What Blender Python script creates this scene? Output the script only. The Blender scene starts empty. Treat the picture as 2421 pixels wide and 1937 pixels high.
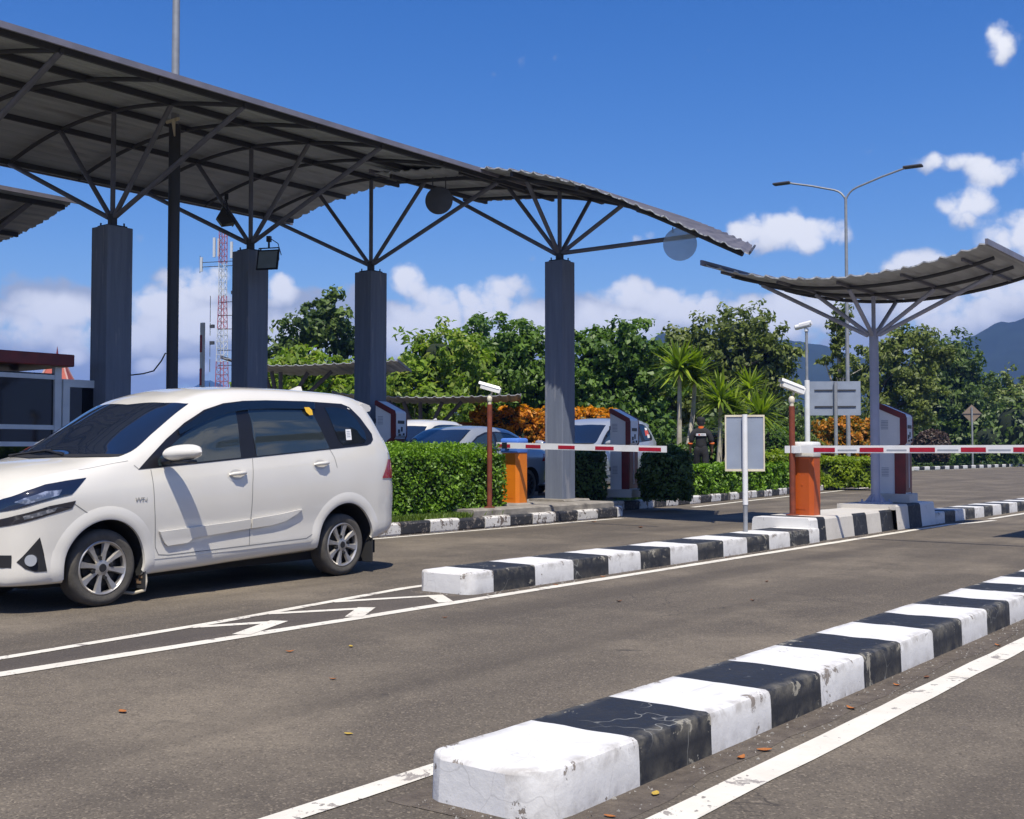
import bpy, bmesh, math, random
import numpy as np
from mathutils import Vector, Matrix

rad = math.radians
scene = bpy.context.scene
COL = scene.collection
random.seed(7)
RNG = np.random.default_rng(11)

# ------------------------------------------------------------------ camera
# road direction is +Y, right is +X; the photographer sits in a vehicle, eye at 1.18 m
CAM_YAW, CAM_PITCH, CAM_H = 0.666, 0.0373, 1.1793
cam_data = bpy.data.cameras.new('camera')
cam_data.sensor_width = 36.0
cam_data.lens = 36.0 * 2691.4 / 2421.0
cam_data.clip_start = 0.05
cam_data.clip_end = 20000.0
cam = bpy.data.objects.new('camera', cam_data)
COL.objects.link(cam)
cam.location = (0, 0, CAM_H)
cam.rotation_euler = (math.pi / 2 + CAM_PITCH, 0, CAM_YAW)
scene.camera = cam

# ------------------------------------------------------------------ sun, sky, exposure
SUN_DIR = Vector((0.37, -0.40, 1.0)).normalized()
SUN_EL = math.asin(SUN_DIR.z)
SUN_ROT = math.atan2(SUN_DIR.x, SUN_DIR.y)
sun_data = bpy.data.lights.new('sun', 'SUN')
sun_data.energy = 5.0
sun_data.angle = rad(0.53)
sun_data.color = (1.0, 0.935, 0.82)
sun = bpy.data.objects.new('sun', sun_data)
COL.objects.link(sun)
sun.rotation_euler = SUN_DIR.to_track_quat('Z', 'Y').to_euler()

scene.view_settings.view_transform = 'Standard'
scene.view_settings.look = 'None'
scene.view_settings.gamma = 1.0
scene.view_settings.use_curve_mapping = False
scene.view_settings.exposure = 0.25
scene.render.resolution_x = 1024
scene.render.resolution_y = 819
try:
    scene.cycles.max_bounces = 8
    scene.cycles.diffuse_bounces = 3
    scene.cycles.glossy_bounces = 3
    scene.cycles.transmission_bounces = 3
    scene.cycles.transparent_max_bounces = 6
    scene.cycles.volume_bounces = 0
except Exception:
    pass

class NT:
    """tiny node helper"""
    def __init__(self, tree):
        self.t = tree; self.n = tree.nodes; self.l = tree.links
    def node(self, typ, **kw):
        nd = self.n.new(typ)
        for k, v in kw.items():
            setattr(nd, k, v)
        return nd
    def set(self, sock, v):
        if isinstance(v, bpy.types.NodeSocket):
            self.l.new(v, sock)
        else:
            sock.default_value = v
    def math(self, op, a, b=None, c=None, clamp=False):
        nd = self.node('ShaderNodeMath', operation=op, use_clamp=clamp)
        for i, v in enumerate((a, b, c)):
            if v is not None:
                self.set(nd.inputs[i], v)
        return nd.outputs[0]
    def vmath(self, op, a, b=None):
        nd = self.node('ShaderNodeVectorMath', operation=op)
        self.set(nd.inputs[0], a)
        if b is not None:
            self.set(nd.inputs[1], b)
        return nd.outputs['Value'] if op in ('DOT_PRODUCT', 'LENGTH') else nd.outputs[0]
    def maprange(self, v, a, b, c, d, smooth=False):
        nd = self.node('ShaderNodeMapRange', interpolation_type='SMOOTHSTEP' if smooth else 'LINEAR')
        for i, x in enumerate((v, a, b, c, d)):
            self.set(nd.inputs[i], x)
        return nd.outputs[0]
    def mix(self, fac, a, b, blend='MIX'):
        nd = self.node('ShaderNodeMix', data_type='RGBA', blend_type=blend)
        self.set(nd.inputs[0], fac)
        self.set(nd.inputs[6], a if isinstance(a, bpy.types.NodeSocket) else (a[0], a[1], a[2], 1))
        self.set(nd.inputs[7], b if isinstance(b, bpy.types.NodeSocket) else (b[0], b[1], b[2], 1))
        return nd.outputs[2]
    def noise(self, vec, scale, detail=3.0, rough=0.55, dist=0.0):
        nd = self.node('ShaderNodeTexNoise')
        if vec is not None:
            self.l.new(vec, nd.inputs['Vector'])
        nd.inputs['Scale'].default_value = scale
        nd.inputs['Detail'].default_value = detail
        nd.inputs['Roughness'].default_value = rough
        nd.inputs['Distortion'].default_value = dist
        return nd.outputs['Fac']
    def ramp(self, fac, stops):
        nd = self.node('ShaderNodeValToRGB')
        cr = nd.color_ramp
        while len(cr.elements) < len(stops):
            cr.elements.new(0.5)
        for e, (p, c) in zip(cr.elements, stops):
            e.position = p
            e.color = (c[0], c[1], c[2], 1) if not isinstance(c, (int, float)) else (c, c, c, 1)
        self.l.new(fac, nd.inputs[0])
        return nd.outputs[0]

# bearing helpers: a compass bearing in the photographed view (tangent of the angle right of the
# lens axis) and a depth along the axis give a place on the ground
CY, SY = math.cos(CAM_YAW), math.sin(CAM_YAW)
def spot(px, depth):
    r = (px - 1078.0) / 2397.0 * depth
    return (CY * r - SY * depth, SY * r + CY * depth)

# ------------------------------------------------------------------ world: Nishita sky with cumulus
world = bpy.data.worlds.new('World')
scene.world = world
world.use_nodes = True
W = NT(world.node_tree)
W.n.clear()
sky = W.node('ShaderNodeTexSky', sky_type='NISHITA')
sky.sun_disc = False
sky.sun_elevation = SUN_EL
sky.sun_rotation = SUN_ROT
sky.altitude = 0.0
sky.air_density = 1.0
sky.dust_density = 0.6
sky.ozone_density = 2.6
gen = W.node('ShaderNodeTexCoord').outputs['Generated']
dirv = W.vmath('NORMALIZE', gen)
sep = W.node('ShaderNodeSeparateXYZ'); W.l.new(dirv, sep.inputs[0])
el = W.math('ARCSINE', sep.outputs[2])
az = W.math('ARCTAN2', sep.outputs[0], sep.outputs[1])     # 0 along +Y, positive to +X
comb = W.node('ShaderNodeCombineXYZ')
W.l.new(az, comb.inputs[0]); W.l.new(el, comb.inputs[1])
aev = comb.outputs[0]
n1 = W.noise(aev, 13.0, 7.0, 0.56, 0.15)
n2 = W.noise(aev, 42.0, 5.0, 0.6)
# cloud banks: (azimuth deg, elevation deg, half width deg, half height deg, strength)
CLOUDS = [
    (-14.6, 18.6, 0.9, 1.3, 0.7), (-16.6, 13.5, 2.2, 0.6, 0.8), (-14.4, 12.9, 2.2, 0.9, 0.95), (-16.2, 11.3, 1.7, 1.0, 1.0), (-14.2, 9.9, 2.0, 1.5, 1.15), (-25.0, 10.9, 2.3, 1.28, 1.15), (-23.2, 10.5, 2.0, 1.15, 1.05), (-26.3, 10.6, 1.3, 0.94, 0.8), (-31.6, 10.7, 0.7, 0.47, 0.55), (-18.6, 8.8, 2.3, 0.77, 1.0), (-14.9, 7.3, 2.6, 1.32, 1.2), (-17.3, 6.5, 3.1, 1.34, 0.9), (-32.2, 7.7, 2.0, 1.0, 1.15), (-29.6, 7.2, 3.0, 1.18, 1.15), (-26.8, 6.7, 1.8, 0.94, 1.0), (-33.1, 6.2, 3.3, 1.19, 0.9), (-38.6, 8.1, 2.4, 0.81, 1.0), (-40.5, 7.4, 3.3, 1.24, 1.25), (-43.5, 8.3, 1.3, 1.07, 1.1), (-42.7, 6.0, 2.9, 1.91, 1.2), (-38.1, 6.2, 3.6, 1.43, 1.1), (-49.7, 7.9, 0.9, 0.89, 1.0), (-53.7, 7.9, 2.0, 0.97, 1.1), (-55.5, 6.9, 2.6, 1.05, 1.15), (-52.7, 8.4, 1.0, 0.65, 1.0), (-54.0, 6.0, 3.5, 1.06, 1.0), (-60.2, 6.3, 2.5, 0.93, 0.95), (-61.6, 5.5, 2.4, 0.97, 0.95), (-57.4, 5.2, 3.6, 1.04, 0.9), (-55.9, 4.0, 0.7, 0.46, 0.85), (-54.0, 3.9, 0.9, 0.46, 0.85), (-59.3, 4.4, 0.7, 0.49, 0.8), (-23.9, 6.5, 3.1, 1.39, 0.9), (-48.5, 5.4, 2.8, 1.18, 0.8),
    (-72.0, 11.0, 8.0, 3.0, 1.0), (4.0, 12.0, 9.0, 3.5, 1.0),
    (55.0, 16.0, 18.0, 5.0, 1.0), (130.0, 14.0, 18.0, 5.0, 1.0), (-140.0, 16.0, 18.0, 5.0, 1.0),
]
dens = None
lift = None
for (a, e, wa, we, s) in CLOUDS:
    da = W.math('DIVIDE', W.math('SUBTRACT', az, rad(a)), rad(wa))
    ee = W.math('DIVIDE', W.math('SUBTRACT', el, rad(e)), rad(we))
    q = W.math('ADD', W.math('MULTIPLY', da, da), W.math('MULTIPLY', ee, ee))
    f = W.math('MULTIPLY', W.math('SUBTRACT', 1.0, q), s)
    dens = f if dens is None else W.math('SMOOTH_MAX', dens, f, 0.35)
    # height inside each bank, for the flat grey bases
    g = W.math('SUBTRACT', f, W.math('MULTIPLY', ee, -0.45))
    lift = g if lift is None else W.math('MAXIMUM', lift, g)
# a broad low bank along the horizon
bank = W.math('MULTIPLY', W.maprange(el, rad(9.8), rad(6.8), -1.7, 1.25, True), 1.0)
dens = W.math('SMOOTH_MAX', dens, bank, 0.5)
dens = W.math('MAXIMUM', dens, -0.9)
field = W.math('ADD', dens, W.math('MULTIPLY', W.math('SUBTRACT', n1, 0.5), 3.1))
field = W.math('ADD', field, W.math('MULTIPLY', W.math('SUBTRACT', n2, 0.5), 1.1))
# cauliflower edges: rounded cells at two sizes
def billow(scale):
    v = W.node('ShaderNodeTexVoronoi', feature='F1')
    W.l.new(W.vmath('ADD', aev, warp), v.inputs['Vector'])
    v.inputs['Scale'].default_value = scale
    return W.math('SUBTRACT', 0.50, v.outputs['Distance'])
wn = W.node('ShaderNodeTexNoise'); W.l.new(aev, wn.inputs['Vector']); wn.inputs['Scale'].default_value = 30.0; wn.inputs['Detail'].default_value = 4.0
warp = W.vmath('MULTIPLY', wn.outputs['Color'], (0.035, 0.035, 0.035))
b1, b2 = billow(26.0), billow(62.0)
puff = W.math('ADD', W.math('MULTIPLY', b1, 1.5), W.math('MULTIPLY', b2, 0.9))
field = W.math('ADD', field, puff)
cover = W.maprange(field, -0.05, 0.95, 0.0, 1.0, True)
shade = W.maprange(W.math('ADD', W.math('ADD', W.math('ADD', lift, W.math('MULTIPLY', n2, 0.9)), W.math('MULTIPLY', n1, -0.7)), W.math('MULTIPLY', puff, 0.45)), -0.35, 1.15, 0.0, 1.0, True)
cloud_col = W.mix(shade, (0.40, 0.44, 0.52), (0.90, 0.90, 0.91))
# low haze veil near the horizon
veil = W.maprange(el, rad(11.0), rad(2.0), 0.0, 0.22, True)
sky_gain = W.node('ShaderNodeVectorMath', operation='SCALE')
W.l.new(sky.outputs[0], sky_gain.inputs[0]); sky_gain.inputs['Scale'].default_value = 0.10
hs = W.node('ShaderNodeHueSaturation')
hs.inputs['Saturation'].default_value = 1.40
hs.inputs['Value'].default_value = 1.2; hs.inputs['Hue'].default_value = 0.514
W.l.new(sky_gain.outputs[0], hs.inputs['Color'])
skycol = W.mix(veil, hs.outputs[0], (0.34, 0.50, 0.80))
final = W.mix(W.math('MULTIPLY', cover, 0.95), skycol, cloud_col)
bg = W.node('ShaderNodeBackground')
W.l.new(final, bg.inputs['Color']); bg.inputs['Strength'].default_value = 1.0
wo = W.node('ShaderNodeOutputWorld')
W.l.new(bg.outputs[0], wo.inputs['Surface'])

# ------------------------------------------------------------------ object helpers
class MB:
    """collects polygons for one mesh"""
    def __init__(self):
        self.v = []; self.f = []; self.m = []
    def add(self, vs, fs, mi=0):
        o = len(self.v)
        self.v += [tuple(map(float, p)) for p in vs]
        self.f += [tuple(o + i for i in f) for f in fs]
        self.m += [mi] * len(fs)
        return self
    def box(self, x0, x1, y0, y1, z0, z1, mi=0, bev=0.0):
        if bev <= 0:
            vs = [(x0, y0, z0), (x1, y0, z0), (x1, y1, z0), (x0, y1, z0), (x0, y0, z1), (x1, y0, z1), (x1, y1, z1), (x0, y1, z1)]
            fs = [(0, 3, 2, 1), (4, 5, 6, 7), (0, 1, 5, 4), (1, 2, 6, 5), (2, 3, 7, 6), (3, 0, 4, 7)]
            return self.add(vs, fs, mi)
        bm = bmesh.new()
        bmesh.ops.create_cube(bm, size=1.0)
        for v in bm.verts:
            v.co = Vector(((x0 + x1) / 2 + v.co.x * (x1 - x0), (y0 + y1) / 2 + v.co.y * (y1 - y0), (z0 + z1) / 2 + v.co.z * (z1 - z0)))
        bmesh.ops.bevel(bm, geom=bm.edges[:], offset=bev, segments=2, affect='EDGES', profile=0.5)
        bm.verts.index_update()
        vs = [v.co[:] for v in bm.verts]; fs = [[v.index for v in f.verts] for f in bm.faces]
        bm.free()
        return self.add(vs, fs, mi)
    def prism(self, poly, axis, a, b, mi=0):
        """poly: 2D outline; axis 0/1/2: the extrusion axis"""
        n = len(poly)
        def p3(q, h):
            if axis == 0: return (h, q[0], q[1])
            if axis == 1: return (q[0], h, q[1])
            return (q[0], q[1], h)
        vs = [p3(q, a) for q in poly] + [p3(q, b) for q in poly]
        fs = [tuple(range(n))[::-1], tuple(range(n, 2 * n))] + [(i, (i + 1) % n, n + (i + 1) % n, n + i) for i in range(n)]
        return self.add(vs, fs, mi)
    def tube(self, pts, r, seg=10, mi=0, caps=True, square=False):
        pts = [Vector(p) for p in pts]
        rs = r if isinstance(r, (list, tuple)) else [r] * len(pts)
        if square: seg = 4
        vs = []; up = None
        for i, p in enumerate(pts):
            d = (pts[min(i + 1, len(pts) - 1)] - pts[max(i - 1, 0)]).normalized()
            if up is None:
                ref = Vector((0, 0, 1)) if abs(d.z) < 0.95 else Vector((0, 1, 0))
                up = (ref - d * ref.dot(d)).normalized()
            else:
                up = (up - d * up.dot(d)).normalized()
            sd = d.cross(up)
            for k in range(seg):
                a = 2 * math.pi * (k + (0.5 if square else 0)) / seg
                rr = rs[i] * (1.414 if square else 1)
                vs.append(p + (up * math.sin(a) + sd * math.cos(a)) * rr)
        fs = []
        for i in range(len(pts) - 1):
            for k in range(seg):
                a = i * seg + k; b = i * seg + (k + 1) % seg
                fs.append((a, b, b + seg, a + seg))
        if caps:
            fs.append(tuple(range(seg))[::-1]); o = (len(pts) - 1) * seg
            fs.append(tuple(o + k for k in range(seg)))
        return self.add(vs, fs, mi)
    def lathe(self, prof, seg=24, axis='z', origin=(0, 0, 0), mi=0, closed=False):
        """prof: (radius, height) pairs"""
        vs = []
        for (r, h) in prof:
            for k in range(seg):
                a = 2 * math.pi * k / seg
                c, s = r * math.cos(a), r * math.sin(a)
                p = (c, s, h) if axis == 'z' else ((h, c, s) if axis == 'x' else (c, h, s))
                vs.append((p[0] + origin[0], p[1] + origin[1], p[2] + origin[2]))
        fs = []; n = len(prof)
        for i in range(n - 1 + (1 if closed else 0)):
            j = (i + 1) % n
            for k in range(seg):
                k2 = (k + 1) % seg
                fs.append((i * seg + k, i * seg + k2, j * seg + k2, j * seg + k))
        if not closed:
            fs.append(tuple(range(seg))[::-1]); fs.append(tuple((n - 1) * seg + k for k in range(seg)))
        return self.add(vs, fs, mi)
    def grid(self, rows, mi=0, close_u=False, close_v=False):
        nr, nc = len(rows), len(rows[0])
        vs = [p for r in rows for p in r]; fs = []
        for i in range(nr - (0 if close_v else 1)):
            for j in range(nc - (0 if close_u else 1)):
                a = i * nc + j; b = i * nc + (j + 1) % nc
                i2 = (i + 1) % nr
                fs.append((a, b, i2 * nc + (j + 1) % nc, i2 * nc + j))
        return self.add(vs, fs, mi)
    def build(self, name, mats, parent=None, smooth=None, loc=None):
        me = bpy.data.meshes.new(name)
        me.from_pydata(self.v, [], self.f)
        for m in (mats if isinstance(mats, (list, tuple)) else [mats]):
            me.materials.append(m)
        me.polygons.foreach_set('material_index', self.m)
        bm = bmesh.new(); bm.from_mesh(me)
        bmesh.ops.recalc_face_normals(bm, faces=bm.faces[:])
        bm.to_mesh(me); bm.free()
        if smooth is not None:
            me.polygons.foreach_set('use_smooth', [True] * len(me.polygons))
            me.set_sharp_from_angle(angle=rad(smooth))
        me.update()
        o = bpy.data.objects.new(name, me)
        COL.objects.link(o)
        if parent is not None: o.parent = parent
        if loc is not None: o.location = loc
        return o

def tag(o, label=None, cat=None, group=None, kind=None):
    if label: o['label'] = label
    if cat: o['category'] = cat
    if group: o['group'] = group
    if kind: o['kind'] = kind
    return o

def thing(name, label, cat, loc=(0, 0, 0), rotz=0.0, group=None):
    o = bpy.data.objects.new(name, None)
    o.empty_display_size = 0.2
    COL.objects.link(o)
    o.location = loc; o.rotation_euler = (0, 0, rotz)
    return tag(o, label, cat, group)

def dup(root, loc=None, rotz=None, label=None, group=None):
    r = root.copy(); COL.objects.link(r)
    if loc is not None: r.location = loc
    if rotz is not None: r.rotation_euler = (0, 0, rotz)
    if label: r['label'] = label
    if group: r['group'] = group
    for ch in list(root.children):
        c = ch.copy(); COL.objects.link(c); c.parent = r
        for g in list(ch.children):
            d = g.copy(); COL.objects.link(d); d.parent = c
    return r

def lerp(x, xs, ys):
    return float(np.interp(x, xs, ys))

# ------------------------------------------------------------------ materials
def pmat(name, col, rough=0.6, metal=0.0, col2=None, scale=6.0, detail=4.0, lo=0.35, hi=0.65, bump=0.0, bscale=None,
         coat=0.0, stretch=None, col3=None, scale3=1.0, lo3=0.55, hi3=0.75, spec=0.5, alpha=None, trans=0.0, rough2=None):
    m = bpy.data.materials.new(name); m.use_nodes = True
    T = NT(m.node_tree); T.n.clear()
    out = T.node('ShaderNodeOutputMaterial'); b = T.node('ShaderNodeBsdfPrincipled')
    T.l.new(b.outputs[0], out.inputs[0])
    tc = T.node('ShaderNodeTexCoord').outputs['Object']
    if stretch:
        mp = T.node('ShaderNodeMapping'); T.l.new(tc, mp.inputs[0]); mp.inputs['Scale'].default_value = stretch
        tc = mp.outputs[0]
    c = None
    if col2 is not None:
        f = T.maprange(T.noise(tc, scale, detail), lo, hi, 0, 1)
        c = T.mix(f, col, col2)
    if col3 is not None:
        f3 = T.maprange(T.noise(tc, scale3, 5.0, 0.6), lo3, hi3, 0, 1)
        c = T.mix(f3, c if c is not None else col, col3)
    if c is not None: T.l.new(c, b.inputs['Base Color'])
    else: b.inputs['Base Color'].default_value = (col[0], col[1], col[2], 1)
    b.inputs['Roughness'].default_value = rough
    if rough2 is not None:
        T.l.new(T.maprange(T.noise(tc, scale * 0.7, 3.0), 0.35, 0.65, rough, rough2), b.inputs['Roughness'])
    b.inputs['Metallic'].default_value = metal
    b.inputs['Specular IOR Level'].default_value = spec
    if coat: b.inputs['Coat Weight'].default_value = coat; b.inputs['Coat Roughness'].default_value = 0.04
    if trans: b.inputs['Transmission Weight'].default_value = trans
    if bump:
        bp = T.node('ShaderNodeBump'); bp.inputs['Strength'].default_value = bump; bp.inputs['Distance'].default_value = 0.02
        T.l.new(T.noise(tc, bscale or scale * 3, 4.0), bp.inputs['Height'])
        T.l.new(bp.outputs[0], b.inputs['Normal'])
    return m
# ================================================================== SETTING
def asphalt_mat(name, base, dark, light):
    m = bpy.data.materials.new(name); m.use_nodes = True
    T = NT(m.node_tree); T.n.clear()
    out = T.node('ShaderNodeOutputMaterial'); b = T.node('ShaderNodeBsdfPrincipled'); T.l.new(b.outputs[0], out.inputs[0])
    tc = T.node('ShaderNodeTexCoord').outputs['Object']
    mp = T.node('ShaderNodeMapping'); T.l.new(tc, mp.inputs[0]); mp.inputs['Scale'].default_value = (1.0, 0.16, 1.0)
    lanes = T.noise(mp.outputs[0], 1.1, 4.0, 0.55)
    big = T.noise(tc, 0.55, 5.0, 0.6)
    mid = T.noise(tc, 7.0, 4.0, 0.6)
    vor = T.node('ShaderNodeTexVoronoi'); T.l.new(tc, vor.inputs['Vector']); vor.inputs['Scale'].default_value = 120.0
    fine = T.noise(tc, 160.0, 2.0, 0.7)
    c = T.mix(T.maprange(lanes, 0.36, 0.66, 0, 1), dark, base)
    c = T.mix(T.maprange(big, 0.48, 0.66, 0, 0.85), c, light)
    c = T.mix(T.maprange(mid, 0.45, 0.7, 0, 0.35), c, dark)
    sepc = T.node('ShaderNodeSeparateColor'); T.l.new(vor.outputs['Color'], sepc.inputs[0])
    stone = T.maprange(sepc.outputs[0], 0.78, 1.0, 0.0, 0.5)
    c = T.mix(stone, c, (light[0] * 1.55, light[1] * 1.55, light[2] * 1.55))
    pit = T.maprange(sepc.outputs[1], 0.68, 1.0, 0.0, 0.5)
    c = T.mix(pit, c, (dark[0] * 0.4, dark[1] * 0.4, dark[2] * 0.42))
    c = T.mix(T.maprange(fine, 0.3, 0.7, 0.25, 0.0), c, (0.02, 0.02, 0.02))
    # oil drips and rubber in the wheel paths, a few hairline cracks
    mp2 = T.node('ShaderNodeMapping'); T.l.new(tc, mp2.inputs[0]); mp2.inputs['Scale'].default_value = (1.25, 0.05, 1.0); mp2.inputs['Location'].default_value = (.35, 0, 0)
    track = T.maprange(T.noise(mp2.outputs[0], 1.0, 2.0, 0.5), 0.52, 0.66, 0, 0.42)
    c = T.mix(track, c, (dark[0] * .62, dark[1] * .62, dark[2] * .64))
    oil = T.maprange(T.noise(tc, 3.4, 3.0, 0.5), 0.70, 0.76, 0, 0.5)
    c = T.mix(oil, c, (0.03, 0.028, 0.027))
    cr = T.node('ShaderNodeTexVoronoi', feature='DISTANCE_TO_EDGE'); cr.inputs['Scale'].default_value = 0.42
    wv = T.node('ShaderNodeTexNoise'); T.l.new(tc, wv.inputs['Vector']); wv.inputs['Scale'].default_value = 2.2; wv.inputs['Detail'].default_value = 5
    ad = T.node('ShaderNodeVectorMath', operation='ADD'); T.l.new(tc, ad.inputs[0])
    sc2 = T.node('ShaderNodeVectorMath', operation='SCALE'); T.l.new(wv.outputs['Color'], sc2.inputs[0]); sc2.inputs['Scale'].default_value = .55
    T.l.new(sc2.outputs[0], ad.inputs[1]); T.l.new(ad.outputs[0], cr.inputs['Vector'])
    crk = T.math('MULTIPLY', T.maprange(cr.outputs['Distance'], 0.0006, 0.0022, 1.0, 0.0), T.maprange(T.noise(tc, .33, 2.0), 0.5, 0.58, 0, .65))
    c = T.mix(crk, c, (0.025, 0.023, 0.022))
    T.l.new(c, b.inputs['Base Color'])
    b.inputs['Roughness'].default_value = 0.86
    b.inputs['Specular IOR Level'].default_value = 0.3
    bp = T.node('ShaderNodeBump'); bp.inputs['Strength'].default_value = 0.55; bp.inputs['Distance'].default_value = 0.006
    T.l.new(T.math('ADD', T.math('MULTIPLY', vor.outputs['Distance'], -1.0), fine), bp.inputs['Height'])
    T.l.new(bp.outputs[0], b.inputs['Normal'])
    return m

M = {}
M['asphalt'] = asphalt_mat('asphalt', (0.158, 0.132, 0.100), (0.104, 0.087, 0.068), (0.245, 0.204, 0.150))
M['gore_asphalt'] = asphalt_mat('gore asphalt', (0.122, 0.102, 0.084), (0.095, 0.080, 0.067), (0.155, 0.130, 0.105))
M['grass_ground'] = pmat('lawn', (0.045, 0.085, 0.018), 0.95, col2=(0.075, 0.115, 0.03), scale=1.2, col3=(0.11, 0.10, 0.05), scale3=0.5, lo3=.58, bump=0.6, bscale=40)
M['soil'] = pmat('soil', (0.10, 0.065, 0.04), 0.95, col2=(0.16, 0.11, 0.075), scale=5, bump=0.8, bscale=40)
M['dirt'] = pmat('kerb dirt', (0.085, 0.068, 0.054), 0.95, col2=(0.14, 0.115, 0.09), scale=14, bump=0.8, bscale=90)
M['concrete'] = pmat('weathered concrete', (0.30, 0.275, 0.235), 0.9, col2=(0.20, 0.18, 0.155), scale=4, col3=(0.09, 0.08, 0.07), scale3=3.0, lo3=.56, bump=0.5, bscale=40)

def paint_mat(name, col, under, chip, dirt, lo, seed, crack=0.0, crackcol=(0.4, 0.4, 0.36)):
    """masonry paint with chips, dirt and hairline cracks"""
    m = bpy.data.materials.new(name); m.use_nodes = True
    T = NT(m.node_tree); T.n.clear()
    out = T.node('ShaderNodeOutputMaterial'); b = T.node('ShaderNodeBsdfPrincipled'); T.l.new(b.outputs[0], out.inputs[0])
    tc0 = T.node('ShaderNodeTexCoord').outputs['Object']
    mp = T.node('ShaderNodeMapping'); T.l.new(tc0, mp.inputs[0]); mp.inputs['Location'].default_value = (seed, seed * 1.7, seed * 0.3)
    tc = mp.outputs[0]
    c = T.mix(T.maprange(T.noise(tc, 2.6, 5.0, 0.6), 0.45, 0.75, 0, 0.45), col, dirt)
    smear = T.noise(tc, 17.0, 6.0, 0.68)
    c = T.mix(T.maprange(smear, 0.55, 0.72, 0, 0.30), c, dirt)
    spl = T.noise(tc, 6.0, 8.0, 0.72, 0.4)
    wat = T.node('ShaderNodeAttribute', attribute_name='wear')
    spl = T.math('ADD', spl, T.math('MULTIPLY', wat.outputs['Fac'], 0.085))
    chipf = T.maprange(spl, lo, lo + 0.012, 0, 1)
    grime = T.math('MULTIPLY', T.maprange(T.noise(tc, 9.0, 6.0, 0.7, .3), 0.40, 0.62, 0, 1), T.math('MULTIPLY', wat.outputs['Fac'], 0.5))
    c = T.mix(grime, c, (chip[0] * .8, chip[1] * .78, chip[2] * .74))
    mps = T.node('ShaderNodeMapping'); T.l.new(tc, mps.inputs[0]); mps.inputs['Scale'].default_value = (9.0, 1.2, 9.0)
    scuff = T.maprange(T.noise(mps.outputs[0], 1.6, 5.0, 0.65), 0.62, 0.72, 0, 0.4)
    c = T.mix(scuff, c, (col[0] * .55 + .03, col[1] * .54 + .03, col[2] * .52 + .03))
    c = T.mix(chipf, c, chip)
    chip2 = T.maprange(T.noise(tc, 21.0, 4.0, 0.6), lo + 0.06, lo + 0.075, 0, 0.9)
    c = T.mix(chip2, c, under)
    if crack:
        wv = T.node('ShaderNodeTexVoronoi', feature='DISTANCE_TO_EDGE')
        wrp = T.node('ShaderNodeVectorMath', operation='ADD'); T.l.new(tc, wrp.inputs[0])
        nz = T.node('ShaderNodeTexNoise'); T.l.new(tc, nz.inputs['Vector']); nz.inputs['Scale'].default_value = 5.0
        sc = T.node('ShaderNodeVectorMath', operation='SCALE'); T.l.new(nz.outputs['Color'], sc.inputs[0]); sc.inputs['Scale'].default_value = 0.35
        T.l.new(sc.outputs[0], wrp.inputs[1]); T.l.new(wrp.outputs[0], wv.inputs['Vector']); wv.inputs['Scale'].default_value = 3.3
        where = T.maprange(T.noise(tc, 1.9, 2.0), 0.5, 0.56, 0, crack)
        line = T.maprange(wv.outputs['Distance'], 0.004, 0.012, 1.0, 0.0)
        c = T.mix(T.math('MULTIPLY', line, where), c, crackcol)
    T.l.new(c, b.inputs['Base Color'])
    T.l.new(T.maprange(smear, 0.3, 0.7, 0.5, 0.75), b.inputs['Roughness'])
    b.inputs['Specular IOR Level'].default_value = 0.35
    bp = T.node('ShaderNodeBump'); bp.inputs['Strength'].default_value = 0.5; bp.inputs['Distance'].default_value = 0.006
    h = T.math('ADD', T.math('MULTIPLY', T.noise(tc, 14.0, 6.0, 0.65), 1.2), T.math('MULTIPLY', chipf, -0.6))
    T.l.new(h, bp.inputs['Height']); T.l.new(bp.outputs[0], b.inputs['Normal'])
    return m

M['kerb_white'] = paint_mat('white kerb paint', (0.69, 0.68, 0.655), (0.30, 0.29, 0.27), (0.22, 0.19, 0.16), (0.62, 0.60, 0.56), 0.665, 3.1, 0.5, (0.45, 0.44, 0.42))
M['kerb_black'] = paint_mat('black kerb paint', (0.020, 0.022, 0.027), (0.30, 0.29, 0.25), (0.27, 0.25, 0.20), (0.040, 0.042, 0.046), 0.655, 8.7, 0.8, (0.24, 0.24, 0.22))
M['old_white'] = paint_mat('worn white kerb paint', (0.66, 0.64, 0.60), (0.20, 0.17, 0.14), (0.15, 0.12, 0.10), (0.45, 0.42, 0.37), 0.55, 5.3)
M['old_black'] = paint_mat('worn black kerb paint', (0.030, 0.031, 0.035), (0.20, 0.18, 0.16), (0.16, 0.14, 0.12), (0.06, 0.058, 0.055), 0.56, 1.9)
M['plinth_grey'] = paint_mat('grey plinth paint', (0.56, 0.53, 0.48), (0.30, 0.27, 0.23), (0.36, 0.32, 0.27), (0.42, 0.39, 0.34), 0.64, 2.2)
M['roadpaint'] = paint_mat('road marking paint', (0.70, 0.66, 0.565), (0.20, 0.18, 0.16), (0.30, 0.27, 0.24), (0.50, 0.45, 0.37), 0.60, 6.4)

# ---- ground: one sheet out to the horizon
g = MB()
g.add([(-3600, -3600, -0.06), (3600, -3600, -0.06), (3600, 3600, -0.06), (-3600, 3600, -0.06)], [(0, 1, 2, 3)])
tag(g.build('ground', M['grass_ground']), kind='structure')

# ---- road: the toll plaza and the carriageway beyond
r = MB()
poly = [(-60, -40), (60, -40), (60, 260), (-24.6, 260), (-24.6, 74), (-25.5, 60), (-30, 52), (-42, 40), (-60, 20)]
r.add([(x, y, 0.0) for x, y in poly], [tuple(range(len(poly)))])
tag(r.build('road', M['asphalt']), kind='structure')
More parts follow.
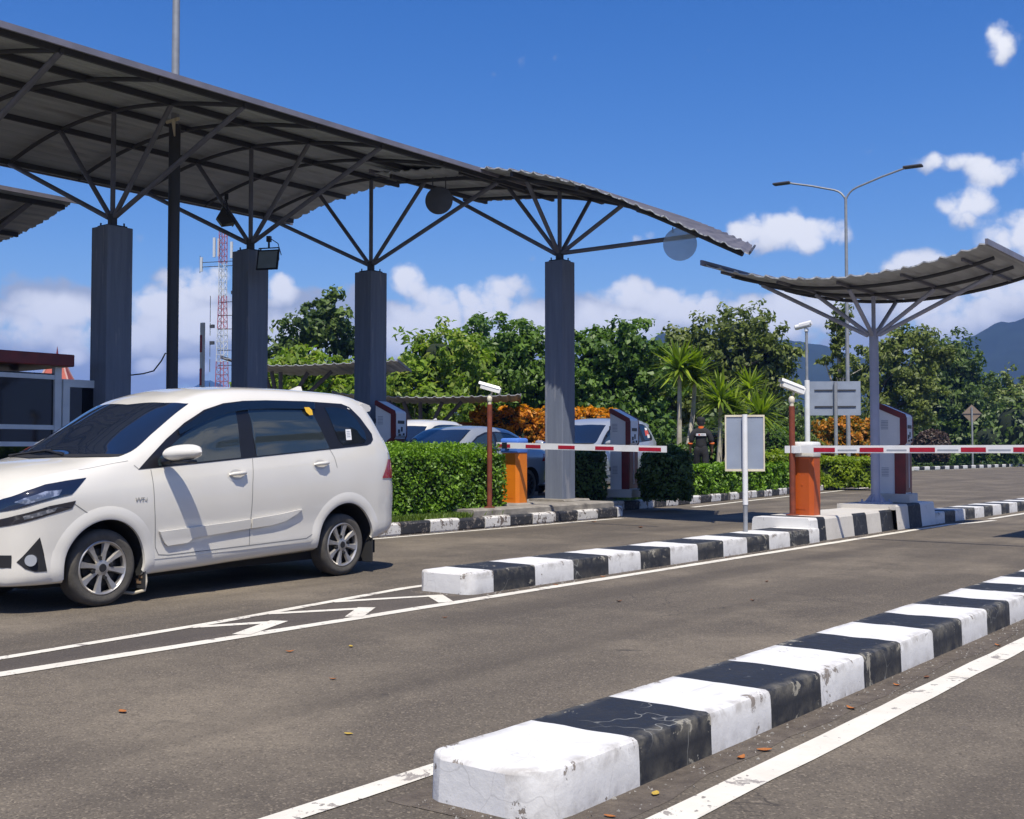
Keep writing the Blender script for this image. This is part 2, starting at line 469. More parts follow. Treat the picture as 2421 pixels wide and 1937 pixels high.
# the lanes on the far side of the hedge lie a little higher
r = MB()
r.add([(-23, 0, -0.05), (-13.35, 0, -0.05), (-13.35, 5, 0.21), (-23, 5, 0.21), (-13.35, 27, 0.21), (-23, 27, 0.21), (-14.5, 31, -0.05), (-23, 31, -0.05),
       (-13.35, 5, -0.06), (-13.35, 27, -0.06)],
      [(0, 1, 2, 3), (3, 2, 4, 5), (5, 4, 6, 7), (1, 8, 2), (2, 8, 9, 4)])
tag(r.build('raised_road', M['asphalt']), kind='structure')

# ---- painted lines, each a thin sheet above the road
def sheet_strip(mb, pts, w, z=0.004, n=None, jitter=0.006):
    """ribbon along pts with slightly uneven painted edges"""
    out = []
    for (a, b) in zip(pts[:-1], pts[1:]):
        a = Vector(a); b = Vector(b); L = (b - a).length
        k = max(1, int(L / 0.35))
        for i in range(k):
            out.append(a.lerp(b, i / k))
    out.append(Vector(pts[-1]))
    vs = []
    for i, p in enumerate(out):
        d = out[min(i + 1, len(out) - 1)] - out[max(i - 1, 0)]
        nrm = Vector((d.y, -d.x)).normalized()
        vs.append((*(p + nrm * (w / 2 + random.uniform(-jitter, jitter))), z))
        vs.append((*(p - nrm * (w / 2 + random.uniform(-jitter, jitter))), z))
    mb.add(vs, [(2 * i, 2 * i + 2, 2 * i + 3, 2 * i + 1) for i in range(len(out) - 1)])

def line_object(name, pts, w, z=0.004):
    mb = MB(); sheet_strip(mb, pts, w, z)
    return tag(mb.build(name, M['roadpaint']), kind='structure')

line_object('lane_line', [(-1.88, -6), (-1.88, 40)], 0.13)
line_object('lane_line', [(-2.87, -6), (-2.87, 40)], 0.11)
line_object('lane_line', [(-5.885, -5), (-5.885, 17.0), (-5.86, 19.0), (-5.70, 19.7), (-5.62, 20.6)], 0.115)
line_object('lane_line', [(-5.80, 21.0), (-5.74, 60)], 0.115)
line_object('lane_line', [(-6.02, 0.0), (-6.30, 2.9), (-6.50, 5.0), (-6.84, 7.2), (-6.95, 12), (-7.2, 40)], 0.09)
line_object('lane_line', [(-11.02, 3), (-11.02, 17.2)], 0.10)
line_object('lane_line', [(-12.0, 21.5), (-12.5, 25.0), (-13.4, 32), (-14.5, 40), (-15.6, 45.0), (-18.4, 50.5), (-16.0, 46.6)], 0.13)
line_object('lane_line', [(-24.2, 72), (-24.2, 200)], 0.16)
# darker surface and chevrons in the gore ahead of the median island
gm = MB()
gp = [(-5.95, 1.2), (-5.95, 7.3), (-6.78, 7.3), (-6.45, 5.0), (-6.22, 2.9), (-6.03, 1.2)]
gm.add([(x, y, 0.002) for x, y in gp], [tuple(range(len(gp)))])
tag(gm.build('gore_surface', M['gore_asphalt']), kind='structure')
ch = MB()
sheet_strip(ch, [(-6.44, 4.72), (-6.19, 5.20)], 0.09, 0.0055); sheet_strip(ch, [(-6.20, 5.27), (-5.93, 4.72)], 0.13, 0.0062)
sheet_strip(ch, [(-6.54, 5.45), (-6.20, 6.06)], 0.09, 0.0055); sheet_strip(ch, [(-6.21, 6.13), (-5.93, 5.72)], 0.13, 0.0062)
sheet_strip(ch, [(-6.66, 6.2), (-6.30, 6.93)], 0.09, 0.0055); sheet_strip(ch, [(-6.31, 7.0), (-5.93, 6.72)], 0.13, 0.0062)
tag(ch.build('chevron_marking', M['roadpaint']), kind='structure')

# ---- kerbed islands striped black and white
def outline_island(x0, x1, y0, rl, rr, bev):
    """cross-sections (left to right over the top) along y, with a rounded nose at y0"""
    def sect(y):
        a, b = x0, x1
        if y - y0 < rl:
            t = rl - (y - y0); a = x0 + rl - math.sqrt(max(rl * rl - t * t, 0))
        if y - y0 < rr:
            t = rr - (y - y0); b = x1 - rr + math.sqrt(max(rr * rr - t * t, 0))
        return a, b
    return sect

def striped_island(name, label, x0, x1, y0, first, step, y1, h, rl, rr, mats, seed, bev=0.022, batter=0.004, wob=0.004, dirt_apron=True):
    rnd = random.Random(seed)
    sect = outline_island(x0, x1, y0, rl, rr, bev)
    ys = [y0]
    for t in (0.01, 0.03, 0.06, 0.10, 0.16, 0.24):
        ys.append(y0 + t)
    cuts = []
    y = first
    while y < y1:
        cuts.append(y); y += step
    yy = ys[-1]
    for c in cuts + [y1]:
        k = max(2, int((c - yy) / 0.11))
        for i in range(1, k + 1):
            q = yy + (c - yy) * i / k
            if q > ys[-1] + 0.004: ys.append(q)
        yy = c
    rows = []
    NX = 9
    from mathutils import noise as mn
    for y in ys:
        a, b = sect(y)
        fr = y - y0
        lift = min(1.0, max(0.0, fr / 0.03))
        bz = bev if fr > 0.03 else bev
        row = [(a - batter, y - (0 if fr > 0 else batter), 0.0), (a - batter * .4, y, h * 0.5), (a, y, h - bz), (a + bz * .3, y, h - bz * .3), (a + bz, y, h)]
        for i in range(1, NX):
            row.append((a + bz + (b - a - 2 * bz) * i / NX, y, h))
        row += [(b - bz, y, h), (b - bz * .3, y, h - bz * .3), (b, y, h - bz), (b + batter * .4, y, h * 0.5), (b + batter, y, 0.0)]
        rr_ = []
        for (px, py, pz) in row:
            n = mn.noise(Vector((px * 9 + seed, py * 9, pz * 9)))
            n2_ = mn.noise(Vector((px * 2.3, py * 2.3 + seed, pz * 2)))
            edge = 1.0 if pz < h - 1e-6 and pz > 0.01 else 0.5
            rr_.append((px + n * wob * edge, py, max(pz + (n * wob * .8 + n2_ * wob) * (1 if pz > 0.01 else 0), 0.0)))
        rows.append(rr_)
    # round the top edge of the nose
    rows[0] = [(p[0], p[1], min(p[2], h - bev)) for p in rows[0]]
    rows[1] = [(p[0], p[1], min(p[2], h - bev * .4)) for p in rows[1]]
    mb = MB(); mb.grid(rows)
    nc = len(rows[0])
    # stripe index per face
    mids = [(ys[i] + ys[i + 1]) / 2 for i in range(len(ys) - 1)]
    mi = []
    for ym in mids:
        k = 0 if ym < first else int((ym - first) / step) + 1
        mi += [k % 2] * (nc - 1)
    mb.m = mi
    mb.add(rows[0], [tuple(range(nc))], 0)
    mb.add(rows[-1], [tuple(range(nc))], 0)
    o = mb.build(name, mats, smooth=40)
    at = o.data.attributes.new('wear', 'FLOAT', 'POINT')
    w = np.zeros(len(o.data.vertices), np.float32)
    prof_w = np.zeros(nc); prof_w[2:5] = 1; prof_w[-5:-2] = 1; prof_w[[0, -1]] = .8
    for i in range(len(rows)):
        w[i * nc:(i + 1) * nc] = prof_w
    w[:2 * nc] = np.maximum(w[:2 * nc], .7)
    at.data.foreach_set('value', w)
    return tag(o, label, 'kerb island')

striped_island('kerb_island', 'low striped kerb island nearest the camera, ending in a rounded white block',
               -2.657, -2.159, 2.90, 3.474, 0.5291, 26.0, 0.164, 0.07, 0.15, [M['kerb_white'], M['kerb_black']], 1.3)
striped_island('kerb_island', 'long striped kerb island leading up to the raised block under the white lidded barrier',
               -6.635, -6.080, 7.17, 7.482, 0.5864, 14.25, 0.183, 0.05, 0.10, [M['kerb_white'], M['kerb_black']], 4.6)
striped_island('kerb_island', 'black and white striped kerb running on behind the ticket machine on the raised block',
               -6.56, -6.08, 18.95, 19.4, 0.56, 44.0, 0.19, 0.04, 0.04, [M['kerb_white'], M['kerb_black']], 9.2)

# raised block between the two lengths of island, with its own stripes
pl = MB(); rows = []
ys = [14.12, 14.38, 14.62, 14.90, 15.6, 16.1, 16.65, 17.15, 17.68, 18.25, 18.93]
def ph(y): return 0.31 if y < 17.3 else 0.375
for i in range(len(ys) - 1):
    a, b = ys[i], ys[i + 1]
    z = ph((a + b) / 2)
    w0, w1 = (-6.97, -6.16) if b < 17.3 else (-7.02, -6.10)
    mi = [0, 1, 2, 2, 1, 2, 1, 2, 1, 0][i]
    k = max(1, int((b - a) / 0.2))
    for j in range(k):
        ya, yb = a + (b - a) * j / k, a + (b - a) * (j + 1) / k
        def sec(y):
            from mathutils import noise as mn
            q = [(w0 - .02, 0), (w0, z - .03), (w0 + .02, z), ((w0 + w1) / 2, z), (w1 - .02, z), (w1, z - .03), (w1 + .03, 0)]
            return [(x + .005 * mn.noise(Vector((x * 5, y * 7, zz * 6))), y, max(0, zz + (.006 * mn.noise(Vector((x * 6, y * 6, 3))) if zz > 0 else 0))) for x, zz in q]
        A_, B_ = sec(ya), sec(yb)
        if 2 <= i <= 7:
            pl.grid([A_[:3], B_[:3]], mi); pl.grid([A_[2:5], B_[2:5]], 2); pl.grid([A_[4:], B_[4:]], mi)
        else:
            pl.grid([A_, B_], mi)
        if (i == 0 and j == 0): pl.add(sec(ya), [tuple(range(7))], 0)
        if (i == len(ys) - 2 and j == k - 1): pl.add(sec(yb), [tuple(range(7))], 0)
    if i == 6:
        pl.box(-7.02, -6.10, b - .002, b, 0.30, 0.375, 2)
tag(pl.build('raised_kerb_block', [M['kerb_white'], M['kerb_black'], M['plinth_grey']]),
    'raised grey, white and black concrete block under the round canopy post', 'kerb block')

# dirt washed up against the islands
dm = MB()
def apron(pts, w, z=0.0015):
    sheet_strip(dm, pts, w, z, jitter=0.035)
apron([(-2.10, 2.7), (-2.10, 26)], 0.17); apron([(-2.70, 2.8), (-2.70, 26)], 0.12); apron([(-2.63, 2.86), (-2.19, 2.86)], 0.10, 0.0024)
apron([(-6.05, 7.1), (-6.05, 18.9)], 0.10); apron([(-6.68, 7.2), (-6.68, 14.2)], 0.07); apron([(-6.62, 7.12), (-6.12, 7.12)], 0.09, 0.0024)
apron([(-11.18, 6), (-11.18, 17.6)], 0.14)
tag(dm.build('kerb_dirt', M['dirt']), kind='structure')

# ---- hedge island: kerb line, planted ground, slab
KL = [(-11.25, 5.0), (-11.25, 17.55), (-11.42, 17.85), (-12.35, 18.0), (-12.52, 18.3), (-12.52, 20.5), (-12.75, 22.7), (-13.6, 30.0), (-14.9, 39.6), (-15.6, 42.4), (-16.2, 43.0)]
def kerb_line(name, label, pts, step, w, h, mats, side=1, seed=3):
    """row of kerb stones along pts; side +1: the body lies to the left of travel"""
    rnd = random.Random(seed)
    P = [Vector(p) for p in pts]
    segs = []; cum = [0]
    for a, b in zip(P[:-1], P[1:]):
        cum.append(cum[-1] + (b - a).length)
    def at(s):
        for i in range(len(P) - 1):
            if s <= cum[i + 1] + 1e-9:
                t = (s - cum[i]) / (cum[i + 1] - cum[i]); d = (P[i + 1] - P[i]).normalized()
                return P[i].lerp(P[i + 1], t), d
        return P[-1], (P[-1] - P[-2]).normalized()
    mb = MB(); s = 0; k = 0
    stops = [0]
    while s < cum[-1]:
        s = min(s + step * rnd.uniform(.94, 1.06), cum[-1]); stops.append(s)
    for a, b in zip(stops[:-1], stops[1:]):
        n = 2 + int((b - a) / .3)
        rows = []
        dz = rnd.uniform(-.008, .008); dx = rnd.uniform(-.008, .008)
        for i in range(n + 1):
            p, d = at(a + .006 + (b - a - .012) * i / n)
            nn = Vector((-d.y, d.x)) * side
            c = []
            for (o, z) in ((0.02, -.02), (0.0, .02), (-0.004 + dx, h - .03), (.012 + dx, h - .008), (.035 + dx, h), (w, h), (w + .02, -.02)):
                q = p + nn * (o + rnd.uniform(-.003, .003))
                c.append((q.x, q.y, z + (dz if z > .05 else 0)))
            rows.append(c)
        mb.grid(rows, k % 2); mb.add(rows[0], [tuple(range(7))], k % 2); mb.add(rows[-1], [tuple(range(7))], k % 2)
        k += 1
    return tag(mb.build(name, mats), label, 'kerb')

kerb_line('kerb', 'worn black and white kerb stones edging the hedge island behind the white car', KL, 0.62, 0.14, 0.18, [M['old_white'], M['old_black']])
kerb_line('kerb', 'far black and white kerb along the lawn beyond the carriageway', [(-24.75, 73.0), (-24.75, 160)], 1.0, 0.2, 0.22, [M['kerb_white'], M['kerb_black']], seed=5)

pg = MB()
gpts = [(-11.38, 5.0), (-11.38, 17.5), (-12.5, 17.9), (-12.66, 18.4), (-12.66, 20.5), (-12.9, 22.7), (-13.74, 30.0), (-15.0, 39.6), (-15.7, 42.2), (-16.3, 42.9),
        (-19, 42), (-25.5, 33), (-25.5, 28.6), (-18, 28.4), (-14.4, 27.4), (-13.3, 26.0), (-13.3, 5.0)]
pg.add([(x, y, 0.165) for x, y in gpts], [tuple(range(len(gpts)))])
tag(pg.build('planted_ground', M['grass_ground']), kind='structure')
# ================================================================== CANOPIES
M['pillar'] = pmat('grey pillar paint', (0.175, 0.20, 0.25), 0.75, col2=(0.128, 0.15, 0.198), scale=1.6, stretch=(7, 7, .55), lo=.3, hi=.7, bump=0.35, bscale=18, col3=(0.24, 0.25, 0.28), scale3=1.1, lo3=.63, hi3=.66)
M['roof_steel'] = pmat('grey sheet roofing', (0.44, 0.46, 0.475), 0.5, col2=(0.345, 0.36, 0.375), scale=1.4, stretch=(3, .5, 3), col3=(0.22, 0.215, 0.205), scale3=0.8, lo3=.58)
M['roof_top'] = pmat('weathered roof top', (0.095, 0.090, 0.105), 0.6, col2=(0.14, 0.13, 0.14), scale=1.2, stretch=(4, .5, 4), col3=(0.05, 0.047, 0.055), scale3=.9, lo3=.58)
M['steel'] = pmat('grey painted steel', (0.16, 0.16, 0.19), 0.5, col2=(0.125, 0.125, 0.15), scale=5)
M['steel_dark'] = pmat('dark steel', (0.045, 0.045, 0.05), 0.6)
M['steel_light'] = pmat('lilac grey painted steel', (0.40, 0.41, 0.50), 0.45, col2=(0.34, 0.35, 0.43), scale=4)
M['fascia'] = pmat('fascia metal', (0.20, 0.19, 0.23), 0.45, col2=(0.15, 0.145, 0.17), scale=3)

def corrugated(prof, pitch=0.26, amp=0.032, step=0.04):
    """profile points (offset, z) with trapezoid ripples"""
    xs = [p[0] for p in prof]; zs = [p[1] for p in prof]
    # smooth the profile
    dense = np.linspace(xs[0], xs[-1], 200)
    co = np.polyfit(xs, zs, min(4, len(xs) - 1))
    out = []
    x = xs[0]
    while x < xs[-1] + 1e-6:
        ph = (x % pitch) / pitch
        rip = amp if 0.04 < ph < 0.26 else (0 if ph > 0.36 else (amp * .5))
        out.append((x, float(np.polyval(co, x)) + rip, float(np.polyval(co, x))))
        x += step
    return out, (lambda t: float(np.polyval(co, t)))

def roof_part(parent, prof, y0, y1, skew=0.0, thick=0.02, trim=True, warp=0.0, taper=0.0):
    pts, fz = corrugated(prof)
    mb = MB(); rows = []
    ny = max(2, int((y1 - y0) / 1.2))
    for i in range(ny + 1):
        y = y0 + (y1 - y0) * i / ny
        rnd = random.Random(i)
        tp = lambda q: q - taper * (y - y0) * max(0, (q - 1.5) / (pts[-1][0] - 1.5))
        rows.append([(tp(x), y + skew * (x - pts[0][0]) + (random.uniform(-.02, .02) if i in (0, ny) else 0), z - zc_ + fz(tp(x))) for x, z, zc_ in pts])
    low = [[(x, y, z - thick) for x, y, z in r] for r in rows]
    mb.grid(rows, 1); mb.grid(low)
    for e in (0, -1):
        mb.grid([rows[e], low[e]])
    mb.grid([[r[0] for r in rows], [r[0] for r in low]]); mb.grid([[r[-1] for r in rows], [r[-1] for r in low]])
    roof = mb.build('roof', [M['roof_steel'], M['roof_top']], parent)
    if trim:
        for s, (x, zt) in enumerate(((pts[0][0], pts[0][1]), (pts[-1][0], pts[-1][1]))):
            if taper and s: continue
            t = MB(); t.box(x - .018, x + .018, y0 - .12, y1 + .1, zt - .05, zt + .03)
            t.build('fascia', M['fascia'], roof)
    return roof, fz

def strut(parent, a, b, r=0.045, m='steel'):
    mb = MB(); mb.tube([a, b], r, 10)
    return mb.build('strut', M[m], parent, smooth=40)

def canopy_pillar(parent, x, y, z0, z1, w=0.45, plate=True):
    mb = MB(); mb.box(x - w / 2, x + w / 2, y - w / 2, y + w / 2, z0, z1, bev=0.012)
    p = mb.build('pillar', M['pillar'], parent)
    c = MB(); c.box(x - w * .36, x + w * .36, y - w * .36, y + w * .36, z1, z1 + .03)
    for sx in (-1, 1):
        for sy in (-1, 1):
            c.tube([(x + sx * w * .28, y + sy * w * .28, z1 + .03), (x + sx * w * .28, y + sy * w * .28, z1 + .08)], .014, 6)
    c.tube([(x, y, z1 + .03), (x, y, z1 + .22)], .075, 10)
    c.build('base_plate', M['steel_dark'], p)
    return p

# ---- the long vaulted canopy over the left-hand lanes
AX = -16.4
cA = thing('canopy', 'long grey vaulted canopy with a row of dark square pillars, filling the upper left', 'canopy', (AX, 0, 0))
profA = [(-3.55, 6.40), (-3.3, 6.47), (-1.6, 6.77), (0, 6.81), (1.55, 6.62), (3.3, 6.28), (3.52, 6.21)]
roofA, fA = roof_part(cA, profA, 2.2, 17.15)
PY = [7.55, 10.4, 13.2, 16.25]
OFF = [-3.3, -1.6, 0.0, 1.55, 3.3]
for o in OFF:       # purlins along the road
    mb = MB(); mb.box(o - .025, o + .025, 2.3, 17.05, fA(o) - .115, fA(o) - .022); mb.build('purlin', M['steel_dark'], roofA)
for y in [4.7, 6.1, 7.55, 8.97, 10.4, 11.8, 13.2, 14.7, 16.25]:     # arched ribs across
    mb = MB(); mb.tube([(x, y, fA(x) - .085) for x in np.linspace(-3.35, 3.35, 25)], .034, 8); mb.build('rib', M['steel_dark'], roofA, smooth=40)
for y in PY:
    if y > 8:
        canopy_pillar(cA, 0, y, 0.2, 4.80, 0.46)
    else:
        canopy_pillar(cA, 0, y, 0.2, 4.80, 0.46)
    for o in OFF:
        strut(cA, (0 + (0.03 * o), y, 4.98), (o, y, fA(o) - .10), 0.041)

# ---- its neighbour further left, only one end corner in view
cA2 = thing('canopy', 'grey canopy end corner at the far left edge, beyond the long vaulted canopy', 'canopy', (-23.9, 0, 0))
profA2 = [(-3.5, 6.15), (-1.7, 5.72), (0, 5.6), (1.8, 5.74), (3.52, 6.10)]
roofA2, fA2 = roof_part(cA2, profA2, 1.5, 12.1)
for o in OFF:
    mb = MB(); mb.box(o - .035, o + .035, 1.6, 12.0, fA2(o) - .115, fA2(o) - .022); mb.build('purlin', M['steel_dark'], roofA2)
for y in (5.4, 8.3, 11.3):
    mb = MB(); mb.tube([(x, y, fA2(x) - .085) for x in np.linspace(-3.35, 3.35, 25)], .034, 8); mb.build('rib', M['steel_dark'], roofA2, smooth=40)
    canopy_pillar(cA2, 0, y, 0.2, 4.80, 0.46)
    for o in OFF:
        strut(cA2, (0.03 * o, y, 4.98), (o, y, fA2(o) - .10), 0.048)

# ---- the tilted canopy on the single pillar at the hedge island
BX, BY = -12.28, 17.06
cB = thing('canopy', 'tilted grey corrugated canopy on the single pillar behind the blue lidded barrier', 'canopy', (BX, BY, 0))
profB = [(-3.3, 6.58), (-2.95, 6.53), (-1.2, 6.34), (0, 6.14), (1.4, 5.68), (3.1, 4.90), (4.0, 4.46), (4.65, 4.12)]
roofB, fB = roof_part(cB, profB, -1.55, 1.55, taper=.48)
mb = MB(); mb.tube([(4.72, -1.75, fB(4.66)), (3.16, 1.6, fB(3.16))], .022, 6); mb.build('gutter', M['steel_dark'], roofB)
for o in (-2.95, -1.2, 0, 1.4, 2.6):
    mb = MB(); mb.box(o - .03, o + .03, -1.45, 1.45, fB(o) - .10, fB(o) - .022); mb.build('purlin', M['steel_dark'], roofB)
for y in (-1.0, 0.0, 1.0):
    mb = MB(); mb.tube([(x, y, fB(x) - .08) for x in np.linspace(-3.2, 4.5 - .5 * (y + 1.55), 30)], .038, 8); mb.build('rib', M['steel_dark'], roofB, smooth=40)
canopy_pillar(cB, 0, 0, 0.30, 4.70, 0.40)
for (o, dy) in ((-2.95, 0), (-1.2, 0), (0, 0), (1.4, 0), (3.0, 0), (0, -1.0), (0, 1.0)):
    strut(cB, (0.03 * o, 0.03 * dy, 4.86), (o, dy, fB(o) - .10), 0.040)

# ---- the bowl-shaped canopy on the round post
CX, CYY = -6.58, 17.62
cC = thing('canopy', 'small upswept grey canopy on a round lilac grey post at the right', 'canopy', (CX, CYY, 0))
profC = [(-2.05, 4.13), (-1.9, 4.06), (-1.0, 3.84), (0, 3.73), (1.0, 3.75), (1.7, 3.87), (2.25, 4.0)]
roofC, fC = roof_part(cC, profC, -1.72, 1.30)
for o in (-1.9, -.95, 0, .95, 1.8):
    mb = MB(); mb.box(o - .018, o + .018, -1.45, 1.1, fC(o) - .065, fC(o) - .022); mb.build('purlin', M['steel'], roofC)
for y in (-1.0, 0.0, 1.0):
    mb = MB(); mb.tube([(x, y, fC(x) - .065) for x in np.linspace(-1.95, 2.1, 20)], .028, 8); mb.build('rib', M['steel_dark'], roofC, smooth=40)
mb = MB(); mb.tube([(0, 0, .40), (0, 0, 3.12)], .070, 20)
mb.tube([(0, 0, 2.45), (0, 0, 2.462)], .075, 20)
pc = mb.build('post', M['steel_light'], cC, smooth=40)
mb = MB(); mb.box(-.2, .2, -.2, .2, .376, .40); mb.prism([(-.17, .40), (.17, .40), (.072, .52), (-.072, .52)], 1, -.008, .008); mb.prism([(-.17, .40), (.17, .40), (.072, .52), (-.072, .52)], 0, -.008, .008)
for sx in (-1, 1):
    for sy in (-1, 1): mb.tube([(sx * .16, sy * .16, .40), (sx * .16, sy * .16, .44)], .016, 6)
mb.build('base_plate', M['steel_light'], pc)
for (o, dy) in ((-1.9, 0), (-.95, 0), (0, 0), (.95, 0), (1.8, 0), (0, -1.0), (0, 1.0)):
    strut(cC, (0.05 * o, 0.05 * dy, 3.02), (o, dy, fC(o) - .085), 0.033, 'steel_light')

dup(cC, loc=(-0.95, 16.75, 0), label='small upswept grey canopy past the right edge, known by its shadow on the lane')

# ---- canopies over the car park behind
def carport(name, label, px, depth, zt, wl, wr, lift):
    x, y = spot(px, depth)
    root = thing(name, label, 'canopy', (x, y, 0), CAM_YAW)
    prof = [(-wl, zt + lift), (-wl * .5, zt + lift * .3), (0, zt), (wr * .5, zt + lift * .15), (wr, zt + lift * .6)]
    rf, fz = roof_part(root, prof, -2.0, 2.0)
    mb = MB(); mb.tube([(0, 0, 0), (0, 0, zt - 1.35)], .16, 12); mb.build('post', M['steel'], root, smooth=40)
    for o in (-.75, -.4, 0, .4, .75):
        oo = o * (wl if o < 0 else wr) * .55
        strut(root, (0.03 * o, 0, zt - 1.4), (oo, 0, fz(oo) - .05), 0.06)
    return root
carport('carport', 'far grey car park canopy seen just above the white car roof', 590, 33, 3.55, 1.2, 3.6, .22)
carport('carport', 'far grey car park canopy behind the orange hedge and the camera post', 885, 34, 2.72, 2.3, 3.0, .12)

# ---- round discs hung under the roof ends
M['disc_light'] = pmat('frosted disc', (0.62, 0.74, 0.88), 0.35, col2=(0.54, 0.66, 0.80), scale=3)
T = NT(M['disc_light'].node_tree); pb = [q for q in T.n if q.type == 'BSDF_PRINCIPLED'][0]; oo = [q for q in T.n if q.type == 'OUTPUT_MATERIAL'][0]
tp_ = T.node('ShaderNodeBsdfTransparent'); tp_.inputs[0].default_value = (.86, .92, .98, 1); mxs = T.node('ShaderNodeMixShader'); mxs.inputs[0].default_value = 0.5
T.l.new(pb.outputs[0], mxs.inputs[1]); T.l.new(tp_.outputs[0], mxs.inputs[2]); T.l.new(mxs.outputs[0], oo.inputs[0])
M['disc_dark'] = pmat('weathered disc', (0.085, 0.085, 0.09), 0.6, col2=(0.065, 0.065, 0.07), scale=4)
def hanging_disc(label, x, y, z, rr, mm, top):
    t = thing('round_sign', label, 'sign', (x, y, z), CAM_YAW * .8)
    mb = MB(); mb.lathe([(rr - .012, -.012), (rr, -.006), (rr, .006), (rr - .012, .012)], 40, axis='y'); mb.build('disc', M[mm], t, smooth=30)
    mb = MB()
    for s in (-.12, .12): mb.tube([(s, .02, rr * .7), (s, .02, top - z)], .01, 6)
    mb.build('hanger', M['steel_dark'], t)
hanging_disc('dark round sign disc hanging beside the crossing struts of two canopies', *spot(923, 20.6), 1.18 + 540 * 20.6 / 2397 - .06, .255, 'disc_dark', 6.2)
hanging_disc('pale blue grey round sign disc hanging under the low end of the tilted canopy', *spot(1434, 19.2), 1.18 + 440 * 19.2 / 2397, .285, 'disc_light', 5.0)

# ---- slab under the pillar on the hedge island
mb = MB()
def slab(x0, x1, y0, y1, z0, z1):
    ys = np.linspace(y0, y1, 14)
    rows = []
    from mathutils import noise as mn
    for y in ys:
        w = .02 * mn.noise(Vector((y * 3, 2, 1)))
        rows.append([(x0, y, z0), (x0, y, z1), (x1 - .03 + w, y, z1), (x1 + w, y, z1 - .025), (x1 + w, y, z0)])
    mb.grid(rows); mb.add(rows[0], [(0, 1, 2, 3, 4)]); mb.add(rows[-1], [(0, 1, 2, 3, 4)])
slab(-13.2, -11.36, 13.5, 17.45, .17, .285)
slab(-12.75, -11.75, 14.75, 15.75, .284, .315)
slab(-12.65, -11.85, 16.6, 17.4, .284, .325)
tag(mb.build('concrete_slab', M['concrete'], smooth=30), 'chipped grey concrete slab under the dark pillar and the orange box with the blue lid', 'slab')
# island of the long canopy
ai = MB(); ai.box(-17.6, -15.35, 5.5, 20.5, .15, .40, bev=.03)
tag(ai.build('concrete_island', M['concrete']), 'raised concrete island under the pillars of the long vaulted canopy', 'island')
ai = MB(); ai.box(-25.2, -22.6, 3.5, 13.5, .15, .40, bev=.03)
tag(ai.build('concrete_island', M['concrete']), 'raised concrete island under the canopy at the far left', 'island')
# ================================================================== BARRIERS, MACHINES, POSTS
M['orange'] = pmat('orange enamel', (0.72, 0.205, 0.008), 0.42, col2=(0.64, 0.17, 0.008), scale=3)
M['deep_orange'] = pmat('faded red orange enamel', (0.46, 0.085, 0.008), 0.45, col2=(0.40, 0.07, 0.008), scale=3, col3=(0.3, 0.06, .01), scale3=2, lo3=.6)
M['blue_plastic'] = pmat('blue plastic lid', (0.09, 0.22, 0.66), 0.4)
M['white_plastic'] = pmat('white plastic', (0.78, 0.77, 0.74), 0.4, col2=(0.70, 0.69, 0.65), scale=4)
M['white_enamel'] = pmat('white enamel', (0.78, 0.78, 0.77), 0.35, col2=(0.70, 0.69, 0.66), scale=5)
M['red_paint'] = pmat('red reflective band', (0.42, 0.012, 0.03), 0.4, col2=(0.34, 0.010, .025), scale=9)
M['rust_red'] = pmat('rusty red post', (0.22, 0.045, 0.018), 0.7, col2=(0.13, 0.030, 0.014), scale=8)
M['maroon'] = pmat('maroon enamel', (0.20, 0.022, 0.020), 0.4, col2=(0.12, 0.018, 0.018), scale=4)
M['machine_grey'] = pmat('light grey enamel', (0.76, 0.76, 0.755), 0.4, col2=(0.70, 0.70, 0.695), scale=3)
M['black_plastic'] = pmat('black plastic', (0.012, 0.012, 0.014), 0.45)
M['rubber'] = pmat('rubber', (0.022, 0.022, 0.023), 0.85)
M['galv'] = pmat('galvanised steel', (0.33, 0.34, 0.35), 0.5, metal=0.3, col2=(0.27, 0.28, 0.29), scale=8)
M['sign_back'] = pmat('sign back aluminium', (0.27, 0.31, 0.38), 0.5, col2=(0.23, 0.265, 0.33), scale=3)
M['cream'] = pmat('cream housing', (0.70, 0.63, 0.48), 0.5, col2=(0.60, 0.53, 0.40), scale=6)
M['label_grey'] = pmat('grey print', (0.33, 0.35, 0.39), 0.5)
M['stone'] = pmat('pale stone', (0.35, 0.33, 0.30), 0.9, col2=(0.22, 0.21, 0.19), scale=6, bump=.5)

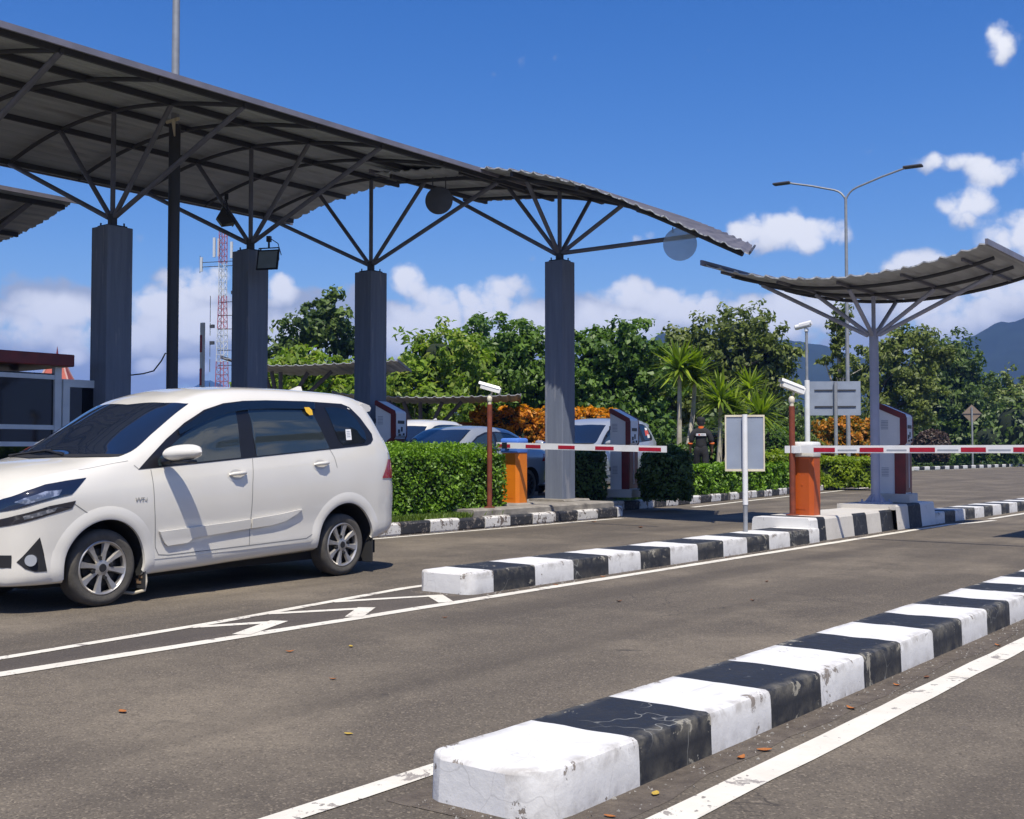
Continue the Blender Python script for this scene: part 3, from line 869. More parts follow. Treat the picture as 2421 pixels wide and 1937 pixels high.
# ---- barrier with blue lid (arm reaches across the lane of the white car)
def barrier(label_base, x, y, z, body, lid, arm_len, stripes, droop, lidh, w, h, prints):
    t = thing('barrier_gate', label_base, 'barrier', (x, y, z))
    mb = MB()
    d = .26
    # housing with folded front corners
    poly = [(-w / 2, -d / 2 + .015), (-w / 2 + .015, -d / 2), (w / 2 - .05, -d / 2), (w / 2, -d / 2 + .05), (w / 2, d / 2), (-w / 2, d / 2)]
    mb.prism(poly, 2, 0, h)
    hs_ = mb.build('housing', M[body], t)
    mb = MB(); mb.box(-w / 2 + .03, w / 2 - .1, -d / 2 - .004, -d / 2 + .01, .08, .10); mb.tube([(0, -d / 2 - .006, .42), (0, -d / 2 + .01, .42)], .014, 10)
    mb.build('lock', M[body], hs_)
    mb = MB(); mb.box(-w / 2 - .012, w / 2 + .012, -d / 2 - .012, d / 2 + .012, h + .002, h + lidh * .62, bev=.012)
    mb.box(-w / 2 - .02, w / 2 + .02, -d / 2 - .02, d / 2 + .02, h + lidh * .55, h + lidh, bev=.035)
    mb.build('lid', M[lid], t, smooth=35)
    # arm on a shaft at the front
    ax0 = -.20; ya = -d / 2 - .09; za = h + lidh * .50
    a = MB(); n = 60
    def zz(s): return za - droop * s
    hh, tt = .05, .02
    cur = ax0
    for (s0, s1) in [(ax0, arm_len)]:
        a.add([(s0, ya - tt, zz(s0) - hh), (s1, ya - tt, zz(s1) - hh), (s1, ya - tt, zz(s1) + hh), (s0, ya - tt, zz(s0) + hh),
               (s0, ya + tt, zz(s0) - hh), (s1, ya + tt, zz(s1) - hh), (s1, ya + tt, zz(s1) + hh), (s0, ya + tt, zz(s0) + hh)],
              [(0, 1, 2, 3), (4, 7, 6, 5), (0, 4, 5, 1), (3, 2, 6, 7), (0, 3, 7, 4), (1, 5, 6, 2)])
    arm = a.build('arm', M['white_enamel'], t)
    for (s0, s1) in stripes:
        b = MB(); g_ = .003
        b.add([(s0, ya - tt - g_, zz(s0) - hh * .72), (s1, ya - tt - g_, zz(s1) - hh * .72), (s1, ya - tt - g_, zz(s1) + hh * .42), (s0, ya - tt - g_, zz(s0) + hh * .42),
               (s0, ya - tt + .001, zz(s0) - hh * .72), (s1, ya - tt + .001, zz(s1) - hh * .72), (s1, ya - tt + .001, zz(s1) + hh * .42), (s0, ya - tt + .001, zz(s0) + hh * .42)],
              [(0, 1, 2, 3), (0, 4, 5, 1), (3, 2, 6, 7), (0, 3, 7, 4), (1, 5, 6, 2)])
        b.build('red_band', M['red_paint'], arm)
    if prints:
        for (s0, s1) in zip([q[1] for q in stripes[:-1]], [q[0] for q in stripes[1:]]):
            c = (s0 + s1) / 2; b = MB()
            b.box(c - .13, c + .13, ya - tt - .002, ya - tt + .001, zz(c) - .022, zz(c) - .002)
            for q in (-.19, .19):
                b.box(c + q - .016, c + q + .016, ya - tt - .002, ya - tt + .001, zz(c) - .028, zz(c) + .006)
            b.build('printed_band', M['label_grey'], arm)
    b = MB(); b.tube([(-.02, ya, za), (-.02, -d / 2 + .02, za)], .045, 14)
    b.box(-.075, .035, ya - tt - .012, ya - tt - .001, za - .055, za + .05, bev=.005)
    b.build('arm_clamp', M['black_plastic'] if not prints else M['white_enamel'], t)
    return t
barrier('orange barrier box with a blue lid and a short red and white arm', -12.02, 15.36, .315, 'orange', 'blue_plastic', 3.12,
        [(-.16, .10), (.43, .74), (1.10, 1.43), (1.83, 2.18), (2.64, 3.04)], .022, .25, .35, .85, False)
barrier('dark orange barrier box with a white lid and a long arm leaving the picture', -6.55, 14.92, .31, 'deep_orange', 'white_plastic', 4.6,
        [(.22, .52), (.86, 1.18), (1.52, 1.84), (2.16, 2.46), (2.78, 3.08), (3.4, 3.7), (4.0, 4.3)], .0, .21, .30, .80, True)

# ---- raised boom beside the second pillar of the long canopy
bm_ = thing('barrier_gate', 'red and white barrier arm standing upright beside the second pillar of the long canopy', 'barrier', (-17.55, 13.25, .4))
mb = MB(); mb.prism([(-.15, -.13), (.15, -.13), (.15, .13), (-.15, .13)], 2, 0, .8); mb.build('housing', M['orange'], bm_)
mb = MB(); mb.box(-.17, .17, -.15, .15, .802, 1.0, bev=.03); mb.build('lid', M['blue_plastic'], bm_, smooth=35)
mb = MB(); mb.box(-.05, .05, -.24, -.20, .75, 3.18); bo = mb.build('arm', M['white_enamel'], bm_)
for k in range(4):
    mb = MB(); mb.box(-.052, .012, -.244, -.2395, 2.95 - k * .62 - .32, 2.95 - k * .62); mb.build('red_band', M['red_paint'], bo)

# ---- ticket machines
def ticket_machine(label, x, y, z, rot=0.0, zs=1.0, base=True):
    t = thing('ticket_machine', label, 'ticket machine', (x, y, z), rot)
    t.scale = (1, 1, zs)
    # profile in depth: the front (towards +x, where the driver stops) slopes at the top
    w = .46
    K = .74
    def kq(poly): return [(q[0] * K, q[1]) for q in poly]
    prof = [(-.30, 0), (.26, 0), (.26, .86), (.30, .90), (.30, 1.33), (.27, 1.37), (-.27, 1.57), (-.30, 1.555)]
    side = [(-.295, .03), (.06, .03), (.06, 1.40), (-.295, 1.50)]
    mb = MB(); mb.prism(kq(prof), 0, -w / 2 + .012, w / 2 - .012); cab = mb.build('cabinet', M['machine_grey'], t)
    # maroon edge band running down the front and over the sloping top
    band = [(.05, .0), (.268, 0), (.268, .85), (.308, .895), (.308, 1.30), (.228, 1.462), (-.24, 1.572), (-.31, 1.55), (-.30, 1.50), (.05, 1.405), (.16, 1.30), (.16, .9), (.05, .85)]
    # two cheeks
    for sx in (-1, 1):
        mb = MB(); c = sx * (w / 2 - .012)
        for q in ([(.05, 0), (.272, 0), (.272, .84), (.315, .89), (.315, 1.31), (.17, 1.31), (.17, .86), (.05, .80)],
                  [(.17, 1.311), (.315, 1.311), (.285, 1.378), (-.27, 1.582), (-.315, 1.56), (-.315, 1.49)]):
            mb.prism(kq(q), 0, c, c + sx * .022)
        mb.build('side_band', M['maroon'], cab)
    mb = MB(); mb.box(-w / 2 + .013, w / 2 - .013, .194, .206, .02, .84); mb.build('front_door', M['maroon'], cab)
    mb = MB(); mb.box(-.012, .012, .2065, .212, .1, .72); mb.build('door_seam', M['machine_grey'], cab)
    mb = MB(); mb.box(-.13, .13, .222, .229, 1.13, 1.19); mb.box(-.06, .0, .222, .229, .98, 1.07); mb.box(.05, .12, .222, .230, .95, 1.02); mb.box(.02, .1, .222, .234, .90, .935)
    mb.tube([(-.1, .222, .93), (-.1, .24, .93)], .022, 10); mb.build('control_panel', M['black_plastic'], cab)
    for zz in (.30, 1.12):
        mb = MB()
        for k in range(6):
            mb.box(w / 2 - .0125, w / 2 - .006, -.17, -.06, zz + k * .028, zz + k * .028 + .010)
        mb.build('vent', M['label_grey'], cab)
    mb = MB()
    for k in range(2):
        mb.box(w / 2 - .012, w / 2 + .008, -.235, -.216, .35 + k * .8, .43 + k * .8)
    mb.build('hinge', M['black_plastic'], cab)
    if base:
        mb = MB(); mb.box(-w / 2 - .06, w / 2 + .06, -.30, .28, -.16, -.0015, bev=.012); mb.build('base', M['plinth_grey'], t)
    return t
ticket_machine('grey and maroon ticket machine on the raised block, just behind the round canopy post', -6.50, 18.30, .515, -1.45, .92)
ticket_machine('grey and maroon ticket machine standing between two dark shrubs behind the dark pillar', -12.69, 19.90, .42, -1.4, 1.05)
ticket_machine('grey and maroon ticket machine beside the third pillar of the long canopy', -15.72, 16.15, .58, -1.3, 1.02)

# ---- camera posts
def camera_post(label, x, y, z0, h, rot, tilt, blk):
    t = thing('camera_post', label, 'camera post', (x, y, z0), rot)
    mb = MB(); mb.tube([(0, 0, 0), (0, 0, h)], .042, 12); mb.lathe([(.09, 0), (.09, .012), (.045, .02)], 12); mb.build('post', M['rust_red'], t, smooth=40)
    mb = MB(); mb.tube([(0, 0, h), (0, 0, h + .06)], .03, 10); mb.lathe([(.03, h + .04), (.042, h + .06), (.042, h + .11), (.03, h + .13), (.012, h + .14)], 14); mb.tube([(.02, 0, h + .15), (.05, 0, h + .23)], .016, 8)
    mb.build('bracket', M['cream'], t, smooth=40)
    cam_ = MB()
    L, ww, hh = .33, .105, .09
    a = tilt
    def tr(u, v, q): return (u * math.cos(a) + q * math.sin(a) + .02, v, h + .26 - u * math.sin(a) + q * math.cos(a))
    pr = [(-ww / 2, -hh / 2), (ww / 2, -hh / 2), (ww / 2, hh * .3), (ww * .36, hh / 2), (-ww * .36, hh / 2), (-ww / 2, hh * .3)]
    rows = [[tr(u, v, q) for v, q in pr] for u in (-L / 2, L / 2)]
    cam_.grid(rows, close_u=True); cam_.add(rows[0], [(0, 1, 2, 3, 4, 5)]); cam_.add(rows[1], [(0, 1, 2, 3, 4, 5)])
    hsg = cam_.build('camera_housing', M['white_plastic'], t)
    sv = MB(); rows = [[tr(u, v, q) for v, q in ((-ww / 2 - .008, hh * .2), (-ww * .40, hh / 2 + .012), (ww * .40, hh / 2 + .012), (ww / 2 + .008, hh * .2))] for u in (-L / 2 - .04, L / 2 - .02)]
    sv.grid(rows); sv.grid([[tuple(np.add(p, (0, 0, .006))) for p in r_] for r_ in rows]); sv.build('sunshield', M['white_enamel'], hsg)
    ln = MB(); c0 = Vector(tr(-L / 2, 0, -.005)); c1 = Vector(tr(-L / 2 - .012, 0, -.005)); ln.tube([c0, c1], .045, 14); ln.build('lens', M['cream'] if blk else M['black_plastic'], hsg)
    return t
camera_post('rusty red camera post with a white box camera, left of the blue lidded barrier', -11.60, 14.18, .285, 1.66, CAM_YAW - .15, .28, False)
camera_post('rusty red camera post with a cream ended box camera beside the white lidded barrier', -6.66, 14.72, .31, 1.50, CAM_YAW + .2, .34, True)

# ---- white sign post on the middle island
t = thing('sign_post', 'back of a small grey sign on a white post on the long striped island', 'sign', (-6.52, 13.02, .18), CAM_YAW * .75)
mb = MB(); mb.tube([(0, 0, 0), (0, 0, .34)], .028, 12); mb.build('post_foot', M['galv'], t, smooth=40)
mb = MB(); mb.tube([(0, 0, .34), (0, 0, 1.47)], .034, 12); mb.build('post', M['white_enamel'], t, smooth=40)
mb = MB(); mb.box(-.232, .232, .045, .05, .77, 1.455); bd = mb.build('board', M['sign_back'], t)
mb = MB(); mb.box(-.245, .245, .036, .058, 1.44, 1.465); mb.box(-.245, .245, .036, .058, .757, .785); mb.box(-.245, -.228, .036, .058, .785, 1.44); mb.box(.228, .245, .036, .058, .785, 1.44); mb.build('frame', M['cream'], bd)

# ---- big sign board seen from behind
x, y = spot(1760, 36)
t = thing('sign_board', 'back of a large grey blue sign on a thin post behind the yellow green hedge', 'sign', (x, y, .1), CAM_YAW * .85)
mb = MB(); mb.tube([(0, 0, 0), (0, 0, 3.3)], .06, 10); mb.build('post', M['galv'], t, smooth=40)
mb = MB(); mb.box(-.79, .79, .075, .085, 2.24, 3.32); bd = mb.build('board', M['sign_back'], t)
for z in (2.52, 3.04):
    for s in (-1, 1):
        mb = MB(); mb.box(min(s * .08, s * .64), max(s * .08, s * .64), .045, .0745, z - .02, z + .02); mb.build('rail', M['steel_dark'], bd)

# ---- diamond warning sign seen from behind, on the far lawn
x, y = spot(2047, 90)
t = thing('warning_sign', 'back of a brown diamond shaped sign on a post by the far lawn', 'sign', (x, y, 0), CAM_YAW * .6)
mb = MB(); mb.tube([(0, 0, 0), (0, 0, 4.7)], .075, 10); mb.build('post', M['galv'], t, smooth=40)
mb = MB(); rr = .74
mb.prism([(-rr, 4.2), (0, 4.2 - rr), (rr, 4.2), (0, 4.2 + rr)], 1, .07, .085)
mb.build('board', pmat('brown sign back', (0.24, 0.18, 0.13), 0.6), t)
mb = MB(); mb.box(-rr * .96, rr * .96, .04, .069, 4.15, 4.22); mb.build('rail', M['steel_dark'], t)

# ---- CCTV pole
x, y = spot(1700, 36)
t = thing('camera_pole', 'tall thin pole topped by a small white camera, left of the large grey sign', 'camera pole', (x, y, 0))
mb = MB(); mb.tube([(0, 0, 0), (0, 0, 3.45)], .085, 12); mb.build('lower_pole', M['white_enamel'], t, smooth=40)
mb = MB(); mb.tube([(0, 0, 3.4), (0, 0, 5.0)], .045, 10); mb.build('upper_pole', M['galv'], t, smooth=40)
mb = MB(); mb.tube([(-.33, -.1, 5.18), (.02, 0, 5.1)], .02, 6); mb.tube([(0, 0, 5.0), (0, 0, 5.1)], .07, 8)
mb.tube([(-.34, -.05, 5.14), (.14, -.02, 5.22)], .085, 12); mb.tube([(-.20, -.05, 5.20), (.18, -.02, 5.27)], .078, 12); mb.build('camera_body', M['white_enamel'], t, smooth=40)
mb = MB(); mb.tube([(-.36, -.052, 5.136), (-.34, -.05, 5.14)], .07, 12); mb.build('lens', M['black_plastic'], t)

# ---- street lamps
def street_lamp(label, x, y, z0, h, pr, arm, rise, rot, double=True, pole='galv', collar=None):
    t = thing('street_lamp', label, 'street lamp', (x, y, z0), rot)
    mb = MB(); mb.tube([(0, 0, 0), (0, 0, h * .5), (0, 0, h)], [pr, pr * .8, pr * .6], 14); mb.build('pole', M[pole], t, smooth=40)
    for s in (-1, 1):
        mb = MB()
        pts = [(0, 0, h - .1)] + [(s * arm * u, 0, h - .1 + rise * q) for u, q in ((.03, .15), (.07, .28), (.12, .38), (.2, .47), (.3, .54), (.6, .76), (1.0, 1.0))]
        mb.tube(pts, pr * .42, 8); mb.build('arm', M[pole], t, smooth=40)
        mb = MB(); e = pts[-1]
        mb.box(e[0] - (.05 if s > 0 else .55), e[0] + (.55 if s > 0 else .05), -.14, .14, e[2] - .02, e[2] + .05, bev=.02); mb.build('lamp_head', M['steel_dark'], t)
    return t
x, y = spot(1786, 38)
street_lamp('tall two armed street lamp rising above the trees at the right', x, y, 0, 9.75, .078, 1.95, .82, .1)
x, y = spot(361, 18.6)
lp = street_lamp('lamp pole passing up through the long vaulted canopy, dark below the roof', x, y, .4, 11.2, .085, 2.05, .8, .2)
mb = MB(); mb.tube([(0, 0, 0), (0, 0, 6.17)], .094, 14); mb.build('shade_sleeve', M['steel_dark'], lp, smooth=40)  # added dark sleeve: the roof's shade on the lower pole, given as colour
mb = MB(); mb.tube([(-.13, -.05, 6.22), (.13, -.05, 6.25)], .03, 8); mb.tube([(.05, -.09, 6.23), (.09, -.10, 5.95)], [.035, .012], 8); mb.build('sealant', M['cream'], lp)

# ---- floodlights on the long canopy
def floodlight(label, x, y, z, rz, tilt, lit):
    t = thing('floodlight', label, 'floodlight', (x, y, z), rz)
    R = Matrix.Rotation(tilt, 4, 'X')
    mb = MB()
    w, hh, d = .19, .17, .20
    fr = [(-w, -d * .2, -hh), (w, -d * .2, -hh), (w, -d * .2, hh), (-w, -d * .2, hh)]
    bk = [(-w * .55, d * .8, -hh * .5), (w * .55, d * .8, -hh * .5), (w * .55, d * .8, hh * .5), (-w * .55, d * .8, hh * .5)]
    rows = [[R @ Vector(p) for p in fr], [R @ Vector(p) for p in bk]]
    mb.grid(rows, close_u=True); mb.add(rows[0], [(0, 1, 2, 3)]); mb.add(rows[1], [(0, 1, 2, 3)])
    fl = [R @ Vector((p[0] * 1.08, p[1] - .008, p[2] * 1.08)) for p in fr] + [R @ Vector((p[0] * 1.08, p[1] + .016, p[2] * 1.08)) for p in fr]
    mb.add(fl, [(0, 1, 2, 3), (4, 7, 6, 5), (0, 4, 5, 1), (1, 5, 6, 2), (2, 6, 7, 3), (3, 7, 4, 0)])
    b = mb.build('lamp_body', M['black_plastic'], t)
    mb = MB(); mb.add([R @ Vector((p[0] * .92, p[1] - .012, p[2] * .92)) for p in fr], [(0, 1, 2, 3)])
    mb.build('lamp_glass', pmat('floodlight glass', (0.20, 0.235, 0.23), 0.35, col2=(.16, .19, .19), scale=4), b)
    mb = MB(); mb.tube([(-w, 0, 0), (-w, 0, .22), (w, 0, .22), (w, 0, 0)], .013, 6); mb.tube([(0, 0, .22), (0, 0, .40)], .02, 6); mb.box(-.035, .035, -.035, .035, .33, .43)
    mb.tube([(.04, 0, .38), (.16, .03, .30), (.20, .08, .1)], .008, 5)
    mb.build('yoke', M['black_plastic'], t)
x, y = spot(563, 19.9)
floodlight('square floodlight with a grey glass face hung at the second pillar of the long canopy', x, y, 1.18 + 405 * 19.9 / 2397, CAM_YAW - .25, -.2, True)
x, y = spot(472, 20.8)
floodlight('black floodlight seen from the side, hung under the edge of the long canopy', x, y, 1.18 + 497 * 20.8 / 2397, CAM_YAW + 1.9, -.65, False)

# ---- cable from the first pillar
mb = MB(); p0 = Vector((AX + .2, 10.4, 2.45)); pts = []
for (px, py, dd) in ((275, 790, 18.2), (300, 787, 18.4), (322, 781, 18.6), (338, 760, 18.7), (346, 744, 18.7), (358, 748, 18.7)):
    xx, yy = spot(px, dd); pts.append((xx, yy, 1.18 + (952 - py) * dd / 2397))
mb.tube(pts, .012, 6)
tag(mb.build('cable', M['black_plastic'], smooth=40), 'thin dark cable strung from the first pillar to the dark lamp pole', 'cable')

# ---- orange cone by the round post
x, y = spot(1823, 41)
t = thing('traffic_cone', 'orange traffic cone by the kerb, half hidden behind the round canopy post', 'traffic cone', (x, y, 0))
mb = MB(); mb.lathe([(.17, .03), (.15, .05), (.05, .58), (.03, .60)], 20); mb.build('cone', pmat('cone orange', (0.8, 0.13, 0.02), .5), t, smooth=40)
mb = MB(); mb.box(-.22, .22, -.22, .22, 0, .03, bev=.01); mb.build('foot', M['black_plastic'], t)
# ================================================================== CARS
M['car_white'] = pmat('white car paint', (0.71, 0.68, 0.605), 0.26, col2=(0.68, 0.645, 0.565), scale=1.7, coat=0.8, spec=0.5)
M['car_blue'] = pmat('grey blue car paint', (0.33, 0.355, 0.39), 0.28, metal=0.3, coat=0.8)
M['car_silver'] = pmat('silver car paint', (0.42, 0.45, 0.49), 0.28, metal=0.35, coat=0.8)
M['glass_dark'] = pmat('tinted glass', (0.006, 0.010, 0.016), 0.03, spec=0.75, coat=0.3)
M['glass_side'] = pmat('tinted side glass', (0.022, 0.032, 0.036), 0.04, spec=0.85, coat=0.5)
M['glass_front'] = pmat('windscreen glass', (0.010, 0.016, 0.032), 0.03, spec=0.8, coat=0.4)
M['trim_black'] = pmat('black trim', (0.010, 0.010, 0.013), 0.35)
M['trim_matt'] = pmat('matt black trim', (0.012, 0.012, 0.013), 0.7)
M['well'] = pmat('wheel well', (0.010, 0.010, 0.010), 0.95)
M['tyre'] = pmat('dusty tyre', (0.060, 0.055, 0.047), 0.9, col2=(0.095, 0.086, 0.072), scale=9, bump=.2, bscale=60)
M['alloy'] = pmat('alloy wheel', (0.50, 0.48, 0.45), 0.38, metal=0.7, col2=(0.38, 0.36, 0.33), scale=9)
M['alloy_dark'] = pmat('brake shadow', (0.02, 0.02, 0.02), 0.8)  # shade behind the spokes put in as near-black colour; also the sedan's rims
M['lamp_red'] = pmat('red lamp lens', (0.30, 0.006, 0.016), 0.12, coat=1.0)
M['lamp_clear'] = pmat('clear lamp lens', (0.45, 0.48, 0.52), 0.08, coat=1.0, metal=.3)
M['lamp_smoke'] = pmat('dark lamp glass', (0.010, 0.012, 0.022), 0.06, coat=1.0, spec=.8)
M['lamp_inner'] = pmat('lamp reflector', (0.16, 0.18, 0.22), 0.08, coat=1.0, metal=.5, col2=(.5, .52, .56), scale=22, lo=.5, hi=.6)
M['chrome'] = pmat('chrome', (0.65, 0.66, 0.68), 0.12, metal=1.0)
M['seam'] = pmat('panel gap', (0.22, 0.215, 0.20), 0.8)
M['yellow'] = pmat('yellow sticker', (0.70, 0.42, 0.03), 0.5)
M['white_print'] = pmat('white sticker', (0.8, 0.8, 0.78), 0.5)
M['red_print'] = pmat('red sticker', (0.65, 0.10, 0.07), 0.5)
M['mud'] = pmat('dried mud', (0.20, 0.13, 0.08), 0.95, col2=(.18, .11, .06), scale=20)

class Loft:
    """car body: half sections (y, z) at stations along x, mirrored"""
    def __init__(self, stations, nx=120, sub=5):
        st = sorted(stations, key=lambda s: s[0])
        X = np.array([s[0] for s in st]); S = np.array([s[1] for s in st], float)   # (n, k, 2)
        xs = np.unique(np.concatenate([np.linspace(X[0], X[-1], nx), X]))
        self.xs = xs
        tan = np.zeros_like(S)
        h = np.diff(X)
        dl = np.diff(S, axis=0) / h[:, None, None]
        for i in range(1, len(X) - 1):
            a, b = dl[i - 1], dl[i]
            w1 = 2 * h[i] + h[i - 1]; w2 = h[i] + 2 * h[i - 1]
            same = (a * b) > 0
            with np.errstate(divide='ignore', invalid='ignore'):
                m = (w1 + w2) / (w1 / a + w2 / b)
            tan[i] = np.where(same, m, 0)
        tan[0] = dl[0]; tan[-1] = dl[-1]
        out = np.zeros((len(xs),) + S.shape[1:])
        for j, x in enumerate(xs):
            i = min(max(np.searchsorted(X, x, side='right') - 1, 0), len(X) - 2)
            t = (x - X[i]) / h[i]
            h00 = 2 * t**3 - 3 * t**2 + 1; h10 = t**3 - 2 * t**2 + t; h01 = -2 * t**3 + 3 * t**2; h11 = t**3 - t**2
            out[j] = h00 * S[i] + h10 * h[i] * tan[i] + h01 * S[i + 1] + h11 * h[i] * tan[i + 1]
        # smooth each section with a centripetal-like cubic through its points
        k = S.shape[1]; ts = []
        for i in range(k - 1):
            ts += [i + q / sub for q in range(sub)]
        ts.append(k - 1)
        self.ts = np.array(ts)
        P = np.zeros((len(xs), len(ts), 2))
        T = np.zeros_like(out)
        for i in range(1, k - 1):
            l0 = np.linalg.norm(out[:, i] - out[:, i - 1], axis=1, keepdims=True) + 1e-6
            l1 = np.linalg.norm(out[:, i + 1] - out[:, i], axis=1, keepdims=True) + 1e-6
            T[:, i] = ((out[:, i] - out[:, i - 1]) / l0 * l1 + (out[:, i + 1] - out[:, i]) / l1 * l0) / (l0 + l1)
        T[:, 0] = (out[:, 1] - out[:, 0]); T[:, 0] /= np.linalg.norm(T[:, 0], axis=1, keepdims=True) + 1e-6
        T[:, -1] = np.array([-1, 0])
        for j, t in enumerate(ts):
            i = min(int(t), k - 2); u = t - i
            l = np.linalg.norm(out[:, i + 1] - out[:, i], axis=1, keepdims=True) * 0.9
            h00 = 2 * u**3 - 3 * u**2 + 1; h10 = u**3 - 2 * u**2 + u; h01 = -2 * u**3 + 3 * u**2; h11 = u**3 - u**2
            P[:, j] = h00 * out[:, i] + h10 * l * T[:, i] + h01 * out[:, i + 1] + h11 * l * T[:, i + 1]
        self.P = P
    def sec(self, x):
        i = int(np.clip(np.searchsorted(self.xs, x) - 1, 0, len(self.xs) - 2))
        t = (x - self.xs[i]) / (self.xs[i + 1] - self.xs[i])
        return self.P[i] * (1 - t) + self.P[i + 1] * t
    def at(self, x, t):
        s = self.sec(x)
        return np.array([x, np.interp(t, self.ts, s[:, 0]), np.interp(t, self.ts, s[:, 1])])
    def side(self, x, z, tmin=1.6, tmax=9.0):
        """half width at a given height"""
        s = self.sec(x); m = (self.ts >= tmin) & (self.ts <= tmax)
        zz = np.maximum.accumulate(s[m][:, 1])
        return float(np.interp(z, zz + np.arange(len(zz)) * 1e-7, s[m][:, 0]))
    def pt(self, x, z, off=0.0, sgn=1):
        e = 0.012
        y = self.side(x, z)
        if off == 0: return (x, sgn * y, z)
        dyx = (self.side(x + e, z) - self.side(x - e, z)) / (2 * e)
        dyz = (self.side(x, z + e) - self.side(x, z - e)) / (2 * e)
        n = np.array([-dyx, 1, -dyz]); n /= np.linalg.norm(n)
        return (x + n[0] * off, sgn * (y + n[1] * off), z + n[2] * off)
    def top(self, x, yfrac, off=0.0):
        """roof/windscreen/bonnet surface by section parameter"""
        p = self.at(x, yfrac); e = .01
        a = self.at(x + e, yfrac) - self.at(x - e, yfrac)
        t0, t1 = max(yfrac - .1, 0), min(yfrac + .1, self.ts[-1])
        b = self.at(x, t1) - self.at(x, t0)
        n = np.cross(a, b); n /= np.linalg.norm(n) + 1e-9
        if n[2] < 0: n = -n
        return p + n * off
    def body(self):
        P = self.P; nxs, nt = P.shape[:2]
        mb = MB(); rows = []
        for i in range(nxs):
            L = [(self.xs[i], P[i, j, 0], P[i, j, 1]) for j in range(nt)]
            R = [(x, -y, z) for x, y, z in L[1:-1][::-1]]
            L[0] = (L[0][0], 0, L[0][2]); L[-1] = (L[-1][0], 0, L[-1][2])
            rows.append(L + R)
        mb.grid(rows, close_u=True)
        mb.add(rows[0], [tuple(range(len(rows[0])))]); mb.add(rows[-1], [tuple(range(len(rows[-1])))])
        return mb

def env(poly, x):
    """lower and upper crossing of a closed (x, z) outline at x"""
    z = []
    n = len(poly)
    for i in range(n):
        (xa, za), (xb, zb) = poly[i], poly[(i + 1) % n]
        if abs(xa - xb) < 1e-9:
            if abs(x - xa) < 1e-6: z += [za, zb]
        elif min(xa, xb) - 1e-9 <= x <= max(xa, xb) + 1e-9:
            z.append(za + (zb - za) * (x - xa) / (xb - xa))
    return min(z), max(z)

def side_panel(lo, poly, off, sgn=1, nx=36, nz=10, thick=0.0):
    xs = [p[0] for p in poly]; a, b = min(xs), max(xs)
    cols = sorted(set([a + (b - a) * i / nx for i in range(nx + 1)] + xs))
    rows = []
    for x in cols:
        xx = min(max(x, a + 1e-5), b - 1e-5)
        z0, z1 = env(poly, xx)
        rows.append([lo.pt(xx, z0 + (z1 - z0) * k / nz, off, sgn) for k in range(nz + 1)])
    mb = MB(); mb.grid(rows)
    if thick:
        low = []
        for x in cols:
            xx = min(max(x, a + 1e-5), b - 1e-5)
            z0, z1 = env(poly, xx)
            low.append([lo.pt(xx, z0 + (z1 - z0) * k / nz, off - thick, sgn) for k in range(nz + 1)])
        mb.grid([[r[0] for r in rows], [r[0] for r in low]]); mb.grid([[r[-1] for r in rows], [r[-1] for r in low]])
        mb.grid([rows[0], low[0]]); mb.grid([rows[-1], low[-1]])
    return mb

def side_strip(lo, pts, w, off, sgn=1):
    """thin ribbon following (x, z) points on the body side"""
    P = []
    for (a, b) in zip(pts[:-1], pts[1:]):
        k = max(2, int(math.dist(a, b) / .03))
        P += [(a[0] + (b[0] - a[0]) * i / k, a[1] + (b[1] - a[1]) * i / k) for i in range(k)]
    P.append(pts[-1]); rows = []
    for i, p in enumerate(P):
        q0, q1 = P[max(i - 1, 0)], P[min(i + 1, len(P) - 1)]
        d = np.array([q1[0] - q0[0], q1[1] - q0[1]]); d = d / (np.linalg.norm(d) + 1e-9)
        n = np.array([-d[1], d[0]]) * w / 2
        rows.append([lo.pt(p[0] + n[0], p[1] + n[1], off, sgn), lo.pt(p[0] - n[0], p[1] - n[1], off, sgn)])
    mb = MB(); mb.grid(rows); return mb

def cut_arches(body, wheels, r_in, extra_mats):
    """boolean wheel arches; the wells take the cutter's dark material"""
    cutters = []
    bpy.context.view_layer.update()
    for (x, z, r) in wheels:
        for s in (-1, 1):
            mb = MB(); mb.lathe([(r, .50 * s), (r, 1.2 * s)], 48, axis='y', origin=(x, 0, z))
            c = mb.build('cutter', M['well'], smooth=30); c.parent = body.parent; cutters.append(c)
    body.data.materials.append(M['well'])
    bm = bmesh.new(); bm.from_mesh(body.data); bmesh.ops.remove_doubles(bm, verts=bm.verts[:], dist=1e-5); bmesh.ops.recalc_face_normals(bm, faces=bm.faces[:]); bm.to_mesh(body.data); bm.free()
    for c in cutters:
        bm = bmesh.new(); bm.from_mesh(c.data); bmesh.ops.remove_doubles(bm, verts=bm.verts[:], dist=1e-5); bmesh.ops.recalc_face_normals(bm, faces=bm.faces[:]); bm.to_mesh(c.data); bm.free()
        md = body.modifiers.new('b', 'BOOLEAN'); md.object = c; md.operation = 'DIFFERENCE'; md.solver = 'EXACT'
        try: md.material_mode = 'TRANSFER'
        except Exception: pass
    bpy.context.view_layer.update()
    dg = bpy.context.evaluated_depsgraph_get()
    me = bpy.data.meshes.new_from_object(body.evaluated_get(dg))
    body.modifiers.clear()
    old = body.data; body.data = me
    bpy.data.meshes.remove(old)
    for c in cutters:
        d = c.data; bpy.data.objects.remove(c); bpy.data.meshes.remove(d)
    me.polygons.foreach_set('use_smooth', [True] * len(me.polygons))
    me.set_sharp_from_angle(angle=rad(38))

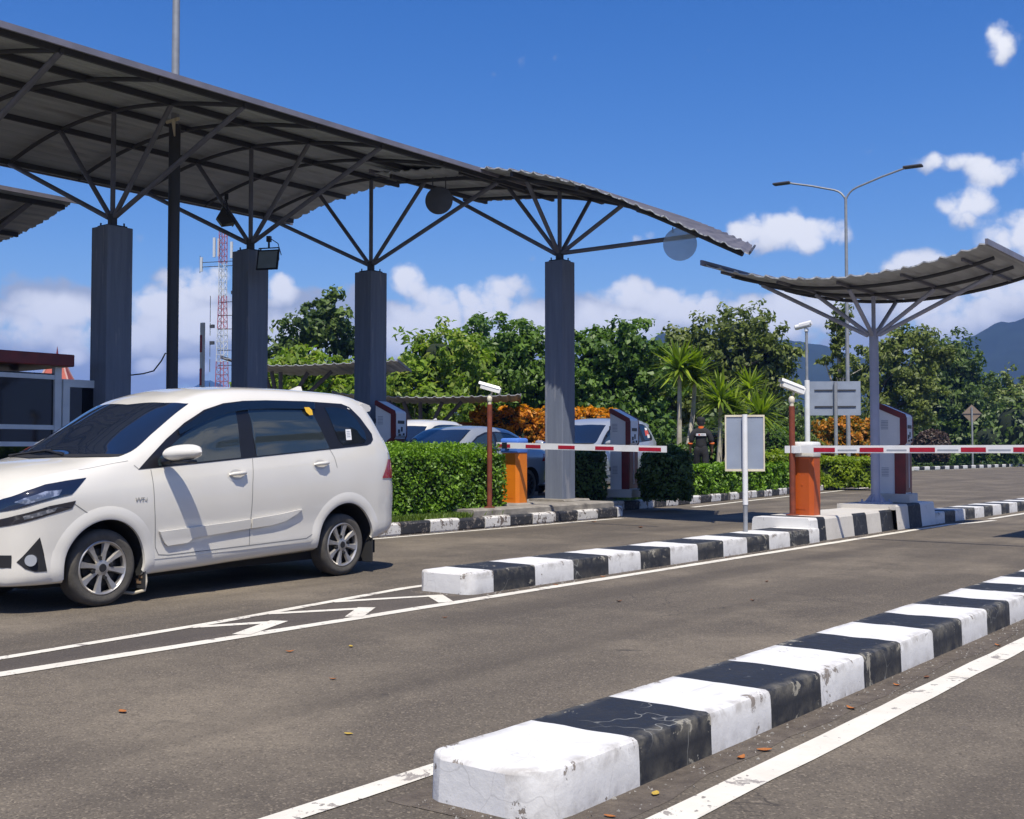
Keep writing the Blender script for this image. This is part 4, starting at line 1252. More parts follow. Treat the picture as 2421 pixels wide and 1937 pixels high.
def car_wheel(parent, x, y, z, R, W, rim, sgn, spokes=8, dark=False, turn=0.0):
    """wheel with its outer face towards sgn*y; tyre and rim are its parts"""
    w = bpy.data.objects.new('wheel', None); COL.objects.link(w); w.parent = parent; w.location = (x, y, z)
    w.rotation_euler = (0, 0, (0 if sgn > 0 else math.pi) + turn)
    mb = MB()
    prof = [(rim, -W), (R * .90, -W), (R * .985, -W + .025), (R, -W + .05), (R, -.05), (R * .985, -.022), (R * .93, -.004), (R * .86, .006), (rim + .035, .004), (rim + .008, -.004), (rim, -.03)]
    mb.lathe(prof, 56, axis='y', closed=True)
    mb.build('tyre', M['tyre'], w, smooth=35)
    am = M['alloy_dark'] if dark else M['alloy']
    mb = MB()
    mb.lathe([(rim + .004, -.002), (rim + .004, -.016), (rim - .014, -.022), (rim - .018, -.10), (rim - .002, -.14), (rim + .004, -.02)][:5], 48, axis='y')
    mb2 = MB()
    # barrel ring and spokes
    mb2.lathe([(rim - .002, .0), (rim + .006, -.006), (rim + .004, -.05), (rim - .016, -.05), (rim - .016, -.012)], 48, axis='y', closed=True)
    for k in range(spokes):
        a = 2 * math.pi * (k + .25) / spokes
        ca, sa = math.cos(a), math.sin(a)
        def P(rr, tt, d): return (rr * ca - tt * sa, d, rr * sa + tt * ca)
        w0, w1 = .020, .034
        rows = [[P(.045, -w0, -.030), P(.045, -w0 * .6, -.012), P(.045, w0 * .6, -.012), P(.045, w0, -.030)],
                [P(rim * .6, -w0 * 1.1, -.034), P(rim * .6, -w0 * .7, -.014), P(rim * .6, w0 * .7, -.014), P(rim * .6, w0 * 1.1, -.034)],
                [P(rim - .010, -w1, -.030), P(rim - .010, -w1 * .72, -.006), P(rim - .010, w1 * .72, -.006), P(rim - .010, w1, -.030)]]
        mb2.grid(rows)
    mb2.lathe([(.062, -.03), (.058, -.012), (.03, -.006), (.001, -.006)], 20, axis='y')
    rm = mb2.build('rim', am, w, smooth=30)
    mb = MB(); mb.lathe([(rim - .004, -.075), (.02, -.075)], 40, axis='y'); mb.lathe([(rim * .72, -.055), (.03, -.055)], 32, axis='y', mi=1)
    mb.build('brake_disc_and_shade', [M['alloy_dark'], pmat('brake steel', (.06, .055, .05), .6)], rm)
    mb = MB()
    for k in range(4):
        a = 2 * math.pi * (k + .5) / 4 + .5
        mb.lathe([(.016, -.022), (.014, -.003), (.002, -.003)], 10, axis='y', origin=(.082 * math.cos(a), 0, .082 * math.sin(a)))
    mb.lathe([(.034, -.01), (.03, -.002), (.001, -.002)], 16, axis='y')
    mb.build('wheel_nuts', M['trim_matt'], rm, smooth=30)
    return w

# ---------------------------------------------------------------- the white people carrier
# section: floor centre, floor edge, sill, low side, mid side, shoulder, window sill line, window top, roof edge, roof, roof centre
def stn(x, zb, ys, zs, y3, y4, sh, bl, wt, re, rf, zc):
    lowz = zs + (sh[1] - zs) * .34; midz = zs + (sh[1] - zs) * .68
    return (x, [(0, zb), (ys * .86, zb), (ys, zs), (y3, lowz), (y4, midz), sh, bl, wt, re, rf, (0, zc)])
MPV = [
    stn(-2.135, .44, .60, .46, .63, .645, (.64, .78), (.625, .80), (.55, .82), (.45, .825), (.25, .83), .832),
    stn(-2.11, .41, .68, .43, .705, .715, (.705, .86), (.69, .905), (.64, .93), (.55, .945), (.30, .955), .958),
    stn(-2.06, .39, .72, .41, .745, .755, (.745, .95), (.73, 1.06), (.685, 1.16), (.62, 1.20), (.35, 1.225), 1.23),
    stn(-1.98, .36, .75, .38, .78, .79, (.78, 1.03), (.757, 1.19), (.66, 1.34), (.565, 1.415), (.34, 1.465), 1.48),
    stn(-1.88, .33, .775, .36, .805, .81, (.80, 1.09), (.772, 1.235), (.63, 1.51), (.53, 1.605), (.32, 1.67), 1.69),
    stn(-1.75, .30, .785, .34, .82, .825, (.81, 1.11), (.785, 1.245), (.628, 1.61), (.545, 1.69), (.32, 1.745), 1.757),
    stn(-1.40, .27, .772, .31, .81, .83, (.815, 1.10), (.79, 1.222), (.645, 1.672), (.57, 1.728), (.33, 1.768), 1.778),
    stn(-.90, .25, .77, .285, .806, .828, (.815, 1.07), (.79, 1.183), (.645, 1.678), (.57, 1.734), (.33, 1.776), 1.787),
    stn(-.35, .235, .77, .265, .806, .828, (.815, 1.03), (.79, 1.14), (.65, 1.662), (.58, 1.722), (.34, 1.766), 1.778),
    stn(.05, .225, .77, .25, .806, .828, (.815, 1.00), (.79, 1.109), (.66, 1.62), (.59, 1.688), (.35, 1.736), 1.748),
    stn(.35, .215, .77, .235, .806, .828, (.815, .975), (.79, 1.086), (.68, 1.53), (.615, 1.607), (.385, 1.66), 1.674),
    stn(.50, .21, .77, .23, .806, .828, (.815, .965), (.79, 1.074), (.692, 1.45), (.635, 1.53), (.41, 1.592), 1.61),
    stn(.80, .205, .77, .22, .806, .828, (.815, .945), (.79, 1.05), (.728, 1.252), (.672, 1.335), (.45, 1.418), 1.44),
    stn(1.05, .20, .77, .215, .806, .828, (.813, .93), (.785, 1.03), (.752, 1.115), (.705, 1.175), (.48, 1.262), 1.285),
    stn(1.25, .20, .77, .215, .806, .825, (.81, .93), (.778, 1.03), (.745, 1.085), (.695, 1.115), (.46, 1.165), 1.18),
    stn(1.42, .20, .765, .215, .802, .82, (.805, .92), (.77, 1.01), (.735, 1.055), (.675, 1.08), (.42, 1.12), 1.135),
    stn(1.62, .20, .75, .215, .79, .805, (.795, .905), (.75, .985), (.71, 1.025), (.645, 1.045), (.40, 1.085), 1.10),
    stn(1.80, .20, .735, .215, .765, .775, (.765, .89), (.71, .955), (.665, .985), (.60, 1.003), (.37, 1.04), 1.052),
    stn(1.93, .20, .69, .215, .715, .72, (.715, .87), (.655, .92), (.605, .94), (.545, .953), (.33, .985), 1.0),
    stn(2.01, .20, .625, .215, .65, .65, (.64, .83), (.58, .87), (.53, .885), (.47, .895), (.28, .925), .935),
    stn(2.06, .21, .54, .225, .56, .56, (.55, .78), (.49, .81), (.44, .825), (.39, .835), (.23, .86), .868),
    stn(2.10, .24, .42, .255, .45, .44, (.42, .70), (.37, .73), (.32, .745), (.28, .755), (.17, .775), .78),
]
DLO = [(1.03, 1.04), (.90, 1.145), (.72, 1.285), (.52, 1.42), (.30, 1.535), (.08, 1.598), (-.15, 1.628), (-.42, 1.643), (-.9, 1.652), (-1.40, 1.645), (-1.50, 1.615), (-1.62, 1.515), (-1.745, 1.36), (-1.745, 1.30), (-1.70, 1.262), (-1.64, 1.245), (-.9, 1.187), (-.15, 1.129), (.5, 1.079)]

def shrink(poly, x0, x1, top, bot):
    """part of the window outline between x0 and x1, pulled in from the edges"""
    n = 26; up = []; dn = []
    for i in range(n + 1):
        x = x0 + (x1 - x0) * i / n
        a, b = env(poly, x); a += bot; b -= top
        if b - a > .012: up.append((x, b)); dn.append((x, a))
    return up + dn[::-1]

def build_mpv(name, label, loc, rotz, paint, hero=True, group=None):
    lo = Loft(MPV)
    root = thing(name, label, 'car', loc, rotz, group)
    body = lo.body().build('body', paint, root)
    cut_arches(body, [(1.325, .315, .352), (-1.33, .325, .372)], .5, None)
    def S(poly, off, sgn): return side_panel(lo, poly, off, sgn)
    for sg in (1, -1):
        fr = S(DLO, .003, sg).build('window_surround', M['trim_black'], root, smooth=40)
        S(shrink(DLO, -.02, .84, .075, .012), .006, sg).build('window', M['glass_side'], fr, smooth=40)
        S([(-.16, 1.555), (-.62, 1.563), (-.93, 1.568), (-1.02, 1.40), (-1.115, 1.212), (-.6, 1.172), (-.2, 1.142)], .006, sg).build('window', M['glass_side'], fr, smooth=40)
        S([(-1.13, 1.60), (-1.3, 1.605), (-1.43, 1.585), (-1.55, 1.49), (-1.635, 1.37), (-1.64, 1.30), (-1.60, 1.265), (-1.30, 1.243), (-1.24, 1.30)], .006, sg).build('window', M['glass_dark'], fr, smooth=40)
        # rain visor along the top of the doors
        vis = [(.60, 1.352), (.30, 1.515), (.08, 1.578), (-.15, 1.610), (-.42, 1.626), (-.9, 1.634), (-1.0, 1.634), (-.98, 1.574), (-.42, 1.562), (-.15, 1.545), (.08, 1.512), (.30, 1.448), (.60, 1.318)]
        side_panel(lo, vis, .024, sg, thick=.02).build('rain_visor', M['glass_dark'], fr, smooth=40)
        for pts in ([(.915, 1.04), (.905, .75), (.875, .42), (.845, .362), (.75, .352), (-.11, .372)],
                    [(-.152, 1.125), (-.125, .9), (-.115, .6), (-.11, .372)],
                    [(-.11, .372), (-.80, .39), (-.92, .44), (-1.0, .58), (-1.12, .72)],
                    [(-1.115, 1.205), (-1.16, 1.13), (-1.185, 1.03)],
                    [(1.62, .80), (1.50, .72), (1.44, .66)],
                    [(1.02, 1.04), (1.06, 1.075)]):
            side_strip(lo, pts, .007, .0015, sg).build('panel_gap', M['seam'], body)
        # flared wheel arches
        for (cx, cz, r0) in ((1.325, .315, .352), (-1.33, .325, .372)):
            rows = []
            for (rr_, of_) in ((r0 - .003, -.02), (r0 - .002, .006), (r0 + .010, .0105), (r0 + .045, .0095), (r0 + .080, .0045), (r0 + .105, -.001)):
                row = []
                for a in np.linspace(rad(-12), rad(192), 40):
                    zz_ = max(cz + rr_ * math.sin(a), lo.at(cx + rr_ * math.cos(a), 2)[2] + .012)
                    row.append(lo.pt(cx + rr_ * math.cos(a), zz_, of_, sg))
                rows.append(row)
            mb = MB(); mb.grid(rows); mb.build('arch_flare', paint, body, smooth=60)
        # sill step
        side_strip(lo, [(.90, .335), (0, .345), (-.90, .37)], .012, .004, sg).build('sill_line', paint, body)
        # moulding in two lengths
        for poly in ([(.855, .548), (.75, .553), (.10, .588), (-.104, .602), (-.104, .522), (.35, .488), (.50, .478), (.57, .440), (.77, .428), (.80, .455)],
                     [(-.120, .603), (-.45, .63), (-.72, .662), (-.66, .625), (-.52, .565), (-.35, .535), (-.120, .522)]):
            side_panel(lo, poly, .022, sg, nx=40, nz=8, thick=.02).build('side_moulding', paint, root, smooth=35)
        # door handles: flat disc coloured darker for the shade of the recess, and grip
        for (hx, hz) in ((.05, .985), (-.965, 1.062)):
            rec = MB(); c = lo.pt(hx, hz, .0015, sg)
            ring = [lo.pt(hx + .10 * math.cos(a), hz + .062 * math.sin(a), .0025, sg) for a in np.linspace(0, 2 * math.pi, 28, endpoint=False)]
            inner = [lo.pt(hx + .078 * math.cos(a), hz + .046 * math.sin(a), .0018, sg) for a in np.linspace(0, 2 * math.pi, 28, endpoint=False)]
            rec.grid([ring, inner], close_u=True); rec.add(inner, [tuple(range(28))], 1)
            h = rec.build('door_handle', [paint, pmat('handle recess shade', (.50, .48, .44), .4)], root, smooth=40)
            gp = MB(); gp.tube([lo.pt(hx + .085, hz, .004, sg), lo.pt(hx + .05, hz + .004, .030, sg), lo.pt(hx - .02, hz + .008, .036, sg), lo.pt(hx - .08, hz + .012, .026, sg), lo.pt(hx - .10, hz + .012, .004, sg)], [.010, .016, .017, .015, .009], 8)
            gp.build('grip', paint, h, smooth=50)
        # door mirror
        c = np.array(lo.pt(.79, 1.10, 0, sg)); mb = MB()
        mx, my, mz = .745, sg * .975, 1.168
        rows = []
        for i, t in enumerate(np.linspace(0, 1, 13)):
            u = -1 + 2 * t
            k = max(1 - abs(u) ** 2.6, 0.0) ** .5
            row = []
            for a in np.linspace(0, 2 * math.pi, 20, endpoint=False):
                ca, sa = math.cos(a), math.sin(a)
                hz_ = (.072 if sa > 0 else .058) * (k * .98 + .02)
                # rounded ahead, cut flat behind where the glass sits
                fx = (.10 if ca > 0 else .06) * (k * .98 + .02)
                row.append((mx + fx * ca - .05 * u, my + sg * .16 * u, mz + hz_ * sa + .012 * u))
            rows.append(row)
        mb.grid(rows, close_u=True); mb.add(rows[0], [tuple(range(20))]); mb.add(rows[-1], [tuple(range(20))])
        mir = mb.build('mirror', paint, root, smooth=60)
        mb = MB(); mb.tube([c, (mx, my - sg * .03, mz - .055)], [.03, .028], 8); mb.box(mx - .05, mx + .05, my - .11, my + .11, mz - .078, mz - .052, bev=.01); mb.build('mirror_foot', M['trim_black'], mir, smooth=40)
        # tail lamp
        S([(-1.83, .92), (-1.90, 1.02), (-1.955, 1.105), (-2.04, 1.105), (-2.062, 1.0), (-2.05, .92)], .006, sg).build('tail_lamp', M['lamp_red'], root, smooth=40)
        S([(-1.958, 1.108), (-1.985, 1.20), (-1.975, 1.34), (-2.0, 1.28), (-2.03, 1.16), (-2.038, 1.108)], .006, sg).build('tail_lamp_upper', M['lamp_clear'], root, smooth=40)
        # head lamp: upper lamp, painted bar, lower lamp
        up = [(1.49, .985), (1.65, .965), (1.80, .94), (1.93, .895), (2.03, .84), (2.07, .80), (2.06, .745), (2.0, .765), (1.9, .80), (1.75, .84), (1.63, .865)]
        hl = S(up, .004, sg).build('head_lamp', M['lamp_smoke'], root, smooth=40)
        S([(1.70, .90), (1.82, .89), (1.95, .845), (2.0, .815), (1.95, .80), (1.82, .838), (1.73, .86)], .007, sg).build('reflector', M['lamp_inner'], hl, smooth=40)
        lw = [(1.60, .818), (1.8, .785), (2.0, .72), (2.065, .69), (2.065, .635), (2.0, .655), (1.8, .718), (1.63, .762)]
        hl = S(lw, .004, sg).build('head_lamp', M['lamp_smoke'], root, smooth=40)
        S([(1.74, .775), (1.85, .75), (1.96, .715), (1.95, .69), (1.85, .718), (1.76, .745)], .007, sg).build('reflector', M['lamp_inner'], hl, smooth=40)
        # bumper crease and fog lamp pocket
        fg = S([(1.80, .31), (1.825, .45), (1.855, .56), (1.90, .50), (1.95, .43), (1.985, .385), (1.94, .335), (1.88, .31)], .004, sg).build('fog_lamp_pocket', M['trim_matt'], root, smooth=40)
        mb = MB(); q = lo.pt(1.905, .395, .008, sg); n = Vector((.72, sg * .68, 0)); mb.tube([Vector(q) - n * .01, Vector(q) + n * .012], .042, 18); mb.build('fog_lamp', M['lamp_clear'], fg, smooth=30)
        # mud flaps
        for (fx, w_, hh) in ((.965, .012, .20), (-1.715, .012, .24)):
            mb = MB(); mb.box(fx - w_ / 2, fx + w_ / 2, sg * .60 if sg > 0 else -.80, .80 if sg > 0 else -.60, .10, .10 + hh, bev=.004)
            mb.build('mud_flap', M['rubber'], root)
    # windscreen and bonnet details
    def screen(h0, h1, c0, c1, off, t0, nx=16, nt=14):
        rows = []
        tl = np.linspace(t0, 10, nt)
        ts = [(t, 1) for t in tl] + [(t, -1) for t in tl[::-1][1:]]
        for i in range(nx + 1):
            row = []
            for t, s in ts:
                u = ((t - t0) / (10 - t0)) ** .6
                xh = h0 + (h1 - h0) * u; xc = c0 + (c1 - c0) * u
                p = lo.top(xh + (xc - xh) * i / nx, t, off)
                row.append((p[0], s * p[1], p[2]))
            rows.append(row)
        mb = MB(); mb.grid(rows); return mb
    ws = screen(.405, .55, 1.12, 1.44, .004, 8.02).build('windscreen', M['glass_front'], root, smooth=40)
    screen(1.10, 1.375, 1.155, 1.47, .007, 8.02, nx=3).build('cowl', M['trim_matt'], root, smooth=40)
    for (yy, t_) in ((.25, 9.3), (-.38, 9.0)):
        mb = MB(); a = lo.top(1.37, t_, .02); b = lo.top(1.25, 9.85 if yy > 0 else 9.7, .018)
        s = 1 if yy > 0 else -1
        mb.tube([(a[0], s * a[1], a[2]), (b[0], -s * .12 if yy > 0 else -.02, b[2])], .010, 6); mb.build('wiper', M['trim_matt'], ws)
    for s in (1, -1):
        mb = MB()
        rows = [[lo.top(x, 7.05, .0015), lo.top(x, 7.12, .0015)] for x in np.linspace(1.10, 1.52, 14)]
        mb.grid([[(p[0], s * p[1], p[2]) for p in r] for r in rows]); mb.build('bonnet_gap', M['seam'], body)
    # grille and lower intake on the front face
    def front_patch(za, zb_, half, off, mm, nm):
        mb = MB(); rows = []
        for y in np.linspace(-half, half, 24):
            r_ = []
            for z in np.linspace(za, zb_, 5):
                # find x where the body side reaches |y| at this height
                xs_ = np.linspace(1.55, 2.099, 140); ys_ = [lo.side(x, z) for x in xs_]
                x = float(np.interp(-abs(y), -np.array(ys_), xs_)) if abs(y) > ys_[-1] else 2.10
                r_.append((x + off, y, z))
            rows.append(r_)
        mb.grid(rows); mb.build(nm, mm, root, smooth=50)
    if hero:
        front_patch(.52, .66, .50, .006, M['trim_black'], 'grille')
        front_patch(.345, .435, .655, .006, M['trim_matt'], 'lower_grille')
    # tailgate glass, spoiler, aerial
    mb = MB(); rows = []
    for x in np.linspace(-2.045, -1.915, 8):
        rows.append([lo.top(x, t, .005) * np.array([1, s, 1]) for t, s in [(t, 1) for t in np.linspace(8.1, 10, 8)] + [(t, -1) for t in np.linspace(10, 8.1, 8)[1:]]])
    mb.grid(rows); mb.build('rear_window', M['glass_dark'], root, smooth=40)
    mb = MB(); rows = []
    for y in np.linspace(-.60, .60, 25):
        z = 1.742 - .09 * (abs(y) / .6) ** 2.2; k = 1 - .25 * (abs(y) / .6) ** 4
        rows.append([(-1.70, y, z - .01), (-1.80, y, z + .014), (-1.90 * k - 1.83 * (1 - k), y, z - .004), (-1.925 * k - 1.85 * (1 - k), y, z - .03), (-1.905 * k - 1.84 * (1 - k), y, z - .062), (-1.82, y, z - .075), (-1.72, y, z - .05)])
    mb.grid(rows, close_u=True); mb.add(rows[0], [tuple(range(7))]); mb.add(rows[-1], [tuple(range(7))])
    mb.build('spoiler', paint, root, smooth=50)
    mb = MB(); mb.add([(-1.30, -.03, 1.775), (-1.30, .03, 1.775), (-1.52, .035, 1.768), (-1.52, -.035, 1.768), (-1.475, 0, 1.842), (-1.52, 0, 1.842)],
                      [(0, 1, 4), (1, 2, 5, 4), (2, 3, 5), (3, 0, 4, 5), (0, 3, 2, 1)]); mb.build('aerial', paint, root)
    # underside
    mb = MB(); mb.box(-1.95, 1.85, -.62, .62, .17, .30); mb.build('underbody', M['well'], root)
    for (x, s, tn) in ((1.325, 1, -.03), (-1.33, 1, 0), (1.325, -1, -.03), (-1.33, -1, 0)):
        car_wheel(root, x, s * .768, .295, .295, .185, .203, s, turn=tn)
    if hero:
        # stickers, badge, mud
        S([(-.835, 1.585), (-.90, 1.587), (-.93, 1.56), (-.925, 1.515), (-.88, 1.512), (-.845, 1.54)], .0275, 1).build('yellow_sticker', M['yellow'], root)
        stk = S([(-1.355, 1.395), (-1.43, 1.398), (-1.425, 1.295), (-1.35, 1.292)], .0078, 1).build('white_sticker', M['white_print'], root)
        for k in range(4):
            side_strip(lo, [(-1.365, 1.375 - .017 * k), (-1.412, 1.377 - .017 * k)], .006, .009, 1).build('printed_line', M['label_grey'], stk)
        fc = bpy.data.curves.new('badge', 'FONT'); fc.body = 'VVT-i'; fc.size = .048; fc.extrude = .001; fc.shear = .15
        to = bpy.data.objects.new('tmp', fc); COL.objects.link(to)
        me = bpy.data.meshes.new_from_object(to.evaluated_get(bpy.context.evaluated_depsgraph_get()))
        bpy.data.objects.remove(to)
        p = lo.pt(1.09, .79, .004, 1)
        bo = bpy.data.objects.new('badge', me); COL.objects.link(bo); bo.parent = root; me.materials.append(M['seam'])
        bo.location = p; bo.rotation_euler = (math.pi / 2, 0, math.pi)
        # windscreen sticker
        mb = MB()
        def W_(u, v): # u across from centre towards the far side, v up the glass
            t = 10 - u; p = lo.top(1.19 - v, t, .008); return (p[0], -p[1], p[2])
        for (u0, u1, v0, v1, mi) in ((1.55, 1.78, .02, .13, 0), (1.38, 1.52, .05, .15, 1), (1.30, 1.42, .13, .22, 0), (1.40, 1.60, .155, .20, 1), (1.62, 1.84, -.04, .01, 1)):
            mb.add([W_(u0, v0), W_(u1, v0), W_(u1, v1), W_(u0, v1)], [(0, 1, 2, 3)], mi)
        mb.build('windscreen_sticker', [M['white_print'], M['red_print']], ws)
        mb = MB()
        for k in range(6):
            mb.box(.9715, .976, .68 + random.uniform(0, .05), .73 + random.uniform(0, .05), .14 + .022 * k, .16 + .022 * k, bev=.0015)
        mb.build('mud', M['mud'], root)
        mb = MB(); mb.tube([(.95, .77, .28), (.945, .785, .16), (.955, .78, .09), (1.0, .70, .065), (1.03, .60, .07)], .013, 8); mb.build('flap_bracket', M['cream'], root, smooth=40)
    return root

CAR_ROT = -math.pi / 2 + 0.0623
hero_car = build_mpv('white_car', 'white people carrier with dark windows driving out of the picture at the left', (-8.6966, 6.2116, 0), CAR_ROT, M['car_white'])
silver = build_mpv('silver_car', 'silver people carrier with red stickers on its rear side window behind the dark shrubs', (-15.35, 22.6, .22), CAR_ROT + .03, M['car_silver'], hero=False)
lo_ = Loft(MPV)
for k, (x0, z0, w, h, mm) in enumerate(((-1.36, 1.36, .20, .13, 'red_print'), (-1.46, 1.30, .13, .10, 'white_print'), (-1.40, 1.49, .14, .06, 'white_print'))):
    side_panel(lo_, [(x0, z0), (x0 - w, z0 + .01), (x0 - w, z0 + h), (x0, z0 + h)], .0085, 1, nx=4, nz=3).build('window_sticker', M[mm], silver)
build_mpv('white_van', 'white car roof and windows seen over the blue grey sedan, before the orange hedge', (-19.0, 20.2, .2), CAR_ROT + .25, M['car_white'], hero=False)

# ---------------------------------------------------------------- the blue grey sedan
SED = [
    stn(-2.25, .45, .50, .46, .55, .58, (.58, .80), (.56, .86), (.50, .90), (.42, .91), (.22, .92), .925),
    stn(-2.18, .38, .66, .40, .70, .73, (.72, .86), (.68, .94), (.62, .985), (.54, 1.0), (.30, 1.01), 1.015),
    stn(-1.95, .30, .76, .33, .81, .825, (.80, .90), (.755, .985), (.69, 1.02), (.61, 1.035), (.34, 1.05), 1.055),
    stn(-1.65, .26, .785, .29, .84, .845, (.82, .90), (.77, .995), (.70, 1.045), (.62, 1.07), (.34, 1.09), 1.095),
    stn(-1.20, .22, .79, .25, .845, .85, (.83, .895), (.785, .985), (.66, 1.26), (.58, 1.315), (.34, 1.345), 1.355),
    stn(-.80, .21, .79, .24, .845, .85, (.83, .885), (.79, .97), (.64, 1.36), (.555, 1.415), (.32, 1.445), 1.455),
    stn(-.2, .20, .79, .23, .84, .848, (.83, .87), (.79, .95), (.63, 1.385), (.54, 1.445), (.31, 1.475), 1.485),
    stn(.25, .20, .79, .23, .84, .848, (.83, .86), (.79, .935), (.64, 1.33), (.56, 1.395), (.33, 1.43), 1.44),
    stn(.70, .20, .79, .23, .84, .848, (.828, .85), (.785, .92), (.70, 1.13), (.63, 1.19), (.40, 1.24), 1.25),
    stn(1.10, .20, .79, .23, .838, .845, (.825, .835), (.77, .90), (.73, .96), (.67, 1.0), (.44, 1.04), 1.05),
    stn(1.45, .20, .785, .23, .83, .835, (.81, .80), (.75, .86), (.70, .90), (.63, .93), (.38, .96), .97),
    stn(1.85, .20, .75, .23, .78, .78, (.75, .74), (.68, .79), (.62, .82), (.55, .84), (.32, .865), .875),
    stn(2.12, .22, .64, .24, .66, .65, (.62, .66), (.56, .70), (.50, .725), (.43, .74), (.25, .755), .76),
    stn(2.24, .26, .42, .28, .43, .42, (.40, .58), (.35, .60), (.31, .615), (.27, .625), (.16, .635), .64),
]
SDLO = [(.92, .95), (.62, 1.10), (.30, 1.265), (.0, 1.345), (-.4, 1.365), (-.8, 1.335), (-1.1, 1.25), (-1.36, 1.10), (-1.40, 1.045), (-1.2, 1.03), (-.4, .995), (.4, .965)]
def build_sedan(name, label, loc, rotz, paint):
    lo = Loft(SED)
    root = thing(name, label, 'car', loc, rotz)
    body = lo.body().build('body', paint, root)
    cut_arches(body, [(1.36, .32, .355), (-1.33, .32, .355)], .5, None)
    for sg in (1, -1):
        fr = side_panel(lo, SDLO, .003, sg).build('window_surround', M['trim_black'], root, smooth=40)
        side_panel(lo, shrink(SDLO, -.22, .70, .03, .02), .006, sg).build('window', M['glass_side'], fr, smooth=40)
        side_panel(lo, shrink(SDLO, -1.05, -.30, .03, .02), .006, sg).build('window', M['glass_side'], fr, smooth=40)
        for pts in ([(.80, .93), (.78, .6), (.70, .33), (-.26, .33)], [(-.27, .98), (-.26, .33)], [(-1.05, 1.0), (-1.08, .8), (-1.0, .55), (-.85, .33), (-.26, .33)]):
            side_strip(lo, pts, .009, .0015, sg).build('panel_gap', M['trim_matt'], body)
        for (hx, hz) in ((-.05, .84), (-.95, .87)):
            g_ = MB(); g_.tube([lo.pt(hx + .1, hz, .004, sg), lo.pt(hx + .06, hz, .03, sg), lo.pt(hx - .06, hz, .03, sg), lo.pt(hx - .1, hz, .004, sg)], .013, 8); g_.build('door_handle', M['chrome'], root, smooth=40)
        mb = MB(); mb.box(.70, .86, sg * .86 if sg > 0 else -1.05, 1.05 if sg > 0 else -.86, .95, 1.08, bev=.04); mb.build('mirror', paint, root, smooth=40)
        side_panel(lo, [(-1.78, .78), (-1.9, .93), (-2.1, .94), (-2.15, .80)], .005, sg).build('tail_lamp', M['lamp_red'], root, smooth=40)
        side_panel(lo, [(1.55, .72), (1.75, .76), (2.05, .66), (2.05, .56), (1.75, .62)], .005, sg).build('head_lamp', M['lamp_clear'], root, smooth=40)
    rows = []
    tl = np.linspace(8.05, 10, 12); ts = [(t, 1) for t in tl] + [(t, -1) for t in tl[::-1][1:]]
    for a0, a1, c0, c1, nm in ((.32, .42, .98, 1.10, 'windscreen'), (-1.0, -.95, -1.55, -1.62, 'rear_window')):
        rows = []
        for i in range(13):
            row = []
            for t, s in ts:
                u = ((t - 8.05) / 1.95) ** .6
                p = lo.top((a0 + (a1 - a0) * u) * (1 - i / 12) + (c0 + (c1 - c0) * u) * i / 12, t, .004); row.append((p[0], s * p[1], p[2]))
            rows.append(row)
        mb = MB(); mb.grid(rows); mb.build(nm, M['glass_front'], root, smooth=40)
    mb = MB(); mb.box(-2.0, 2.0, -.62, .62, .16, .30); mb.build('underbody', M['well'], root)
    for (x, s) in ((1.36, 1), (-1.33, 1), (1.36, -1), (-1.33, -1)):
        car_wheel(root, x, s * .79, .315, .315, .19, .22, s, spokes=10, dark=True)
    return root
build_sedan('blue_sedan', 'grey blue sedan queueing behind the clipped green hedge', (-14.52, 16.75, .21), CAR_ROT + .02, M['car_blue'])
# ================================================================== BOOTH AND BUILDINGS
M['frame_grey'] = pmat('grey window frame', (0.68, 0.71, 0.72), 0.5, col2=(0.58, 0.61, 0.63), scale=4)
M['glass_booth'] = pmat('dark booth glass', (0.006, 0.007, 0.009), 0.05, spec=.6)
M['roof_tile'] = pmat('red roof tiles', (0.42, 0.085, 0.045), 0.7, col2=(0.34, 0.06, 0.035), scale=3, stretch=(1, 1, 6))
M['wall_cream'] = pmat('cream wall', (0.55, 0.50, 0.42), 0.85)

bt = thing('toll_booth', 'dark glazed toll booth with grey frames and a maroon roof edge at the left', 'booth', (-17.35, 7.9, .2))
mb = MB()
W0, W1, D0, D1 = -.55, .85, 0.0, 1.72     # x, y extents
for (x, y) in ((W1 - .05, D1 - .06), (W1 - .05, D0 + .04), (W0 + .05, D1 - .06), (W0 + .05, D0 + .04), (W1 - .05, .50)):
    mb.box(x - .05, x + .05, y - .055, y + .055, 0, 2.30)
for z in (.06, 1.10, 1.36, 2.14):
    mb.box(W1 - .09, W1 - .012, D0 + .096, D1 - .116, z - .035, z + .035); mb.box(W0 + .012, W0 + .09, D0 + .096, D1 - .116, z - .035, z + .035)
    mb.box(W0 + .10, W1 - .10, D0 + .01, D0 + .08, z - .035, z + .035); mb.box(W0 + .10, W1 - .10, D1 - .10, D1 - .02, z - .035, z + .035)
mb.build('frame', M['frame_grey'], bt)
mb = MB(); mb.box(W1 - .06, W1 - .05, D0 + .05, D1 - .07, .05, 2.2); mb.build('window', M['glass_booth'], bt)
mb = MB(); mb.box(W0 + .05, W0 + .06, D0 + .05, D1 - .07, .05, 2.2); mb.build('window', M['glass_booth'], bt)
mb = MB(); mb.box(W0 + .1, W1 - .1, D0 + .04, D0 + .05, .05, 2.2); mb.build('window', M['glass_booth'], bt)
mb = MB(); mb.box(W0 + .1, W1 - .1, D1 - .06, D1 - .05, .05, 2.2); mb.build('window', M['glass_booth'], bt)
mb = MB(); mb.box(W0 - .3, W1 + .12, D0 - .3, D1 + .14, 2.31, 2.50, bev=.015); mb.build('roof', M['maroon'], bt)
mb = MB(); mb.box(W0 + .06, W1 - .1, D0 + .06, D1 - .1, .0, .05); mb.build('floor', M['concrete'], bt)
